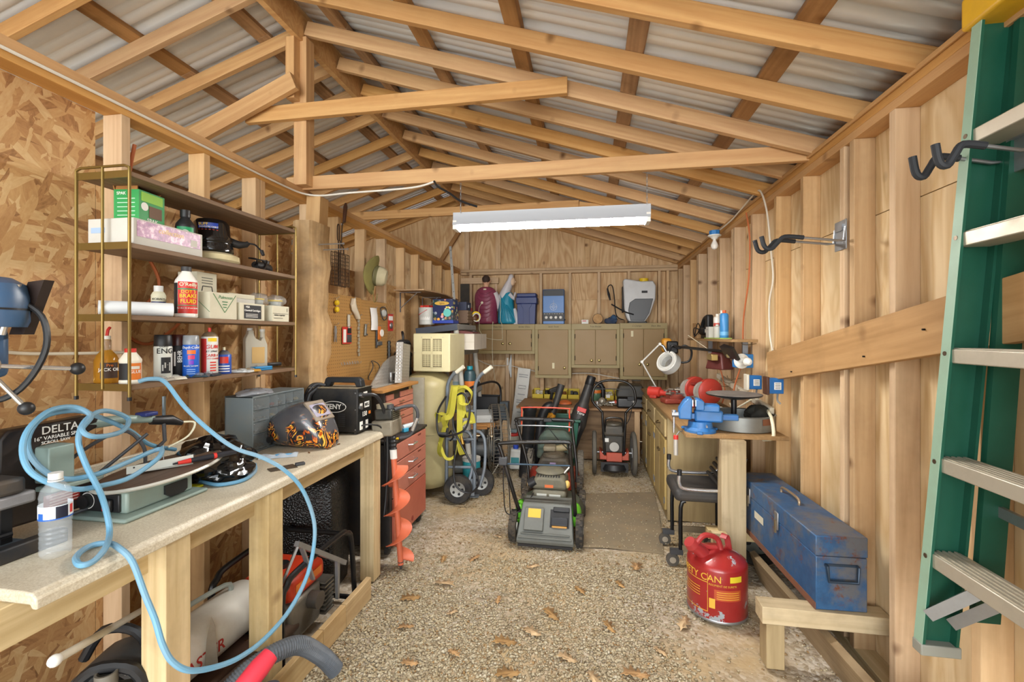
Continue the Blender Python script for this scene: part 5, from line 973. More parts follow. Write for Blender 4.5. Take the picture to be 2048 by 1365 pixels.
o = T('bench_motor', 'greasy grey motor sitting low in the rack', 'motor', (-1.10, 4.74, .15)); M().rings([(-.12, 0, .12), (-.1, 0, .12), (.1, 0, .12), (.13, 0, .12)], [.06, .09, .09, .05], 18).obj('body', pm('6f7274', .45, .4, .5), o); M().bx(-.12, .12, -.08, .08, 0, .03).obj('foot', BLACKM, o); M().bx(-.06, .06, -.06, .06, .2, .25).obj('junction_box', pm('55585a', .5, .3, .4), o, .01); M().tube([(.1, 0, .2), (.18, -.02, .22), (.2, -.1, .05), (.12, -.15, -.1)], .006, 7, k=5).obj('cord', pm('b9b4a6', .5), o)
# drum fan
fn_ = T('drum_fan', 'round wire-caged shop fan standing on edge by the rack', 'fan', (-.965, 4.80, .375), .30)
R = .36; GRY = pm('7f7a70', .45, .5, .35)
for x in (-.075, 0, .075): M().tube([(x, R*math.cos(a), R*math.sin(a)) for a in np.linspace(0, 2*PI, 49)[:-1]], .006 if x else .01, 6, True).obj('hoop', GRY, fn_)
m = M()
for k in range(56): a = 2*PI*k/56; m.cyl((-.075, R*math.cos(a), R*math.sin(a)), (.075, R*math.cos(a), R*math.sin(a)), .0022, n=4)
q = m.obj('side_wires', GRY, fn_); q['kind'] = 'stuff'
for sg in (-1, 1):
    m = M()
    for k in range(40):
        a = 2*PI*k/40; pts = [(sg*(.075+.05*math.sin(PI/2*(1-r/R)**.6)), r*math.cos(a), r*math.sin(a)) for r in (.05, .12, .2, .28, .33, R)]; m.tube(pts, .0022, 4)
    for r in (.05, .14, .24, .32, R): x = sg*(.075+.05*math.sin(PI/2*(1-r/R)**.6)); m.tube([(x, r*math.cos(a), r*math.sin(a)) for a in np.linspace(0, 2*PI, 33)[:-1]], .003, 5, True)
    q = m.obj('wire_guard', pm('a09a8c', .4, .6, .2), fn_); q['kind'] = 'stuff'
    M().lathe([(0, sg*.12), (.05, sg*.118), (.05, sg*.126), (0, sg*.128)], (0, 0, 0), 20, 'x').obj('guard_badge', ZINC, fn_)
M().cyl((-.05, 0, 0), (.05, 0, 0), .06, n=18).obj('motor', BLACK, fn_)
for k in range(3):
    a = 2*PI*k/3; m = M().loft([[(.03, .05*math.cos(a), .05*math.sin(a)), (-.03, .05*math.cos(a+.5), .05*math.sin(a+.5)), (-.028, .05*math.cos(a+.5), .05*math.sin(a+.5)), (.033, .05*math.cos(a), .05*math.sin(a))], [(.04, .3*math.cos(a), .3*math.sin(a)), (-.04, .3*math.cos(a+.7), .3*math.sin(a+.7)), (-.038, .3*math.cos(a+.7), .3*math.sin(a+.7)), (.043, .3*math.cos(a), .3*math.sin(a))]]); m.obj('blade', DGREY, fn_)
M().tube([(-.09, -.15, -.33), (-.09, .15, -.33)], .01, 8).obj('foot_bar', BLACK, fn_); M().tube([(.09, -.15, -.33), (.09, .15, -.33)], .01, 8).obj('foot_bar', BLACK, fn_)

# ================================================================ UNDER THE BENCH
o = T('wrapped_bundle', 'tall bundle wrapped in black plastic netting with red cap under the bench', 'bundle', (-1.62, 2.46, 0), .2)
WR, tn, bb = base('black_wrap'); v = objco(tn, (1, 1, 1), rnd=False); vo = tn.new('ShaderNodeTexVoronoi', i_Scale=95); tn.link(v, vo.inputs['Vector']); bb.inputs['Base Color'].default_value = (*lin('161617'), 1); bb.inputs['Roughness'].default_value = .34; bump(tn, bb, vo.outputs['Distance'], .5, .008)
rg = []
for i, (z, r, sq) in enumerate(((0, .16, .5), (.02, .19, .4), (.2, .20, .35), (.45, .2, .35), (.58, .198, .35), (.64, .185, .4), (.675, .14, .7), (.69, .08, 1), (.70, .045, 1))):
    rg.append([(r*math.copysign(abs(math.cos(a))**sq, math.cos(a))*.95*(1+.03*math.sin(9*a+z*5)), r*math.copysign(abs(math.sin(a))**sq, math.sin(a))*.85*(1+.03*math.sin(7*a)), z) for a in np.linspace(0, 2*PI, 41)[:-1]])
M().loft(rg).obj('wrap', WR, o, sharp=60); M().lathe([(.05, .69), (.055, .70), (.055, .715), (.045, .72), (0, .72)], n=20).obj('red_cap', REDP, o)
M().tube([(.035*math.cos(a)+.003*math.sin(a*7), .035*math.sin(a), .725+.004*a) for a in np.linspace(0, 16, 80)], .004, 6).obj('cord_coil', pm('b5a67c', .7), o)
g = T('generator', 'red and black portable generator with tube frame under the bench', 'generator', (-1.46, 1.985, 0))
ALU = pm('8e8a80', .4, .7, .4, '3c3833')
for x in (-.16, .18): M().tube([(x, -.25, .02), (x, -.25, .34), (x, -.22, .40), (x, -.15, .43), (x, .2, .44), (x, .27, .42), (x, .32, .36), (x, .36, .02)], .014, 9, k=4).obj('frame_tube', BLACKM, g)
for y, z in ((-.25, .03), (.35, .03), (.25, .425)): M().tube([(-.16, y, z), (.18, y, z)], .013, 8).obj('cross_tube', BLACKM, g)
M().bx(-.12, .14, -.14, .14, .26, .36).obj('fuel_tank', pm('c23a1c', .35), g, .03, seg=3); M().bx(.141, .143, -.10, .10, .30, .335).obj('tank_decal', ORG, g); M().cyl((0, 0, .36), (0, 0, .38), .03, n=16).obj('fuel_cap', BLACK, g)
M().bx(-.12, .13, -.12, .12, .06, .25).obj('engine_block', ALU, g, .02)
for k in range(8): M().bx(-.10, .15, .12, .20, .07+.022*k, .078+.022*k).obj('cooling_fin', ALU, g)
M().lathe([(.09, -.17), (.10, -.16), (.10, -.12), (0, -.12)], (0, 0, .15), 24, 'y').obj('end_bell', ALU, g); M().lathe([(0, -.18), (.03, -.18), (.03, -.16)], (0, 0, .15), 16, 'y').obj('bearing_cap', BLACKM, g); M().cyl((0, -.18, .15), (0, -.24, .15), .012, n=12).obj('drive_shaft', pm('6a4a30', .4, .7), g)
M().lathe([(.075, -.18), (.08, -.178), (.08, -.17)], (0, 0, .15), 24, 'y').obj('bolt_ring', BLACKM, g); M().cyl((.13, .03, .2), (.18, .03, .2), .04, n=16).obj('muffler', pm('55504a', .5, .5, .4), g)
o = T('shelf_bracket', 'loose aluminium angle brackets hooked over the generator', 'bracket', (-1.27, 2.02, .46)); M().bar((0, -.20, .10), (0, .20, -.18), .022, .022).obj('arm', ZINC, o); M().prism([(-.012, 0), (.012, 0), (.006, -.2), (-.006, -.2)], -.008, .008, 'x', (0, .13, -.13)).obj('leg', ZINC, o); M().bar((0, -.17, .08), (0, -.08, -.12), .02, .01).obj('strut', ZINC, o); M().bar((0, -.19, .09), (-.06, -.24, -.1), .02, .01).obj('strut', ZINC, o)
hh = T('torpedo_heater', 'white barrel heater with red lettering under the bench', 'heater', (-1.52, 1.60, .0), rot=(0, 0, .0))
WHD = pm('cfcbc0', .4, 0, .25, '8a7c66'); M().lathe([(.09, -.22), (.10, -.22), (.104, -.2), (.104, .2), (.10, .22), (.09, .22)], (0, 0, .28), 36, 'y').obj('barrel', WHD, hh); M().lathe([(.0, -.20), (.09, -.20)], (0, 0, .28), 30, 'y').obj('outlet', BLACK, hh); M().lathe([(.0, .2), (.09, .2)], (0, 0, .28), 30, 'y').obj('inlet_grille', DGREY, hh)
text('MASTER', .062, pm('a82a22', .5), hh, (.1055, -.13, .27), (PI/2-.0, 0, PI/2), bold=.002); M().bx(-.12, .12, -.2, .2, .03, .16).obj('fuel_tank', pm('4a3226', .5, 0, .3), hh, .02); M().tube([(-.04, -.15, .36), (-.04, -.15, .41), (.0, .1, .42), (.0, .13, .37)], .01, 8, k=4).obj('handle', pm('8a9088', .5), hh)
for y in (-.16, .16): M().bx(-.13, .13, y-.02, y+.02, 0, .035).obj('foot', BLACKM, hh)
o = M().cyl((-1.30, 1.44, .20), (-1.36, 1.92, .13), .032, n=16).obj('exhaust_pipe', pm('4a3a32', .4, .4, .3)); tag(o, 'dark brown pipe lying in front of the barrel heater', 'pipe')
o = T('trowel', 'pointed steel blade leaning against the barrel heater', 'tool', (-1.40, 1.50, .22)); M().prism([(-.022, 0), (.022, 0), (.012, .16), (.0, .2), (-.015, .12)], -.002, .002, 'y').xf(rz(.7)).obj('blade', pm('a8a090', .4, .6, .3), o)
o = T('broom_pole', 'white pole with rounded end sticking out from under the bench', 'pole', (-1.30, .92, .676)); M().cyl((0, 0, 0), (-.54, .895, -.353), .0105, n=12).obj('shaft', pm('cfcabb', .5, 0, .2), o); M().ell((0, 0, 0), (.015, .015, .015), 12, 8).obj('tip', WHITE, o)
o = T('circular_saw', 'dark power saw body with threaded port low under the bench', 'power saw', (-1.44, 1.14, .26), .5)
M().rings([(-.12, 0, .08), (-.08, 0, .08), (.06, 0, .08), (.12, 0, .07)], [.06, .085, .08, .05], 16).obj('motor', pm('24302e', .45, 0, .3), o); M().bx(-.16, .12, -.12, .12, -.02, .02).obj('shoe', BLACKM, o, .006); M().tube([(-.08, 0, .15), (-.02, 0, .22), (.08, 0, .2), (.12, 0, .1)], .018, 9, k=4).obj('handle', BLACK, o); M().lathe([(.022, 0), (.028, 0), (.028, .07), (.022, .07), (.022, 0)], (.02, -.02, .15), 18).obj('threaded_port', pm('77736a', .5, .3), o); M().box((.0, -.11, .05), (.06, .02, .04)).obj('blue_label', pm('2a6ac0', .4), o); M().bx(-.1, .1, -.1, .1, -.26, -.021).obj('support_box', pm('3a342c', .8), o)
o = T('blower_housing', 'grey and black blower housing beneath the bench', 'blower', (-1.58, 1.30, .15), .3); M().rings([(0, -.09, .12), (0, .09, .12)], [.13, .13], 24).obj('shell', pm('3f4346', .45, 0, .25), o); M().tube([(-.1, 0, .24), (-.04, 0, .33), (.06, 0, .32), (.12, 0, .22)], .016, 9, k=4).obj('handle', BLACK, o); M().bx(-.1, .1, -.08, .08, -.15, .0).obj('base_block', pm('2c2a28', .7), o)
def ribbed(pts, R, name, label):
    P_ = cr(pts, 34); rs_ = [R if k % 2 else R*.9 for k in range(len(P_))]; o = M().rings(P_, rs_, 14).obj(name, pm('5b6168', .5, 0, .1), sharp=10); return tag(o, label, 'hose')
ribbed([(-1.36, 1.25, .06), (-1.30, 1.38, .16), (-1.24, 1.50, .24), (-1.17, 1.66, .23), (-1.12, 1.76, .13), (-1.07, 1.80, .04)], .036, 'vacuum_hose', 'dark grey ribbed vacuum hose arching beside the skirt board')
ribbed([(-1.27, 1.20, .04), (-1.20, 1.33, .13), (-1.14, 1.45, .15), (-1.06, 1.52, .08)], .034, 'vacuum_hose', 'second ribbed vacuum hose curving under the red nozzle')
nz = T('vacuum_nozzle', 'bright red vacuum tool head on the floor at the bottom edge', 'vacuum tool', (-1.12, 1.36, .20), .5); REDN = pm('d8394a', .4)
M().rings([(-.10, -.08, .04), (-.05, -.03, .08), (.02, .04, .13), (.05, .07, .15)], [.02, .034, .036, .03], 14).obj('body', REDN, nz); M().bx(-.02, .10, -.05, .06, .0, .05).obj('head', REDN, nz, .012); M().cyl((.06, -.0, .02), (.06, .0, .085), .03, n=16).obj('swivel', pm('3a3a40', .5), nz)
# ================================================================ BACK WALL
CBM = pm('9c8a5a', .5, 0, .12, '7d6c46', 6); CBD = pm('977a4c', .5, 0, .15, '7a623c', 5); SCRIB = pm('2c2a24', .8); BRS = pm('9a8a5a', .3, .8)
def wallcab(label, x0, x1, z0, z1, ndoors, words, knobz, kn, plate=None):
    yf, yb = 6.14, 6.448; cx = (x0+x1)/2; o = T('wall_cabinet', label, 'cabinet', (cx, (yf+yb)/2, z0), 0, 'tan wall cabinets'); w = (x1-x0)/2; d = (yb-yf)/2; h = z1-z0
    M().bx(-w, w, -d+.02, d, 0, h).obj('body', CBM, o, .002)
    t_, bt, sd = .075, .04, .04
    M().bx(-w, w, -d, -d+.02, h-t_, h).obj('face_rail', CBM, o, .002); M().bx(-w, w, -d, -d+.02, 0, bt).obj('face_rail', CBM, o, .002)
    for x in (-w, w-sd): M().bx(x, x+sd, -d, -d+.02, bt, h-t_).obj('face_stile', CBM, o, .002)
    n = ndoors; dw = (2*w-2*sd)/n
    for k in range(n):
        xa = -w+sd+dw*k; dr = M().bx(xa+.002, xa+dw-.002, -d-.004, -d+.016, bt+.004, h-t_-.004).obj('door', CBD, o, .003)
        hx = xa+.006 if (k == 0 and kn != 'L') else xa+dw-.006; kx = xa+dw-.05 if (k == 0 and kn != 'L') else xa+.05
        M().lathe([(.016, 0), (.019, -.012), (.012, -.02), (0, -.022)], (kx, -d-.004, bt+knobz), 16, 'y').obj('knob', BRS, dr)
        for z in (bt+.09, h-t_-.09): M().cyl((hx, -d-.008, z-.03), (hx, -d-.008, z+.03), .006, n=8).obj('hinge', pm('4a4030', .4, .5), dr)
    for s_, x in words: text(s_, .03, SCRIB, o, (x-cx, -d-.0008, h-t_/2), FY, ital=.2)
    if plate: patch(.03, .075, pm('d9cfa8', .5), o, (plate[0]-cx, -d-.005, plate[1]-z0), FY, 'label_plate')
    return o
wallcab('low two-door tan wall cabinet under the kneeling figures', -1.506, -.722, 1.226, 1.632, 2, [('Paint Guns', -1.23), ('Sander Discs', -.87)], .10, '')
wallcab('deep single-door tan wall cabinet below the blue boxes', -.719, -.231, .902, 1.632, 1, [('Sand. Tools', -.47)], .10, '', (-.47, 1.07))
wallcab('middle two-door tan wall cabinet over the leaf blower', -.228, .402, 1.045, 1.632, 2, [('Trim Router', .09)], .06, '')
wallcab('right-hand two-door tan wall cabinet below the sprayer', .405, 1.005, .90, 1.64, 2, [('C-Clamps', .62), ('Elect. Bits', .86)], .16, '', (.56, 1.50))
zc = 1.633
# kneeling figures (hollow plastic lawn figures)
def figure(name, label, x, z, robe, hood, folds, h, prof, head, facing):
    o = T(name, label, 'figurine', (x, 6.28, z), 0); return o
MAR = pm('8c3854', .4, 0, .12, 'b98a9a', 5); fj = T('plastic_figurine', 'kneeling plastic lawn figure in a maroon robe seen from behind', 'figurine', (-1.43, 6.29, zc))
rg = []
for z, rx_, ry_ in ((0, .165, .12), (.03, .168, .125), (.15, .15, .12), (.28, .165, .12), (.38, .17, .11), (.45, .155, .10), (.50, .12, .085), (.535, .07, .06)):
    rg.append([(rx_*math.cos(a)*(1+.025*math.sin(9*a+z*22)), ry_*math.sin(a)*(1+.05*math.sin(13*a+z*26)), z) for a in np.linspace(0, 2*PI, 49)[:-1]])
M().loft(rg).obj('robe', MAR, fj, sub=1, sharp=80)
for k in range(7):    # swagged folds across the back
    zz = .10+.055*k; M().tube([(-.13+.01*k*.3, -.085, zz+.05), (-.05, -.118, zz-.0), (.03, -.12, zz-.005), (.12, -.085, zz+.045)], [.004, .009, .009, .004], 8).obj('fold', MAR, fj, sharp=80)
SKIN = pm('d9a888', .5); M().lathe([(.036, .51), (.036, .56), (.05, .585), (.0, .59)], (0, 0, 0), 20).obj('neck', SKIN, fj); M().ell((0, .0, .62), (.052, .06, .068), 20, 14).obj('head', SKIN, fj); M().ell((0, -.012, .635), (.057, .06, .062), 20, 14, lambda p: p*(1+.05*math.sin(p.x*190)*math.sin(p.z*170))).obj('hair', pm('3a2a22', .7), fj)
for s_ in (-1, 1): M().ell((s_*.054, .005, .615), (.01, .015, .022), 10, 8).obj('ear', SKIN, fj)
M().rings([(.12, -.02, .44), (.165, -.01, .35), (.165, .03, .24), (.14, .08, .2)], [.05, .045, .04, .02], 12).obj('sleeve', pm('cdc6c8', .5), fj); M().cyl((.135, .04, .38), (.13, .05, .58), .01, n=10).obj('staff', pm('d8b8a0', .5), fj)
M().bx(-.02, .02, -.095, -.08, .48, .5).obj('switch_plate', CREAM, fj, .003); M().lathe([(.015, 0), (.018, -.01), (0, -.012)], (-.03, -.125, .30), 14, 'y').obj('socket_plug', CREAM, fj)
fm_ = T('plastic_figurine', 'kneeling plastic lawn figure in turquoise robe and white veil', 'figurine', (-1.12, 6.29, zc))
TUR = pm('1f8aa8', .4, 0, .12, '6fc0d0', 5); VEIL = pm('cfccd0', .5)
rg = []
for z, x0, x1, ry_ in ((0, -.14, .15, .12), (.03, -.142, .155, .12), (.12, -.14, .12, .115), (.22, -.135, .09, .11), (.32, -.12, .08, .10), (.40, -.09, .075, .09), (.46, -.05, .07, .07)):
    c_, r_ = (x0+x1)/2, (x1-x0)/2; rg.append([(c_+r_*math.cos(a)*(1+.03*math.sin(9*a+z*22)), ry_*math.sin(a)*(1+.05*math.sin(12*a+z*25)), z) for a in np.linspace(0, 2*PI, 49)[:-1]])
M().loft(rg).obj('robe', TUR, fm_, sub=1, sharp=80)
for k in range(6): M().tube([(-.09+.01*k, -.075, .40-.02*k), (-.06+.015*k, -.112, .25), (-.09+.04*k, -.118, .08), (-.1+.045*k, -.11, .02)], [.003, .009, .009, .004], 8).obj('fold', TUR, fm_, sharp=80)
rg = []
for z, x0, x1, ry_ in ((.34, -.145, -.02, .08), (.40, -.13, .02, .085), (.48, -.10, .05, .08), (.56, -.05, .07, .07), (.63, -.0, .08, .062), (.68, .01, .085, .05), (.705, .03, .07, .02)):
    c_, r_ = (x0+x1)/2, (x1-x0)/2; rg.append([(c_+r_*math.cos(a)*(1+.02*math.sin(8*a)), ry_*math.sin(a), z) for a in np.linspace(0, 2*PI, 33)[:-1]])
M().loft(rg).obj('veil', VEIL, fm_, sub=1, sharp=80); M().ell((.065, -.01, .60), (.042, .045, .062), 18, 12).obj('face', pm('e0c0a0', .5), fm_); M().ell((.108, -.01, .595), (.008, .008, .014), 10, 8).obj('nose', pm('e0c0a0', .5), fm_); M().rings([(.03, -.06, .42), (.09, -.05, .36), (.11, -.02, .44)], [.035, .03, .016], 10).obj('arm', VEIL, fm_); M().rings([(.12, -.03, .0), (.13, -.03, .1), (.1, -.03, .22)], [.05, .045, .02], 12).obj('dress', VEIL, fm_)
o = M().tube([(-1.46, 6.16, 1.93), (-1.50, 6.14, 1.85), (-1.49, 6.11, 1.66), (-1.48, 6.09, 1.55), (-1.40, 6.10, 1.45), (-1.25, 6.10, 1.42), (-1.16, 6.115, 1.42)], .0035, 6, k=6).obj('figurine_cord', CREAM); tag(o, 'cream cord hanging from the maroon figure to the cabinet plug', 'cord')
o = M().tube([(-1.20, 6.155, 2.0), (-1.20, 6.15, 1.7), (-1.17, 6.11, 1.62), (-1.165, 6.115, 1.43)], .0035, 6, k=6).obj('figurine_cord', CREAM); tag(o, 'cream cord hanging straight from the turquoise figure', 'cord')
o = M().tube([(-1.30, 6.16, 1.645), (-1.30, 6.11, 1.63), (-1.305, 6.12, 1.2), (-1.29, 6.2, .9), (-1.28, 6.3, .72)], .0035, 6, k=6).obj('figurine_cord', CREAM); tag(o, 'long cream cord hanging below the cabinet to a plug', 'cord')
# blue bin
BB = pm('23356f', .45, 0, .1); o = T('storage_tote', 'dark blue plastic tote standing on the cabinet', 'tote', (-.845, 6.29, zc)); M().loft([[(s_*w, -.1, z), (w, -.1, z), (w, .1, z), (s_*w, .1, z)] for s_ in (-1,) for z, w in ((0, .12), (.28, .13))]).obj('tub', BB, o, .006); M().bx(-.145, .145, -.115, .115, .28, .37).obj('rim', BB, o, .008); M().bx(-.135, .135, -.105, .105, .37, .425).obj('lid', BB, o, .012); M().prism([(-.07, .28), (.07, .28), (.07, .25), (.045, .22), (.045, 0), (-.045, 0), (-.045, .22), (-.07, .25)], -.108, -.098, 'y').obj('rib', BB, o, .003)
for k in range(4): M().bx(-.03+.02*k, -.027+.02*k, -.11, -.108, .02, .2).obj('groove', pm('1c2a58', .5), o)
# target game
BL2 = pm('2f6fb5', .4); o = T('electronic_tester', 'upright blue instrument box with round target and four dials', 'instrument', (-.475, 6.30, zc)); M().bx(-.145, .145, -.08, .08, 0, .475).obj('case', BL2, o, .006); M().bx(-.14, .14, -.084, -.08, .385, .47).obj('top_panel', pm('26282c', .5), o, .003); M().bx(-.142, .142, -.084, -.08, .04, .155).obj('dial_panel', pm('1c1d20', .5), o, .003)
for k in range(4): M().lathe([(.02, 0), (.02, -.006), (.012, -.014), (0, -.014)], (-.098+.065*k, -.084, .09), 18, 'y').obj('dial', PRINTW, o)
for k in range(8): patch(.02, .004, PRINTW, o, (-.12+.034*k, -.0845, .14), FY, 'print_line')
for r in (.046, .022): M().tube([(r*math.cos(a), -.0815, .235+r*math.sin(a)) for a in np.linspace(0, 2*PI, 29)[:-1]], .0018, 5, True).obj('target_ring', PRINTW, o)
M().bar((-.05, -.0815, .235), (.05, -.0815, .235), .002, .002).bar((0, -.0815, .185), (0, -.0815, .325), .002, .002, (0,1,0)).obj('crosshair', PRINTW, o); M().cyl((.145, -.02, .06), (.16, -.02, .06), .01, n=8).obj('knob', BLACK, o)
# sprayer
sp_ = T('backpack_sprayer', 'white and grey backpack sprayer tank with yellow cap', 'sprayer', (.665, 6.29, zc)); SPW = pm('c9cacb', .4, 0, .1); SPG = pm('55585c', .45)
po = [(-.14, .03), (.06, .02), (.13, .12), (.20, .33), (.205, .50), (.17, .565), (.02, .56), (-.19, .60), (-.215, .58), (-.20, .2), (-.17, .08)]
M().prism(po, -.09, .09, 'y').obj('tank', SPW, sp_, .03, seg=3); po2 = [(-.12, .04), (.055, .035), (.12, .14), (.17, .33), (-.06, .33), (-.13, .28), (-.15, .18)]
M().prism(po2, -.10, -.085, 'y').obj('grey_shell', SPG, sp_, .012, seg=3); M().cyl((.06, 0, .56), (.06, 0, .605), .06, n=24).obj('cap', YEL, sp_); patch(.075, .03, PRINTB, sp_, (.06, -.0905, .42), FY, 'badge'); M().bx(-.15, .09, -.1, .1, .0, .03).obj('base_foot', BLACK, sp_, .008); M().bx(-.225, -.205, -.05, .05, .15, .5).obj('strap_pad', BLACK, sp_, .008)
M().tube([(-.08, -.11, .12), (-.2, -.11, .16), (-.37, -.11, .26)], .009, 8, k=3).obj('pump_lever', BLACK, sp_); M().tube([(-.2, -.03, .05), (-.3, -.02, .12), (-.33, -.02, .4), (-.36, -.02, .52), (-.41, -.02, .5), (-.40, -.02, .42)], .007, 8, k=6).obj('hose', BLACK, sp_); M().rings([(-.42, -.02, .48), (-.40, -.02, .40), (-.38, -.02, .32)], [.008, .018, .01], 8).obj('trigger', BLACK, sp_)
o = T('log_slice', 'short round log offcut lying on the cabinet', 'log', (.12, 6.29, zc)); M().lathe([(0, -.05), (.068, -.05), (.07, -.04), (.07, .05), (.066, .055), (0, .055)], (0, 0, .07), 20, 'y').obj('bark', pm('5a4a3c', .8, 0, .4), o); M().lathe([(0, -.0505), (.064, -.0505), (.064, -.0515), (0, -.052)], (0, 0, .07), 20, 'y').obj('cut_face', wood('c89a5c', 'a3763c', 1, 0, name='endgrain', var=.05), o)
o = T('work_gloves', 'crumpled dark blue gloves on the cabinet', 'gloves', (.30, 6.26, zc)); crumple((0, 0, .04), (.09, .06, .05), 'cloth', pm('2a3f5c', .8, 0, .3), o, amp=.2, seed=21); crumple((.03, -.02, .08), (.04, .03, .04), 'cuff', pm('33506f', .8), o, amp=.2, seed=22)
o = T('abrasive_disc', 'small brown disc pile behind the gloves', 'disc', (.42, 6.25, zc)); M().lathe([(.06, 0), (.062, .05), (0, .055)], n=18).obj('stack', pm('7a6248', .8), o)
o = carton('parts_box', 'tiny white box with red print on the cabinet', -.05, 6.20, zc, .09, .06, .055, WHITE); patch(.05, .012, REDP, o, (-.01, -.0305, .038), FY, 'print')
# white long box and window bracket
o = T('long_carton', 'tall narrow white carton leaning against the back wall', 'box', (-.975, 6.06, .02), rot=(-.17, .10, 0)); M().bx(-.088, .088, -.03, .03, 0, 1.02).obj('body', pm('cfcec8', .6, 0, .15), o, .003)
for k, (z, w) in enumerate(((.93, .13), (.9, .12), (.66, .1), (.58, .11), (.55, .11), (.5, .1), (.42, .06), (.3, .1), (.25, .1))): patch(w, .012, pm('8f9090', .6), o, (0, -.0305, z), FY, 'print_line')
M().tube([(-.05, -.0308, .74), (.05, -.0308, .74), (.05, -.0308, .78), (-.05, -.0308, .78)], .003, 5, True).obj('printed_sketch', PRINTB, o)
o = T('wire_tracker', 'white plastic cable clip on the back wall stud', 'bracket', (-1.125, 6.42, 1.0)); M().bx(-.03, -.005, -.03, .0, .05, .16).obj('clip', WHITE, o, .004); M().prism([(-.005, .02), (.03, .2), (.04, .2), (.04, -.12), (.025, -.12)], -.03, -.02, 'y').obj('arm', pm('c9ccca', .4), o)
o = M().tube([(-1.6, 6.43, 1.13), (-1.4, 6.425, 1.05), (-1.1, 6.425, 1.04), (-.9, 6.425, 1.0), (-.5, 6.425, .93), (.0, 6.425, .95), (.5, 6.425, .87), (.7, 6.425, .86)], .006, 7, k=6).obj('house_wire', pm('cfcabc', .5)); tag(o, 'white house wire running along the back wall studs', 'wire')
o = M().bar((-1.07, 6.4, .4), (-1.0, 6.42, .75), .014, .014).obj('dark_rod', BLACKM); tag(o, 'thin dark rod leaning on the back wall by the fan', 'rod')
# ---- back bench
bb_ = T('back_bench', 'low plank workbench across the back wall', 'workbench', (0, 5.95, 0)); BW = wood('b98c56', '966a38', 0, .3, name='bench_plank', dirt=.2, var=.05)
M().bx(-.86, .60, -.55, -.13, .60, .625).obj('top_plank', BW, bb_, .003); M().bx(-.86, .60, -.126, .30, .60, .625).obj('top_plank', BW, bb_, .003)
M().bx(-.22, .56, -.50, -.48, .24, .60).obj('back_panel', PLYD, bb_); M().bx(-.80, .56, -.51, -.47, .02, .24).obj('lower_board', wood('a27c4a', '805c30', 0, .4, name='lower_board', var=.05), bb_, .003)
for x in (-.8, -.25, .52): M().bx(x, x+.06, -.54, -.48, 0, .6).obj('leg', PINEZ, bb_, .003)
for x in (-.66, .52): M().bx(x, x+.05, .3, .45, .72, .9).obj('wall_block', PINE, bb_, .003)
M().prism([(-.86, -.55), (-.60, -.55), (-.46, -.45), (-.70, -.66)], .626, .63, 'z').obj('cardboard_mat', CARD, bb_)
zb = .6255
for k, x in enumerate((-.68, -.52, -.36, -.20, .25, .42)):
    o = T('parts_bin', ['yellow parts bin at the left end of the back bench', 'yellow parts bin second along, with grey pistol tool', 'yellow parts bin behind the yellow saw', 'yellow parts bin left of the black blower tube', 'yellow parts bin marked with a white tag', 'yellow parts bin beside the black case'][k], 'parts bin', (x, 6.22, zb), 0, 'yellow parts bins'); YB = pm('c9b020', .5, 0, .1)
    M().bx(-.075, .075, -.10, .10, 0, .006).obj('bottom', YB, o)
    for a in ((-.075, -.07, -.1, .1), (.07, .075, -.1, .1)): M().bx(*a, 0, .11).obj('side', YB, o, .002)
    M().bx(-.075, .075, .094, .1, 0, .12).obj('back', YB, o, .002); M().bx(-.075, .075, -.1, -.094, 0, .06).obj('front_lip', YB, o, .002); rs = random.Random(k); m = M()
    for j in range(8): m.box((rs.uniform(-.05, .05), rs.uniform(-.07, .07), .03+rs.random()*.06), (.04, .03, .03), rz(rs.random()*3))
    q = m.obj('contents', pm(['d6cfc0', '2a2a2a', '8a5a30', '3a3a3a', 'c9c4b4', '55504a'][k], .6), o); q['kind'] = 'stuff'
patch(.05, .04, PRINTW, o, (-.17, -.1015, .05), FY, 'tag')
def ctool(name, label, cat, x, y, col, a, kind):
    o = T(name, label, cat, (x, y, zb), a); return o
o = T('tape_gun', 'dark pistol-grip tool lying in the yellow bins', 'tool', (-.45, 6.06, zb), .4); M().box((0, 0, .13), (.14, .05, .06), ry(-.3)).obj('body', pm('3a3a38', .5), o, .01); M().box((-.04, 0, .06), (.035, .04, .12), ry(.2)).obj('grip', BLACK, o, .008)
o = T('orange_sander', 'flat orange tool lying on the back bench', 'tool', (-.29, 5.66, zb), .1); M().lathe([(.08, 0), (.085, .01), (.08, .03), (.03, .05), (0, .052)], n=22).obj('body', pm('d8703a', .5), o); M().lathe([(.087, 0), (.087, .006)], n=22).obj('pad', DGREY, o)
o = T('glass_jar', 'glass jar with orange band and green contents', 'jar', (.09, 5.98, zb)); M().lathe([(.06, 0), (.065, .01), (.065, .15), (.055, .17)], n=22).obj('glass', pm('6a8a70', .1, alpha=.7), o); M().lathe([(.066, .11), (.068, .12), (.068, .14), (.066, .15)], n=22).obj('band', ORG, o); M().lathe([(.058, 0), (.06, .1), (0, .1)], n=18).obj('green_contents', GRN, o); M().cyl((0, 0, .165), (0, 0, .185), .06, n=20).obj('lid', DGREY, o)
m = M(); rs = random.Random(2)
for j in range(60): m.box((rs.gauss(0, .07), rs.gauss(0, .05), .012+rs.random()*.04), (.03, .016, .012), rz(rs.random()*3) @ rx(rs.random()))
o = m.obj('metal_bits', pm('a39c8c', .4, .4, .3), loc=(.24, 5.62, zb)); tag(o, 'heap of small metal bits on the back bench', 'metal bits'); o['kind'] = 'stuff'
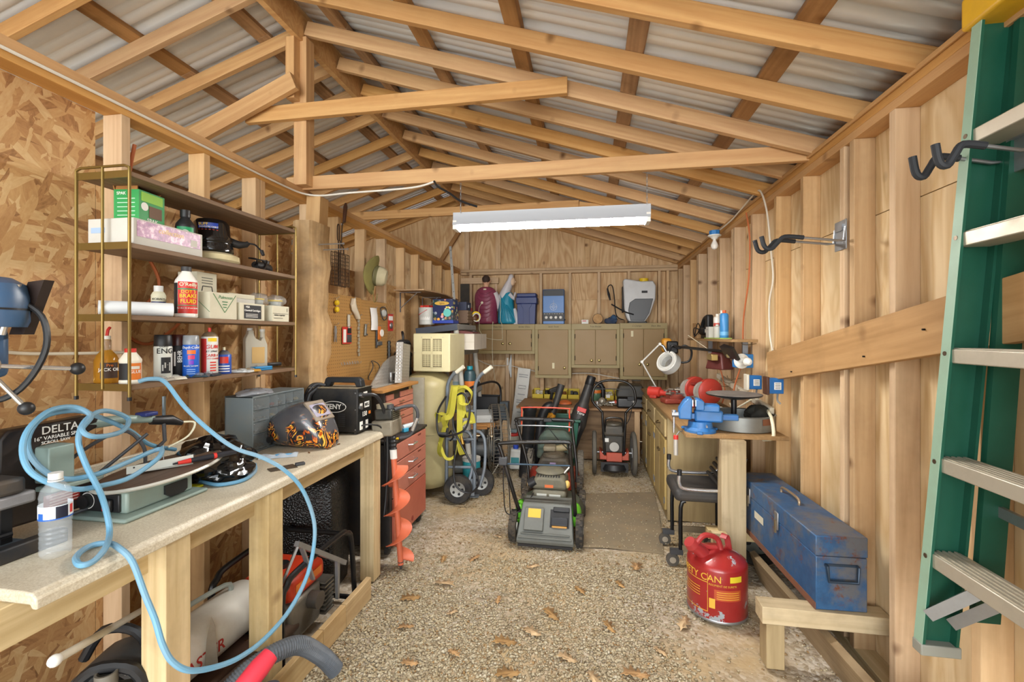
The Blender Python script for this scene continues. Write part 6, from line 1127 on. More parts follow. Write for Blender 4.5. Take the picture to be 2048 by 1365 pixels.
o = T('red_drill', 'red and silver corded tool lying on the back bench', 'tool', (.42, 5.62, zb), .15); M().rings([(-.12, 0, .05), (-.06, 0, .05), (.08, 0, .055), (.13, 0, .05)], [.02, .04, .05, .035], 14).obj('body', pm('c2452c', .45), o); M().rings([(-.18, 0, .045), (-.12, 0, .05)], [.012, .022], 12).obj('chuck', STEEL, o); M().box((.09, -.04, .03), (.04, .09, .05)).obj('grip', pm('a83a26', .5), o, .01)
o = T('chrome_fitting', 'round chrome fitting in front of the glass jar', 'fitting', (.10, 5.58, zb)); M().lathe([(.0, 0), (.05, 0), (.05, .02), (.03, .03), (.03, .06), (.0, .065)], n=18).obj('body', CHROME, o); M().ell((.06, .08, .05), (.045, .045, .045), 14, 10).obj('ball', pm('b9b0a0', .4, .5), o)
o = T('black_angle_tool', 'black tool with hose standing behind the glass jar', 'tool', (.18, 6.1, zb)); M().rings([(0, 0, .02), (0, 0, .16), (-.02, 0, .2), (-.1, 0, .23)], [.035, .035, .03, .018], 12).obj('body', BLACK, o); M().bx(-.05, .05, -.05, .05, 0, .02).obj('foot', BLACK, o)
o = T('storage_case', 'black plastic storage case with domed lid on the back bench', 'case', (.49, 5.60, zb), -.04); M().bx(-.16, .16, -.13, .13, 0, .12).obj('base', pm('1b1b1d', .35), o, .02, seg=3); M().prism([(-.165, .12), (.165, .12), (.165, .17), (.13, .27), (-.13, .27), (-.165, .17)], -.135, .135, 'y').obj('lid', pm('26241f', .5, 0, .3, '5a4f3a'), o, .02, seg=3); M().bx(-.04, .04, -.142, -.134, .09, .14).obj('latch', BLACK, o, .004); patch(.03, .05, PRINTW, o, (.03, -.137, .085), FY, 'label')
# ---- blowers in the green tub
GT = pm('1f5a48', .45, 0, .15); tb = T('green_tub', 'dark green plastic tub holding the leaf blowers', 'tub', (-.33, 5.10, 0))
for z0, z1, sx0, sx1 in ((0, .56, .17, .225),):
    m = M(); A = [[(c*s1, d_*s2, z) for c, d_ in ((-1, -1), (1, -1), (1, 1), (-1, 1))] for z, s1, s2 in ((0, .17, .14), (.56, .225, .18), (.56, .215, .17), (.02, .162, .132))]; m.loft(A).obj('body', GT, tb, .006)
M().tube([(-.235, -.19, .56), (.235, -.19, .56), (.235, .19, .56), (-.235, .19, .56)], .016, 8, True).obj('rim', GT, tb)
bw = T('leaf_blower', 'black leaf blower tube with red maker badge standing in the green tub', 'leaf blower', (-.25, 5.07, .1), rot=(-.12, .30, 0)); BLK2 = pm('2a2a2b', .5, 0, .25, '6a6050')
M().rings([(0, 0, 0), (0, 0, .3), (0, 0, .42), (0, 0, .6), (.0, 0, .66), (.0, 0, .95)], [.075, .085, .10, .085, .058, .045], 18).obj('tube', BLK2, bw); M().lathe([(.046, .86), (.052, .87), (.05, .96), (.044, .97)], n=18).obj('nozzle', BLACK, bw); M().box((0, -.085, .58), (.10, .02, .05)).obj('badge', REDP, bw, .004); text('Toro', .04, PRINTW, bw, (0, -.104, .54), FY, bold=.0015); text('225', .045, YEL, bw, (.03, -.105, .12), (PI/2, 0, 0), bold=.0015); M().tube([(.03, -.08, .45), (.03, -.14, .4), (.02, -.13, .25), (.0, -.08, .2)], .02, 10, k=4).obj('handle', BLK2, bw)
ys2 = T('hedge_blower', 'yellow and black handheld blower standing beside the black tube', 'leaf blower', (-.48, 5.05, .38), rot=(-.1, .28, 0)); M().rings([(0, 0, 0), (0, 0, .12), (.01, 0, .24)], [.06, .075, .045], 16).obj('housing', pm('d8962a', .45), ys2); M().rings([(.01, 0, .22), (.01, 0, .32), (.02, 0, .34), (.02, 0, .58)], [.04, .05, .035, .042], 14).obj('tube', BLK2, ys2); M().tube([(-.06, -.02, .02), (-.07, -.07, .12), (-.02, -.07, .2), (.01, -.03, .24)], .018, 9, k=4).obj('handle', pm('d8962a', .45), ys2); M().bx(-.05, .06, -.06, .05, -.06, .01).obj('motor_cap', BLACK, ys2, .012)
M().bx(-.03, .03, -.03, .03, -.36, -.06).obj('stem', BLACK, ys2)
o = T('vacuum_pipe', 'tall black blower extension pipe standing on the gravel', 'pipe', (-.66, 4.72, 0), rot=(0, .075, 0)); M().lathe([(.062, 0), (.066, 0), (.066, .68), (.072, .69), (.072, .73), (.064, .73), (.06, .7), (.06, .02), (.062, 0)], n=26).obj('pipe', pm('202123', .35), o); M().lathe([(.0665, .3), (.069, .305), (.069, .32), (.0665, .325)], n=26).obj('collar', BLACK, o)
o = T('blower_elbow', 'bent black blower elbow pipe beside the tall pipe', 'pipe', (-.56, 4.84, 0), rot=(0, .1, 0)); M().tube([(0, 0, 0), (0, 0, .4), (.01, 0, .62), (.05, 0, .72), (.1, .02, .74)], [.05]*25, 16, k=6).obj('pipe', BLACK, o)
o = T('bleach_jug', 'white jug with blue cap standing behind the fan', 'jug', (-.80, 5.0, 0)); M().bx(-.07, .07, -.06, .06, 0, .22).obj('body', pm('d9d8d0', .4, 0, .1), o, .02, seg=3); M().cyl((0, 0, .22), (0, 0, .26), .03, n=16).obj('cap', pm('2a4ab0', .4), o); patch(.09, .07, pm('3a8a90', .5), o, (0, -.0612, .1), FY, 'label')
o = T('blue_jug', 'bright blue plastic jug beside the white jug', 'jug', (-.69, 5.06, 0)); M().lathe([(.05, 0), (.055, .01), (.055, .22), (.03, .27), (.018, .28)], n=20).obj('body', pm('2560c0', .35), o); M().cyl((0, 0, .28), (0, 0, .3), .02, n=12).obj('cap', WHITE, o); M().tube([(.03, -.03, .26), (.07, -.05, .2), (.05, -.05, .1)], .006, 7, k=3).obj('handle', WHITE, o)
o = T('stacked_jars', 'pale bucket with red rimmed lid by the back wall', 'bucket', (-.90, 5.35, 0)); M().lathe([(.08, 0), (.095, .3), (.098, .31), (0, .315)], n=22).obj('body', pm('b9b4a4', .5, 0, .2), o); M().lathe([(.1, .295), (.102, .3), (.102, .315), (.1, .32)], n=22).obj('lid_rim', REDP, o); M().bx(-.06, .06, -.04, .04, .32, .36).obj('rag', pm('7a8a90', .8), o, .01)

# ================================================================ MOWERS
TIRE = pm('2a2724', .8, 0, .5, '7a6a52', 16); MGR = pm('60625d', .55, 0, .35, '4a463a', 6); LIME = pm('5fae2a', .4, 0, .1); DUSTY = pm('5d5a4c', .65, 0, .5, '857a60', 8)
m1 = T('lawn_mower', 'push mower with lime green fenders and grey rear chute, nearest of the mowers', 'lawn mower', (-.30, 3.13, 0), -.02)
for x in (-.235, .235):
    wheel(m1, (x, .11, .105), .105, .052, 'x', TIRE, pm('cfccc0', .5), tread=16, spokes=0); wheel(m1, (x, .66, .10), .10, .05, 'x', TIRE, pm('cfccc0', .5), tread=16, spokes=0)
# rear chute door: tilted panel
pan = [(-.195, .0, .055), (.195, .0, .055), (.185, .05, .10), (.17, .20, .27), (-.17, .20, .27), (-.185, .05, .10)]
M().loft([[(-.20, .0, .03), (.20, .0, .03), (.20, .02, .03), (-.20, .02, .03)], [(-.198, -.012, .06), (.198, -.012, .06), (.198, .05, .06), (-.198, .05, .06)], [(-.175, .14, .265), (.175, .14, .265), (.175, .30, .265), (-.175, .30, .265)]]).obj('chute_door', MGR, m1, .008)
Rt = rx(-.64+.0)
def onp(u, w, d=0):   # point on the tilted door, u across, w up the door 0..1, d proud
    a = Vector((u, -.012, .06)); e = Vector((0, .152, .205)); n_ = Vector((0, -.205, .152)).normalized(); return a+e*w+n_*d
def slab(name, u0, u1, w0, w1, d0, d1, mat):
    m = M(); A = [onp(u0, w0, d0), onp(u1, w0, d0), onp(u1, w1, d0), onp(u0, w1, d0)]; B_ = [onp(u0, w0, d1), onp(u1, w0, d1), onp(u1, w1, d1), onp(u0, w1, d1)]; return m.loft([A, B_]).obj(name, mat, m1, .004)
slab('lip', -.185, .185, .05, .10, 0, .012, MGR); slab('battery_box', -.15, -.015, .25, .85, 0, .028, MGR); slab('caution_label', -.125, -.035, .58, .82, .028, .0295, pm('d8a838', .5)); slab('recess', .03, .165, .38, .86, .001, .004, pm('101114', .4)); slab('recess_brow', .05, .165, .80, .92, .004, .014, pm('1a1c1f', .4)); slab('recess_handle', .04, .155, .42, .64, .004, .02, pm('22252a', .35)); slab('clippings', .045, .15, .37, .43, .004, .012, pm('b88a4a', .9)); slab('rib', -.17, .17, .16, .20, 0, .01, MGR)
M().bx(-.19, .19, .0, .06, .012, .03).obj('rear_flap', BLACK, m1)
for s_ in (-1, 1): M().ell((s_*.205, .22, .17), (.04, .09, .085), 16, 10).obj('fender', LIME, m1)
rg = [[(r*math.cos(a)*1.0, .47+r*1.15*math.sin(a), z) for a in np.linspace(0, 2*PI, 33)[:-1]] for z, r in ((.06, .25), (.15, .25), (.19, .22), (.20, .1))]; M().loft(rg).obj('deck', pm('3f463a', .5, 0, .4), m1)
eb = M().bx(-.135, .125, .32, .58, .2, .30).obj('engine_block', DUSTY, m1, .03, seg=3); M().prism([(-.14, .30), (.13, .30), (.125, .36), (.09, .40), (-.10, .40), (-.135, .36)], .33, .60, 'y').obj('engine_shroud', DUSTY, m1, .025, seg=3)
M().lathe([(.11, .40), (.115, .41), (.10, .425), (.05, .435), (0, .437)], (-.01, .47, 0), 28).obj('starter_cover', DUSTY, m1)
for k in range(9): M().box((-.09+.02*k, .352, .402), (.009, .03, .01)).obj('vent_slot', BLACK, m1)
patch(.075, .05, pm('b9b9b0', .5), m1, (-.06, .3195, .25), FY, 'data_label'); patch(.085, .022, pm('b9b9b0', .5), m1, (.04, .3195, .262), FY, 'data_label'); patch(.085, .018, pm('b9b9b0', .5), m1, (.04, .3195, .238), FY, 'data_label'); patch(.065, .022, pm('c8622a', .5), m1, (-.005, .3285, .33), FY, 'warning_label')
M().cyl((-.16, .36, .33), (-.11, .36, .36), .038, n=18).obj('fuel_cap', BLACK, m1); M().ell((.13, .37, .34), (.022, .022, .03), 12, 8).obj('primer_bulb', pm('d8b060', .5), m1); M().tube([(.1, .45, .40), (.16, .5, .46)], .006, 7).obj('pull_cord', WHITE, m1)
MBK = pm('161617', .3, .2, .15)
M().tube([(-.20, .14, .20), (-.23, .10, .32), (-.32, .10, .62), (-.335, .10, .67), (-.31, .10, .70), (.13, .10, .725), (.165, .10, .70), (.17, .10, .65), (.20, .13, .25), (.20, .14, .2)], .0145, 10, k=4).obj('handle_bar', MBK, m1)
M().tube([(-.30, .10, .55), (.17, .10, .56)], .007, 8).obj('bail_bar', pm('3a4a58', .3, .5), m1); M().bx(-.345, -.28, .08, .12, .54, .60).obj('throttle_lever', DGREY, m1, .008); M().tube([(-.31, .09, .55), (-.30, .06, .35), (-.28, .08, .2), (-.18, .12, .22), (-.12, .3, .28)], .004, 6, k=5).obj('control_cable', BLACK, m1); M().tube([(-.30, .09, .55), (-.26, .05, .4), (-.25, .08, .18), (-.2, .14, .15)], .004, 6, k=5).obj('control_cable', BLACK, m1)
m2 = T('lawn_mower', 'dusty dark push mower with red bail, behind the green-fendered mower', 'lawn mower', (-.33, 4.12, 0))
for x in (-.25, .25): wheel(m2, (x, .48, .16), .16, .06, 'x', pm('6a655c', .8, 0, .4, '8a7c64'), pm('8a8578', .5), tread=22, spokes=0); wheel(m2, (x, .04, .10), .10, .05, 'x', TIRE, pm('c9b890', .5), tread=16, spokes=0)
rg = [[(r*math.cos(a)*1.0, .27+r*1.1*math.sin(a), z) for a in np.linspace(0, 2*PI, 33)[:-1]] for z, r in ((.06, .24), (.16, .24), (.2, .21), (.21, .1))]; M().loft(rg).obj('deck', pm('8a2c1e', .45, 0, .4), m2)
M().prism([(-.14, .2), (.15, .2), (.16, .26), (.13, .33), (-.11, .33), (-.15, .26)], .12, .38, 'y').obj('engine_shroud', pm('39342d', .6, 0, .5, '6f6450'), m2, .025, seg=3); M().lathe([(.11, .33), (.1, .355), (.05, .37), (0, .37)], (0, .25, 0), 24).obj('starter_cover', pm('4a4438', .6, 0, .5), m2); patch(.055, .03, pm('9a8ab0', .5), m2, (.0, .1185, .28), FY, 'brand_label'); patch(.09, .02, WHITE, m2, (.0, .1185, .235), FY, 'data_label')
M().rings([(-.02, .28, .37), (.12, .3, .40)], [.035, .035], 14).obj('air_filter', pm('8f8260', .6, 0, .4), m2); M().bx(-.1, .02, .2, .34, .37, .42).obj('carburettor_cover', pm('7d7460', .6, 0, .5), m2, .015)
M().tube([(-.22, .06, .14), (-.24, .10, .3), (-.34, .16, .62), (-.345, .16, .66), (-.32, .16, .685), (.15, .16, .685), (.18, .16, .66), (.18, .16, .6), (.22, .10, .28), (.22, .06, .14)], .0145, 10, k=4).obj('handle_bar', MBK, m2)
for xa, xb in ((-.31, -.12), (.0, .15)): M().cyl((xa, .16, .686), (xb, .16, .686), .019, n=14).obj('foam_grip', BLACK, m2)
M().tube([(-.30, .16, .62), (-.30, .19, .76), (-.27, .19, .79), (.12, .19, .79), (.15, .19, .76), (.15, .16, .58)], .007, 8, k=3).obj('bail_bar', pm('c8452a', .4), m2); M().tube([(-.33, .17, .60), (-.30, .15, .625), (.14, .15, .625), (.17, .17, .60)], .007, 8, k=3).obj('cross_bar', ZINC, m2); M().bx(-.09, -.01, .14, .18, .665, .7).obj('control_box', BLACK, m2, .005)
M().tube([(-.05, .15, .62), (-.15, .15, .5), (-.22, .2, .3)], .004, 6, k=4).obj('control_cable', BLACK, m2); M().tube([(-.05, .15, .62), (.05, .15, .5), (.14, .2, .4)], .004, 6, k=4).obj('control_cable', BLACK, m2)
M().loft([[(-.19, .42, .24), (.19, .42, .24), (.19, .60, .24), (-.19, .60, .24)], [(-.17, .40, .45), (.17, .40, .45), (.17, .62, .45), (-.17, .62, .45)], [(-.1, .44, .53), (.1, .44, .53), (.1, .58, .53), (-.1, .58, .53)]]).obj('grass_bag', pm('4a5a50', .8, 0, .3), m2, .03, seg=3)
# trimmer mower
tm = T('wheeled_trimmer', 'red high-wheel string trimmer mower with black loop handle at the back bench', 'trimmer mower', (.265, 4.98, 0)); ORD = pm('b04a34', .45, 0, .2)
for x in (-.205, .205): wheel(tm, (x, .0, .225), .225, .045, 'x', pm('55524c', .8, 0, .4, '7a705c'), pm('8a8a88', .4), .78, tread=0, spokes=0)
M().cyl((-.2, 0, .225), (.2, 0, .225), .011, n=10).obj('axle', ZINC, tm); M().prism([(-.15, .16), (.15, .16), (.15, .26), (.10, .20), (-.10, .20), (-.15, .26)], -.06, .12, 'y').obj('frame_plate', ORD, tm, .005); M().bx(-.08, .08, -.09, -.05, .15, .24).obj('front_plate', ORD, tm, .005)
M().bx(-.14, .14, -.12, -.1, .05, .15).obj('debris_flap', BLACK, tm); M().lathe([(.13, .06), (.14, .08), (.12, .13), (0, .14)], (0, -.05, 0), 26).obj('trimmer_head', BLACK, tm)
M().bx(-.10, .10, -.02, .14, .22, .42).obj('engine', pm('2f302e', .5, .2, .4), tm, .02); M().bx(-.11, .11, -.04, .12, .40, .52).obj('engine_shroud', pm('3f3c36', .5, 0, .4), tm, .03, seg=3); M().lathe([(.09, .52), (.085, .54), (0, .55)], (0, .04, 0), 24).obj('starter_cover', pm('4a463c', .5, 0, .4), tm); M().cyl((.0, -.03, .3), (.0, -.07, .3), .05, n=18).obj('muffler', pm('a5a29c', .4, .6, .3), tm); patch(.05, .04, WHITE, tm, (-.08, -.0215, .36), FY, 'label')
M().tube([(-.10, -.02, .2), (-.12, -.02, .6), (-.13, .0, .66), (-.215, .02, .75), (-.225, .02, .82), (-.20, .03, .92), (-.10, .05, .985), (.10, .05, .985), (.2, .03, .92), (.225, .02, .82), (.215, .02, .75), (.13, .0, .66), (.12, -.02, .6), (.10, -.02, .2)], .0135, 10, k=4).obj('handle_bar', MBK, tm); M().tube([(-.09, -.03, .45), (-.09, -.03, .57), (-.05, -.03, .6), (.05, -.03, .6), (.09, -.03, .57), (.09, -.03, .45)], .010, 8, k=3).obj('guard_hoop', MBK, tm); M().tube([(-.17, .03, .9), (.17, .03, .9)], .005, 7).obj('bail_bar', BLACK, tm); M().tube([(.2, .02, .78), (.16, -.03, .6), (.1, -.02, .5)], .005, 6, k=4).obj('control_cable', BLACK, tm)
# ================================================================ RIGHT SIDE
OLIVE = wood('bfa466', 'a3884c', 2, .2, name='varnished_door', dirt=.15, var=.12); OLF = wood('b59a5c', '987c44', 2, .2, name='varnished_frame', dirt=.15, var=.06)
BRK = pm('5a4a30', .4, .6)
def basecab(label, y0, y1):
    o = T('base_cabinet', label, 'cabinet', (.905, (y0+y1)/2, 0), 0, 'varnished base cabinets'); h = (y1-y0)/2
    M().bx(-.285, .28, -h, h, .0, .845).obj('carcass', OLF, o, .003)
    dr = M().bx(-.303, -.285, -h+.03, h-.03, .66, .80).obj('drawer', OLIVE, o, .004); M().tube([(-.303, -.05, .735), (-.325, -.03, .73), (-.328, 0, .722), (-.325, .03, .73), (-.303, .05, .735)], .005, 7, k=3).obj('pull', BRK, dr)
    for a, c, ky in ((-h+.03, -.003, -.03), (.003, h-.03, .03)):
        d = M().bx(-.303, -.285, a, c, .07, .635).obj('door', OLIVE, o, .004); M().cyl((-.303, ky, .5), (-.32, ky, .5), .010, n=10).obj('knob', BRK, d)
        for z in (.15, .55): M().cyl((-.306, a if ky < 0 else c, z-.025), (-.306, a if ky < 0 else c, z+.025), .005, n=6).obj('hinge', ZINC, d)
    return o
basecab('varnished base cabinet nearest the chair', 3.79, 4.39); basecab('middle varnished base cabinet in the right-hand run', 4.393, 4.99); basecab('varnished base cabinet at the back bench end', 4.993, 5.40)
o = T('counter_plank', 'plywood counter top over the right-hand base cabinets', 'countertop', (.90, 4.1, .846)); PT = wood('b08a58', '8d6a3e', 1, .2, name='ply_top', dirt=.35, dirtcol='5a4430', var=.04); M().bx(-.305, .285, -1.14, 1.32, 0, .022).obj('top', PT, o, .002); 
o = T('counter_support_post', 'thick timber post holding up the near end of the counter', 'post', (.825, 2.93, 0)); board('post', (.035, .03, 0), (.035, .03, .845), .14, .089, wood('cdb27c', 'aa8f58', 0, .3, name='post_grain', dirt=.4, var=.05), o, up=(0,1,0)); board('cleat', (-.055, -.035, 0), (-.055, -.035, .30), .085, .04, TREAT, o, up=(0,1,0))
# vise
VB = pm('2a6cac', .42, 0, .35, '4a5a60', 9); vs = T('bench_vise', 'bright blue swivel bench vise bolted at the counter corner', 'vise', (.70, 3.06, .868), -.12)
M().lathe([(.095, 0), (.095, .015), (.075, .03), (.07, .065), (0, .066)], n=28).obj('swivel_base', VB, vs)
for a in (.6, 2.5, 4.6): M().box((.10*math.cos(a), .10*math.sin(a), .008), (.05, .035, .016), rz(a)).obj('foot_lug', VB, vs, .005)
M().bx(-.035, .13, -.045, .045, .065, .14).obj('body', VB, vs, .012); M().bx(.0, .11, -.05, .05, .13, .175).obj('anvil', VB, vs, .008); M().prism([(-.03, .14), (.02, .14), (.02, .195), (-.015, .21), (-.03, .205)], -.06, .06, 'y').obj('fixed_jaw', VB, vs, .006); M().prism([(-.13, .08), (-.055, .08), (-.05, .21), (-.075, .215), (-.10, .19), (-.13, .14)], -.06, .06, 'y').obj('moving_jaw', VB, vs, .008)
for x in (-.052, -.034): M().bx(x, x+.006, -.058, .058, .165, .205).obj('jaw_plate', ZINC, vs)
M().bx(-.06, .22, -.025, .025, .08, .115).obj('slide_bar', VB, vs, .004); M().bx(.13, .215, -.0265, -.024, .09, .106).obj('raised_print', pm('2363a8', .5), vs); M().cyl((-.13, 0, .10), (-.17, 0, .10), .018, n=14).obj('screw_head', ZINC, vs); M().cyl((-.158, 0, .12), (-.158, 0, -.02), .007, n=10).obj('tommy_bar', CHROME, vs); M().cyl((-.158, 0, .115), (-.158, 0, .128), .014, n=10).obj('bar_end', CHROME, vs); M().tube([(.03, -.06, .05), (.03, -.09, .045)], .006, 8).obj('lock_lever', ZINC, vs)
o = T('hanging_marker', 'red and white tube hanging on the counter front by the vise', 'tube', (.545, 3.02, .72)); M().cyl((0, 0, 0), (0, 0, .10), .014, n=12).obj('barrel', pm('b9b4ac', .4, .3), o); M().cyl((0, 0, .10), (0, 0, .125), .015, n=12).obj('cap', REDP, o); M().tube([(0, 0, .12), (.02, .0, .15), (.045, .02, .15)], .003, 6).obj('hook', ZINC, o)
# pan with items and turntable
pn = T('galvanized_pan', 'round galvanized drain pan with rusty patch on the counter', 'pan', (.985, 3.22, .869)); GZ = pm('8f9290', .45, .7, .3, '6f6a60', 5)
M().lathe([(0, .0), (.19, .0), (.20, .005), (.205, .095), (.212, .10), (.205, .102), (.198, .095), (.194, .01), (0, .008)], n=44).obj('pan', GZ, pn); band(.2055, -1.2, -.85, .05, .09, pm('7a4a30', .8), pn, 'rust_patch')
ds = T('turntable_stand', 'black round turntable on a short post standing in the pan', 'stand', (.96, 3.26, .878)); M().lathe([(0, 0), (.05, 0), (.05, .006), (.018, .012), (.018, .17), (.06, .175), (.17, .20), (.175, .208), (0, .208)], n=40).obj('pedestal', pm('1a1a1c', .35), ds); M().lathe([(.0, .2085), (.172, .2085), (.172, .211), (0, .212)], n=40).obj('dusty_plate', pm('77706a', .8, 0, .6, '2c2a28', 6), ds)
crumple_o = T('dark_rag', 'dark crumpled rag heap on the right of the pan', 'rag', (1.10, 3.22, .88)); crumple((0, 0, .07), (.08, .09, .07), 'cloth', pm('26251f', .85), crumple_o, amp=.2, seed=31)
# power strip and papers
o = T('power_strip', 'long white power strip screwed to the wall studs', 'power strip', (1.165, 3.79, 1.02)); M().bar((0, .62, .09), (0, -.62, -.03), .03, .045).obj('body', pm('cfc6b0', .5, 0, .2), o, .006)
for k in range(5): f_ = k/4; M().box((-.017, .45-.9*f_, .074-.088*f_), (.004, .05, .026)).obj('outlet', pm('9a9078', .5), o)
M().tube([(-.02, -.3, .0), (-.06, -.2, -.06), (-.05, .0, -.12), (-.02, .2, -.1)], .006, 7, k=5).obj('plugged_cord', CREAM, o); M().tube([(-.02, -.6, -.03), (-.05, -.75, -.06), (-.06, -.8, -.16), (-.08, -.7, -.2)], .01, 8, k=5).obj('feed_cord', CREAM, o)
o = T('paper_stack', 'white papers and blue packet behind the vise', 'papers', (1.04, 3.55, .869), .2)
for k, (x, y, c, a) in enumerate(((0, 0, 'd9d6ca', .2), (.02, .03, 'e4e2da', -.3), (-.09, .1, 'dcdad0', .6))): M().box((x, y, .012+.012*k), (.14, .2, .01), rz(a) @ rx(.12*k)).obj('sheet', pm(c, .7), o)
M().box((-.02, -.03, .05), (.2, .07, .02), rz(.3) @ ry(.1)).obj('blue_packet', pm('5a7fd0', .3), o, .004); M().prism([(-.03, 0), (.05, 0), (.03, .09), (-.02, .07)], -.02, .02, 'y', (-.12, -.02, 0)).obj('white_carton', pm('dedcd2', .6), o, .002)
# bench grinder
gd = T('bench_grinder', 'red bench grinder with grey stone wheel on the counter', 'grinder', (.94, 4.12, .869), .35); GR = pm('b03a2e', .42, 0, .2, '6a2a22', 7)
M().bx(-.10, .10, -.07, .07, 0, .05).obj('base', GR, gd, .01); M().rings([(0, -.07, .13), (0, .07, .13)], [.065, .065], 22).obj('motor', GR, gd)
for sg in (-1, 1):
    h_ = M().lathe([(.0, sg*.075), (.10, sg*.075), (.108, sg*.085), (.108, sg*.125), (.09, sg*.14), (.03, sg*.145), (.028, sg*.155), (0, sg*.156)], (0.02, 0, .14), 28, 'y').obj('wheel_guard', GR, gd); M().lathe([(0, sg*.09), (.085, sg*.09), (.085, sg*.115), (0, sg*.115)], (-.035, 0, .14), 26, 'y').obj('grinding_wheel', pm('9a958c', .8), gd); M().box((-.13, sg*.10, .10), (.05, .05, .008)).obj('tool_rest', ZINC, gd)
M().bx(-.06, .02, -.05, .05, .185, .20).obj('name_plate', pm('8a2c24', .5), gd, .003)
rt = T('red_pump', 'greasy red machine part beside the bench grinder', 'machine part', (.78, 4.28, .869), .2); M().bx(-.13, .11, -.07, .07, 0, .05).obj('base', pm('8e3a2c', .5, .1, .4, '5a3a2a'), rt, .015); M().rings([(-.08, 0, .06), (.06, 0, .06)], [.05, .06], 16).obj('body', pm('9c3a2c', .5, .1, .4), rt); rs = random.Random(4); m = M()
for k in range(16): m.box((rs.uniform(-.12, .1), rs.uniform(-.07, .05), .08+rs.random()*.05), (.05, .018, .014), rz(rs.random()*3) @ rx(rs.random()))
q = m.obj('loose_tools', pm('8a8074', .4, .5), rt); q['kind'] = 'stuff'
o = T('red_spray_gun', 'bright red cylinder tool at the counter front edge', 'tool', (.665, 4.60, .869), 2.6); M().rings([(-.10, 0, .055), (-.03, 0, .055), (-.02, 0, .06), (.09, 0, .06)], [.028, .03, .048, .05], 16).obj('body', pm('c43a30', .4), o); M().bx(.0, .07, -.05, .05, 0, .03).obj('base', pm('a8342a', .45), o, .006); M().cyl((-.101, 0, .055), (-.105, 0, .055), .022, n=14).obj('end_cap', WHITE, o); patch(.05, .03, pm('b9d0d8', .4), o, (.04, -.0, .1105), (0, 0, 0), 'label')
# magnifier lamp
ml = T('magnifier_lamp', 'white swing-arm magnifier lamp clamped at the counter', 'lamp', (.68, 4.72, .868)); WL = pm('d3d3cd', .4, 0, .1)
M().lathe([(.05, 0), (.05, .02), (.015, .03), (.013, .06), (0, .06)], n=20).obj('clamp_base', WL, ml)
pA, pB, pC = Vector((0, 0, .06)), Vector((-.155, .0, .345)), Vector((.015, -.02, .525))
for d in (-.012, .012): M().cyl(pA+Vector((0, d, 0)), pB+Vector((0, d, 0)), .006, n=8).obj('lower_arm', WL, ml); M().cyl(pB+Vector((0, d, 0)), pC+Vector((0, d, 0)), .006, n=8).obj('upper_arm', WL, ml)
for p in (pB, pC): M().cyl(p+Vector((0, -.02, 0)), p+Vector((0, .02, 0)), .014, n=12).obj('joint', WL, ml)
Rm = Vector((-.62, -.60, .45)).to_track_quat('Z', 'Y').to_matrix(); cM = (.085, -.05, .35)
M().lathe([(.062, .0), (.068, .028), (.095, .03), (.110, .022), (.114, -.05), (.1, -.06), (.062, -.055), (.062, 0)], n=36).xf(Rm, cM).obj('ring_head', WL, ml); M().lathe([(.09, .0305), (.1, .0305), (.1, .033), (.09, .0305)], n=30).xf(Rm, cM).obj('lamp_tube', pm('f2f0e8', .4), ml); M().lathe([(0, .0), (.0615, .0), (.0615, .004), (0, .008)], n=26).xf(Rm, cM).obj('lens', pm('b9bfc0', .05, alpha=.18), ml); M().rings([pC, (.05, -.03, .50), (.075, -.04, .45)], [.012, .015, .014], 10).obj('neck', ZINC, ml)
# wall shelf with cans
sh = T('narrow_wall_shelf', 'narrow wooden shelf on the right wall studs', 'shelf', (1.10, 4.2, 1.43)); M().bx(-.09, .088, -.72, .75, 0, .02).obj('board', wood('a98452', '8a6538', 1, .2, name='shelf_board', var=.05), sh, .002)
for y in (-.5, .5): M().bx(.05, .088, y-.01, y+.01, -.12, 0).obj('bracket', ZINC, sh)
zs = 1.4505
def can(label, x, y, r, h, col, capcol, bandc=None, kind='can'):
    o = T('aerosol_can' if kind == 'can' else 'small_bottle', label, kind, (x, y, zs), aim(x, y)); M().lathe([(r*.95, 0), (r, .004), (r, h*.82), (r*.8, h*.88), (r*.4, h*.9)], n=22).obj('body', pm(col, .35), o); M().cyl((0, 0, h*.88), (0, 0, h), r*.42, n=12).obj('nozzle', pm(capcol, .45), o)
    if bandc: band(r, -1.2, 1.2, h*.25, h*.62, pm(bandc, .45), o)
    return o
o = can('tall light blue aerosol can with orange tip on the wall shelf', 1.09, 3.95, .034, .225, '3f8ac8', 'd8622a'); band(.034, -1.2, 1.2, .02, .05, pm('6fb0e0', .4), o)
can('white aerosol can with red label beside the blue can', 1.07, 4.07, .032, .20, 'd9d4cc', 'e8e4da', 'b8483c'); can('white bottle with yellow band at the back of the wall shelf', 1.13, 4.16, .034, .235, 'd6d2c8', 'efece4', 'c9b23a', 'bottle'); can('short clear jar on the wall shelf', 1.05, 4.00, .03, .11, 'b9b8ae', 'c9c8c0', None, 'bottle')
o = carton('shelf_carton', 'small white carton on the wall shelf by the cans', 1.07, 4.22, zs, .09, .10, .095, WBOX); patch(.06, .004, pm('8a8a86', .6), o, (-.0455, 0, .07), FXN, 'print_line')
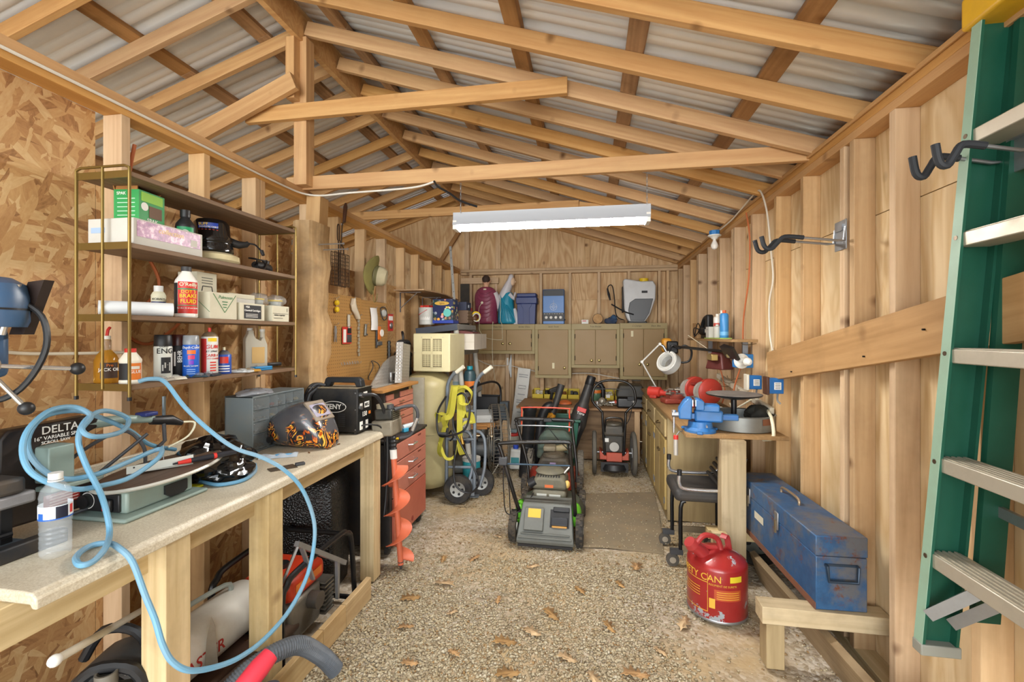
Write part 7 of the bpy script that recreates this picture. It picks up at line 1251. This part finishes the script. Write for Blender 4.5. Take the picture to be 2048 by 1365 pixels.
o = T('jigsaw', 'black jigsaw with loop handle and cord on the wall shelf', 'power tool', (1.09, 4.50, zs), .1); M().bx(-.03, .03, -.08, .08, .0, .03).obj('shoe', BLACKM, o, .004); M().bx(-.03, .03, -.09, -.02, .03, .22).obj('gear_case', BLACK, o, .015); M().tube([(0, -.05, .20), (0, .04, .19), (0, .11, .13), (0, .12, .07)], .021, 10, k=4).obj('handle', BLACK, o); M().rings([(0, .0, .07), (0, .12, .07)], [.035, .04], 14).obj('motor', BLACK, o); M().tube([(0, .13, .07), (-.06, .17, .10), (-.08, .1, .02), (-.07, -.02, .09), (-.06, .08, .14), (-.07, .14, .01)], .005, 7, k=6).obj('cord', BLACK, o); patch(.03, .03, pm('c9c4b8', .5), o, (-.0305, -.05, .07), FXN, 'label')
o = carton('numbered_carton', 'brown carton marked 72 at the far end of the wall shelf', 1.10, 4.78, zs, .12, .16, .15, pm('b08a5c', .75)); text('72', .06, PRINTB, o, (-.02, -.0805, .05), FY)
o = M().bx(1.03, 1.12, 3.85, 4.35, zs, zs+.008).obj('green_folder', pm('a8c860', .5)) ; o.location.z -= .0; tag(o, 'thin green folder under the cans on the wall shelf', 'folder')
for ob in list(bpy.data.objects):
    if ob.get('category') in ('can', 'bottle', 'box') and ob.parent is None and abs(ob.location.z-zs) < 1e-4 and 3.86 < ob.location.y < 4.34 and ob.location.x > 1.0: ob.location.z = zs+.0085
# hanging string trimmer
st = T('string_trimmer', 'yellow-engined string trimmer hung under the wall shelf', 'string trimmer', (.92, 4.3, 1.30)); a_, b_ = Vector((-.10, .62, .07)), Vector((.16, -.62, .05)); u_ = (b_-a_).normalized()
M().cyl(a_, b_, .013, n=10).obj('shaft', BLACKM, st); M().bx(-.17, -.07, .60, .74, .0, .15).obj('engine_cover', pm('d0902c', .45), st, .03, seg=3); M().bx(-.13, -.02, .55, .66, -.01, .12).obj('engine', BLACK, st, .015); M().cyl((-.12, .66, -.005), (-.12, .66, -.03), .02, n=12).obj('fuel_bulb', pm('d8d6cc', .4), st)
M().tube([(-.05, .36, .05), (-.11, .36, .08), (-.13, .38, .0), (-.06, .37, -.08), (.04, .34, -.07), (.06, .33, .03), (-.0, .34, .08)], .010, 8, True, k=4).obj('loop_handle', BLACK, st); M().prism([(-.07, .02), (.16, -.02), (.17, -.045), (-.07, -.02)], -.05, .05, 'z').xf(rz(-1.4) @ rx(.5), (.13, -.62, .06)).obj('guard', BLACK, st); M().lathe([(.0, -.02), (.035, -.02), (.04, .0), (.03, .02), (0, .022)], (.15, -.62, .03), 18).obj('line_head', pm('9a8a60', .5, .3), st); M().box((.08, -.35, .0), (.05, .14, .05)).obj('brass_bracket', pm('a58a50', .4, .6), st, .004)
# light sockets, outlets
BX = pm('2a7ac0', .42)
def bulb(name, label, loc, R):
    o = T(name, label, 'light socket', loc); 
    def X(m): return m.xf(R)
    X(M().lathe([(.0, .0), (.045, .0), (.045, -.04), (.0, -.04)], n=8)).obj('junction_box', BX, o, .003); X(M().lathe([(.055, -.04), (.055, -.048), (.03, -.06), (.022, -.075), (0, -.075)], n=24)).obj('porcelain_base', pm('e6e4dc', .35), o); X(M().lathe([(.013, -.075), (.014, -.09), (.022, -.105), (.03, -.125), (.03, -.14), (.02, -.16), (0, -.168)], n=22)).obj('bulb', pm('ece9e2', .25), o); return o
bulb('ceiling_socket', 'bare bulb in blue box hanging at the right eave', (1.09, 4.24, 2.40), Matrix.Identity(3)); R2 = ry(PI/2).inverted()
o = bulb('wall_socket', 'bare bulb in blue box pointing sideways under the wall shelf', (1.10, 3.62, 1.29), Matrix.Rotation(-PI/2, 3, 'X') @ Matrix.Identity(3)); o.rotation_euler = (0, 0, .15)
M().bx(-.03, .09, -.04, .04, -.05, .05).obj('back_box', BX, o, .004)
def outlet(label, y, z, plate):
    o = T('outlet_box', label, 'outlet box', (1.135, y, z)); M().bx(-.03, .054, -.03, .03, -.048, .048).obj('box', pm('1f66a8', .45), o, .004); M().bx(-.046, -.03, -.036, .036, -.056, .056).obj('cover_plate', pm(plate, .45), o, .003); patch(.04, .045, PRINTW, o, (.018, -.0305, .0), FY, 'sticker'); M().tube([(.03, 0, -.05), (.02, -.02, -.09), (.035, -.03, -.11)], .006, 7, k=3).obj('cable', pm('8a8a88', .5), o)
    for k in range(4): patch(.03, .003, PRINTB, o, (.018, -.0318, -.015+.01*k), FY, 'print_line')
    return o
outlet('blue outlet box with white cover plate above the pan', 3.44, 1.15, 'd9d2c0'); outlet('blue outlet box with brown cover plate under the slanted board', 3.08, 1.165, '4a2c1e')
o = T('wall_planter', 'maroon tapered planter hung on the right wall', 'planter', (1.06, 3.98, 1.20), .5); M().loft([[(c*w*.6, d*w, z) for c, d in ((-1, -1), (1, -1), (1, 1), (-1, 1))] for z, w in ((0, .10), (.10, .075), (.15, .05))]).obj('shell', pm('5a2a26', .5), o, .012, seg=3); M().tube([(.03, 0, .14), (.06, 0, .18), (.12, 0, .19)], .004, 6).obj('hanger', ZINC, o); M().tube([(0, .1, .15), (-.06, .3, .28)], .002, 5).obj('string', CREAM, o)
# cables on the right wall
OC = pm('b8663a', .6); o = M().tube([(1.165, 3.66, 2.40), (1.17, 3.60, 2.2), (1.17, 3.62, 1.9), (1.165, 3.72, 1.6), (1.165, 3.75, 1.3), (1.13, 3.80, 1.1), (1.12, 3.82, 1.02)], .006, 7, k=7).obj('orange_cable', OC); tag(o, 'orange extension cable hanging down the right wall', 'cable')
o = M().tube([(1.10, 4.25, 1.27), (1.14, 4.21, 1.15), (1.15, 4.15, 1.0), (1.12, 4.12, .9)], .006, 7, k=6).obj('orange_cable', OC); tag(o, 'short orange cable loop beside the bench grinder', 'cable')
WC = pm('d8cfbe', .5)
o = M().tube([(1.14, 4.26, 2.41), (1.16, 4.0, 2.43), (1.165, 3.75, 2.46), (1.16, 3.45, 2.485), (1.165, 3.36, 2.46), (1.17, 3.27, 2.30), (1.175, 3.22, 2.05), (1.175, 3.18, 1.85), (1.175, 3.24, 1.7), (1.175, 3.235, 1.5), (1.175, 3.19, 1.38)], .006, 7, k=7).obj('house_wire', WC); tag(o, 'white house wire running from the bulb down the right wall', 'wire')
o = M().tube([(-1.85, .7, 2.40), (-1.852, 1.6, 2.405), (-1.852, 2.4, 2.40), (-1.80, 2.72, 2.40), (-1.5, 2.72, 2.40), (-1.1, 2.72, 2.41), (-.95, 2.72, 2.44)], .006, 7, k=8).obj('house_wire', pm('dcd8ce', .5)); tag(o, 'white house wire stapled along the left top plate to the tie beam', 'wire')
o = M().tube([(-.95, 2.715, 2.44), (-.92, 2.70, 2.40), (-.86, 2.74, 2.37), (-.80, 2.78, 2.33), (-.70, 2.82, 2.30)], .007, 7, k=6).obj('lamp_lead', BLACK); tag(o, 'black taped lead joining the white wire to the shop light', 'cord')
o = M().tube([(-1.94, .8, 1.43), (-1.94, 1.1, 1.44), (-1.94, 1.3, 1.415), (-1.86, 1.56, 1.41)], .006, 7, k=6).obj('house_wire', pm('cfc4ae', .5)); tag(o, 'white wire crossing the strand board behind the drill press', 'wire')
o = M().tube([(-1.88, 1.62, 2.28), (-1.885, 1.60, 2.1), (-1.89, 1.64, 1.9), (-1.90, 1.75, 1.7), (-1.93, 1.62, 1.52), (-1.93, 1.72, 1.44), (-1.93, 1.86, 1.52), (-1.93, 1.92, 1.60)], .007, 7, k=6).obj('orange_cable', OC); tag(o, 'orange cable hanging on the wall behind the brass shelf unit', 'cable')
# ladder hooks
def hook(label, y, z, L_, name='ladder_hook'):
    o = T(name, label, 'hook', (1.188, y, z)); M().bx(-.006, .0, -.05, .05, -.07, .07).obj('plate', ZINC, o, .002); M().bx(-.014, -.006, -.03, .03, .02, .05).obj('hinge_bar', ZINC, o)
    for d in (-.045, .045):
        M().tube([(-.006, d, .035), (-.012, d, -.03), (-.04, d, -.03), (-L_*.55, d, -.01)], .006, 8).obj('arm', ZINC, o); M().tube([(-L_*.5, d, -.012), (-L_*.72, d, -.005), (-L_*.80, d, -.03), (-L_*.88, d, -.06), (-L_*.96, d, -.05), (-L_, d, -.0)], .0105, 9, k=4).obj('padded_end', pm('22252a', .7), o)
    return o
hook('folding ladder hook with black padded ends on the right wall stud', 2.40, 1.955, .37); hook('padded ladder hook reaching in front of the green ladder rail', 1.485, 2.01, .24)
# slanted board on the wall
o = T('wall_plank', 'wide slanted plank nailed across the right wall studs', 'plank', (1.171, 2.1, 1.36)); board('plank', (0, 1.12, -.085), (0, -1.3, .30), .035, .185, wood('c69a62', 'a87c46', 0, .35, name='plank', dirt=.15, var=.05), o)
for y, z in ((.75, -.09), (.05, .03), (-.3, .14)): M().cyl((-.018, y, z), (-.026, y, z), .004, n=6).obj('nail', BLACKM, o)
for k, (y, z) in enumerate(((3.52, 1.42), (3.95, 1.10), (3.85, 1.14), (4.05, 1.06))):
    o = M().tube([(1.19, y, z), (1.12, y, z-.01), (1.09, y, z+.0), (1.085, y, z+.02)], .003, 6, k=2).obj('wall_nail_hook', pm('6a5a40', .5, .5)); tag(o, ['bent wire hook beside the slanted plank end', 'bent wire hook above the power strip', 'bent wire hook left of the power strip middle', 'bent wire hook nearest the grinder'][k], 'hook', 'bent wire hooks on the right wall')

# toolbox and its rails
TB, tn, bb = base('worn_blue_steel'); v = objco(tn, rnd=False); n1 = noise(tn, v, 5, 6, .7); n2 = noise(tn, v, 22, 4, .7)
c_ = tn.mix(tn.ramp(n2, [(.3, 0), (.7, 1)]), lin('2a5078'), lin('34608c')); c_ = tn.mix(tn.ramp(n1, [(.46, 0), (.60, .75)]), c_, lin('6f6a62')); c_ = tn.mix(tn.ramp(noise(tn, v, 14, 6, .75), [(.57, 0), (.68, 1)]), c_, lin('6a3f28')); tn.link(c_, bb.inputs['Base Color']); bb.inputs['Roughness'].default_value = .5; bb.inputs['Metallic'].default_value = .2
tbx = T('steel_toolbox', 'long worn blue steel toolbox resting on timber rails', 'toolbox', (1.068, 2.665, .276), .04); w, l, h = .104, .47, .325
M().bx(-w, w, -l, l, 0, h*.72).obj('body', TB, tbx, .004); M().bx(-w-.002, w+.002, -l-.002, l+.002, h*.725, h).obj('lid', TB, tbx, .005)
M().bx(-w-.004, -w, -l, l, 0, .03).obj('rust_edge', pm('7a4a2e', .8, 0, .4, '4a4a50'), tbx)
M().tube([(0, .10, h), (.0, .09, h+.028), (0, .0, h+.034), (0, -.09, h+.028), (0, -.10, h)], .007, 8, k=4).obj('top_handle', pm('a08a70', .4, .6), tbx)
for y in (-.10, .27): lt_ = M().bx(-w-.010, -w-.002, y-.02, y+.02, h*.60, h*.88).obj('latch', ZINC, tbx, .004); M().bx(-w-.016, -w-.010, y-.008, y+.008, h*.55, h*.75).obj('hasp', pm('8a7a60', .4, .7), lt_)
patch(.12, .04, pm('c9c4b0', .5), tbx, (-w-.003, .13, h*.50), FXN, 'label')
M().tube([(-.065, -l-.003, .20), (-.065, -l-.016, .20), (-.06, -l-.02, .135), (.055, -l-.02, .135), (.06, -l-.016, .20), (.06, -l-.003, .20)], .007, 8).obj('end_handle', pm('3a4a5c', .4, .5), tbx); M().bx(-.07, .065, -l-.005, -l-.001, .195, .205).obj('handle_plate', pm('3a4a5c', .4, .5), tbx)
rl = T('timber_rail', 'low timber rail on a stub post holding the near toolbox end', 'rail', (1.0, 2.22, 0)); board('rail', (-.24, .0, .236), (.275, .0, .236), .089, .076, TREAT, rl); board('stub_post', (-.185, .0, 0), (-.185, .0, .197), .075, .085, wood('b39a68', '8f774a', 0, .3, name='stub', dirt=.4, var=.05), rl, up=(0,1,0))
rl2 = T('timber_rail', 'short timber rail nailed to the counter post under the toolbox far end', 'rail', (1.03, 3.02, 0)); board('rail', (-.30, .0, .245), (.245, .0, .245), .08, .058, TREAT, rl2)
M().bx(.2, .24, -.04, .04, 0, .216).obj('wall_leg', PINEZ, rl2)
o = board('sill_plank', (1.02, 3.0, .06), (1.13, .85, .10), .035, .2, wood('a98f66', '8a7048', 0, .3, name='ground_plank', dirt=.5, var=.05), None, up=(-.35, 0, 1)); tag(o, 'wide dirty plank lying along the ground below the toolbox', 'plank')
# gas can
RD, tn, bb = base('chipped_red'); v = objco(tn, rnd=False); n1 = noise(tn, v, 11, 5, .65); c_ = tn.mix(tn.ramp(noise(tn, v, 4, 3), [(.3, 0), (.7, 1)]), lin('8c1a1c'), lin('a02a28')); c_ = tn.mix(tn.ramp(n1, [(.625, 0), (.64, 1)]), c_, lin('9aa0a6')); tn.link(c_, bb.inputs['Base Color']); bb.inputs['Roughness'].default_value = .32; bb.inputs['Coat Weight'].default_value = .3
gc = T('gas_can', 'red metal safety gas can with yellow lettering standing on the gravel', 'gas can', (.685, 2.62, .0), aim(.685, 2.62))
M().lathe([(.14, 0), (.148, .0), (.152, .006), (.152, .26), (.148, .275), (.135, .285), (.10, .31), (.05, .33), (0, .335)], n=48).obj('body', RD, gc); M().lathe([(.1525, .0), (.154, .003), (.154, .01), (.1525, .014)], n=48).obj('bottom_rim', ZINC, gc)
GOLD = pm('d8a83a', .5); text('SAFETY CAN', .048, GOLD, gc, (-.75, .225), cylr=.1525, bold=.001)
for z0, z1, a0, a1 in ((.20, .2035, -1.6, -.28), (.05, .0535, -1.6, -.28)): band(.1525, a0, a1, z0, z1, GOLD, gc, 'print_line', 20)
band(.1525, -.295, -.28, .05, .25, GOLD, gc, 'print_line', 2); band(.1525, -.24, -.05, .075, .125, GOLD, gc, 'printed_block', 4); band(.1525, .42, .85, .215, .245, pm('d8c22a', .5), gc, 'yellow_sticker', 8); band(.1524, -.08, .82, .12, .175, pm('b04a22', .5), gc, 'printed_block', 14); text('RECIPIENT DE SURETE', .014, GOLD, gc, (.2, .195), cylr=.1525)
for k in range(4): band(.1527, 0, .75, .128+.011*k, .131+.011*k, GOLD, gc, 'print_line', 12); band(.1527, -1.3, -.55, .12+.014*k, .1235+.014*k, GOLD, gc, 'print_line', 12)
GCR = pm('a03030', .35, coat=.2); M().rings([(.05, -.06, .30), (.085, -.10, .345), (.10, -.12, .365)], [.036, .032, .034], 16).obj('spout', GCR, gc); M().rings([(.10, -.12, .362), (.112, -.134, .382)], [.038, .03], 16).obj('spout_cap', GCR, gc); M().tube([(.10, -.10, .37), (.08, -.06, .415), (.03, -.0, .39), (.02, .02, .33)], .014, 9, k=5).obj('trigger', GCR, gc); M().tube([(.09, -.11, .385), (.05, -.06, .345), (.02, .0, .335)], .012, 8, k=4).obj('lever', GCR, gc); ribbon([(-.03, .06, .32), (-.01, .05, .39), (.0, .04, .405), (.02, .03, .39)], .035, 'bail', gc, GCR, (.6, .8, 0), .006)
# rolling chair
chh = T('rolling_chair', 'black padded shop chair with chrome arms and casters behind the gas can', 'chair', (.80, 3.22, 0)); BKV = pm('2c2b2b', .6, 0, .4, '5f564a', 6)
M().bx(-.26, .10, -.20, .16, .42, .50).obj('seat', BKV, chh, .03, seg=3)
A = [[(x+.0, y, z) for y in np.linspace(-.17, .13, 5)]+[(x+.03, y, z+.005) for y in np.linspace(.13, -.17, 5)] for x, z in ((.02, .50), (.06, .515), (.09, .56), (.12, .62), (.15, .70))]; M().loft(A).obj('backrest', BKV, chh)
for k in range(5): M().tube([(.02+.02*k, -.18, .525+.033*k), (.015+.02*k, .0, .53+.033*k), (.02+.02*k, .14, .525+.033*k)], .012, 8).obj('back_rib', BKV, chh)
for y in (-.21, .17): M().tube([(-.235, y, .60), (-.235, y, .54), (-.19, y, .51), (.02, y, .51), (.09, y, .53), (.12, y, .62), (.13, y, .78)], .0115, 10, k=4).obj('arm_tube', CHROME, chh); M().cyl((-.235, y, .595), (-.235, y, .63), .015, n=12).obj('tube_cap', BLACK, chh)
for x in (-.22, .08):
    for y in (-.17, .13): M().tube([(x+.03, y, .42), (x, y, .38), (x, y, .10)], .013, 9, k=3).obj('leg', BLACKM, chh); c_ = M().rings([(x-.05, y-.013, .042), (x-.05, y+.013, .042)], [.04, .04], 18).obj('caster', pm('4a4640', .6, 0, .3), chh); M().cyl((x-.05, y-.015, .042), (x-.05, y+.015, .042), .02, n=12).obj('hub', pm('9a9080', .5), c_); M().bx(x-.065, x+.012, y-.018, y+.018, .08, .11).obj('caster_fork', DGREY, chh)
M().bx(-.225, .085, -.18, -.165, .10, .14).obj('cross_slat', pm('8a7a60', .7), chh); M().bx(-.225, .085, .125, .14, .10, .14).obj('cross_slat', pm('8a7a60', .7), chh)
# spare wheel
sw_ = T('spare_wheel', 'small trailer wheel with grey rim on the ground under the toolbox', 'wheel', (1.07, 3.17, .0)); wheel(sw_, (0, 0, .195), .195, .10, 'y', pm('1c1b1a', .8, 0, .4, '5a5040'), pm('7d8078', .5, .3, .2), .62, 'tire', 36, 5, 0); M().cyl((0, -.055, .195), (0, -.03, .195), .035, n=16).obj('bore', BLACK, sw_)

# ladder
LG = pm('104a38', .42, 0, .15, '2a6a56', 8); LGE = pm('8fae98', .5, 0, .2); ALS = pm('bfb7a6', .45, .5, .3, '8a8070', 9)
ld = T('step_ladder', 'green fiberglass step ladder with yellow cap hanging at the right edge', 'ladder', (1.02, 1.55, .56))
top, bot = Vector((.10, 0, 1.86)), Vector((-.055, 0, 0)); ud = (top-bot).normalized()
def rail(y, inner, name='rail'):
    A = []
    for p in (bot, top):
        pr2 = [(0, 0), (.0, .032*inner), (.008, .032*inner), (.008, .008*inner), (.086, .008*inner), (.086, .032*inner), (.094, .032*inner), (.094, 0)]
        A.append([p+Vector((a, y+c, 0)) for a, c in pr2])
    return M().loft(A).obj(name, LG, ld)
r1 = rail(0, -1); r2 = rail(-.46, 1)
for y, s_ in ((.0, -1), (-.46, 1)): M().loft([[p+Vector((a, y+c, 0)) for a, c in ((-.0015, -.002*s_), (-.0015, .033*s_), (-.0003, .033*s_), (-.0003, -.002*s_))] for p in (bot, top)]).obj('edge_flange', LGE, ld)
for y in (-.03, -.43): 
    A = [[p+Vector((a, y+c, 0)) for a, c in ((.10, 0), (.10, -.02), (.165, -.02), (.165, 0))] for p in (bot+Vector((.02, 0, .10)), top+Vector((-.02, 0, 0)))]; M().loft(A).obj('rear_rail', LG, ld)
M().bx(.085, .30, -.49, .03, 1.83, 1.93).obj('top_cap', pm('d8a81c', .45, 0, .15), ld, .01)
for z in (1.517, 1.22, .88, .56, .28):
    x = bot.x+(top.x-bot.x)*z/1.86; st_ = M().bx(x+.004, x+.09, -.45, -.012, z-.042, z).obj('step', ALS, ld, .003); 
    for k in range(5): M().bx(x+.012+.015*k, x+.018+.015*k, -.45, -.012, z, z+.003).obj('tread_ridge', ALS, st_)
    M().cyl((x-.004, -.014, z-.014), (x+.0, -.014, z-.014), .007, n=10).obj('rivet', pm('6a5a4a', .4, .7), ld)
M().bar((-.04, -.035, .10), (.06, -.14, .26), .012, .03).obj('knee_brace', ZINC, ld); M().bar((.02, -.035, .08), (.09, -.14, .22), .012, .03).obj('knee_brace', ZINC, ld); M().bar((.13, -.03, .42), (.13, -.43, .40), .012, .03).obj('rear_brace', ZINC, ld)
for y in (-.016, -.444): M().bx(bot.x-.004, bot.x+.10, y-.02, y+.02, -.02, .012).obj('foot', pm('8a8a80', .5), ld, .003)

# ================================================================ FLOOR DEBRIS
o = M().prism([(-.06, 4.27), (.60, 4.42), (.57, 3.9), (.50, 3.20), (.12, 3.24), (-.045, 3.22)], -.005, .012, 'z').obj('floor_mat', pm('7d6f59', .9, 0, .5, 'a08c6c', 5)); tag(o, 'worn sheet of brown plywood lying on the gravel', 'plywood sheet')
def pebbles(name, n, fn, smin, smax, cols, label, seed):
    rs = np.random.RandomState(seed); base_v = np.array([(1,0,0),(-1,0,0),(0,1,0),(0,-1,0),(0,0,1),(0,0,-1)], float); bf = np.array([(0,2,4),(2,1,4),(1,3,4),(3,0,4),(2,0,5),(1,2,5),(3,1,5),(0,3,5)])
    P_ = fn(rs, n); n = len(P_); s_ = rs.uniform(smin, smax, n)**1.0; sc = np.stack([s_*rs.uniform(.7, 1.4, n), s_*rs.uniform(.6, 1.1, n), s_*rs.uniform(.35, .75, n)], 1); ang = rs.rand(n)*6.28
    V = base_v[None]*(1+.35*(rs.rand(n, 6, 1)-.5)); V = V*sc[:, None, :]; ca, sa = np.cos(ang)[:, None], np.sin(ang)[:, None]; x = V[..., 0]*ca-V[..., 1]*sa; y = V[..., 0]*sa+V[..., 1]*ca
    V = np.stack([x, y, V[..., 2]], -1)+P_[:, None, :]; F = (bf[None]+6*np.arange(n)[:, None, None]).reshape(-1, 3); V = V.reshape(-1, 3)
    me = bpy.data.meshes.new(name); me.vertices.add(len(V)); me.vertices.foreach_set('co', V.astype(np.float32).ravel()); me.loops.add(F.size); me.loops.foreach_set('vertex_index', F.astype(np.int32).ravel()); me.polygons.add(len(F)); me.polygons.foreach_set('loop_start', np.arange(0, F.size, 3, dtype=np.int32)); me.polygons.foreach_set('loop_total', np.full(len(F), 3, np.int32))
    me.update(); m_, t, b = base(name); at = me.attributes.new('tint', 'FLOAT', 'FACE'); at.data.foreach_set('value', np.repeat(rs.rand(n), 8).astype(np.float32))
    an = t.new('ShaderNodeAttribute', attribute_name='tint'); t.link(t.ramp(an.outputs['Fac'], [(i/(len(cols)-1), lin(c)) for i, c in enumerate(cols)]), b.inputs['Base Color']); b.inputs['Roughness'].default_value = .85; me.materials.append(m_)
    o = bpy.data.objects.new(name, me); COL.objects.link(o); tag(o, label, name.split('_')[-1]); o['kind'] = 'stuff'; return o
def scat(x0, x1, y0, y1, dens):
    def fn(rs, n):
        x = rs.uniform(x0, x1, n); y = y0+(y1-y0)*rs.rand(n)**1.35
        d = np.sin(x*2.7+1.3)*np.cos(y*1.9)+.6*np.sin(x*6.1+y*3.3)+.4*np.sin(y*7+x*2)
        right = np.clip((x-.25)/.5, 0, 1)*np.clip((3.4-y), 0, 1); keep = rs.rand(n) < np.clip(.75+.35*d-.75*right, .06, 1)
        inm = (x > -.06) & (x < .56) & (y > 3.2) & (y < 4.35); keep &= ~(inm & (rs.rand(n) < .93)); x, y = x[keep], y[keep]
        z = .010*np.sin(x*3.1+1)*np.cos(y*2.3)+.006*np.sin(x*7.7+y*5.1)-.012+.003; z = np.where((x > -.06) & (x < .56) & (y > 3.2) & (y < 4.35), .014, z)
        return np.stack([x, y, z], 1)
    return fn
pebbles('gravel_chips', 24000, scat(-1.25, .65, 1.25, 3.0, 1), .0055, .0125, ['8c7d62', '9d8f74', 'ada085', 'bbb096', '9f8c68', 'c4baa4'], 'larger pale grey gravel chips near the shed opening', 7)
pebbles('loose_gravel', 100000, scat(-1.3, 1.15, 1.25, 6.3, 1), .003, .0075, ['94856a', 'a39478', 'b3a588', 'bfb296', 'ab9974', 'c8bda4'], 'loose grey and tan gravel covering the shed floor', 1)
pebbles('wood_chips_litter', 9000, scat(-1.25, 1.15, 1.25, 6.3, 1), .004, .010, ['6d5538', '8f7048', 'a8875a', '7d6040', '9a7c54'], 'bits of bark and leaf litter mixed into the gravel', 2)
LF = pm('b58e60', .8, var=.25, scale=12); LF2 = pm('a5804f', .8, var=.25, scale=12); LF3 = pm('c4a67e', .8, var=.2, scale=12)
lob = [(0, -.5), (.06, -.42), (.20, -.36), (.10, -.24), (.33, -.14), (.14, -.04), (.36, .12), (.13, .18), (.24, .34), (.06, .36), (0, .5)]
out = lob+[(-x, y) for x, y in reversed(lob[1:-1])]
lm = M(); lm.v = [(x*.10, y*.12, .012*abs(x)/.36+.006*math.sin(y*7)) for x, y in out]+[(0, y*.12, .0) for y in (-.3, 0, .3)]; nO = len(out)
lm.f = [tuple(range(nO))]
rs = random.Random(12); proto = None
spots = [(-.62, 2.05), (-.35, 1.95), (.02, 2.0), (-.15, 1.75), (.25, 1.78), (-.72, 2.35), (-.5, 2.5), (.1, 2.35), (.33, 2.2), (.42, 1.72), (-.05, 2.65), (-.85, 2.62), (-.92, 2.2), (.18, 2.75), (-.35, 2.9), (-.75, 2.95), (-.6, 1.7), (-.28, 2.25), (.55, 1.95), (.62, 1.75), (.05, 1.65), (-.45, 1.62), (-.95, 2.9), (-.66, 3.3), (.3, 3.0), (-1.0, 2.45), (-.1, 2.1), (.2, 2.05), (-.4, 2.15), (.0, 1.85), (-.8, 1.95), (-.2, 2.42), (.48, 2.45), (.85, 1.75), (.75, 1.95)]
for i, (x, y) in enumerate(spots):
    if proto is None: o = lm.obj('oak_leaf', LF, None, loc=(0, 0, 0), solid=.0008); proto = o; M2 = {0: LF, 1: LF2, 2: LF3}
    else: o = proto.copy(); COL.objects.link(o)
    o.location = (x, y, gz(x, y)+.010); o.rotation_euler = (rs.uniform(-.14, .14), rs.uniform(-.14, .14), rs.random()*6.28); k = rs.uniform(.6, 1.15); o.scale = (k, k, k)
    o.material_slots[0].link = 'OBJECT'; o.material_slots[0].material = M2[i % 3]; tag(o, 'dry brown oak leaf fallen on the gravel floor', 'leaf', 'fallen oak leaves')
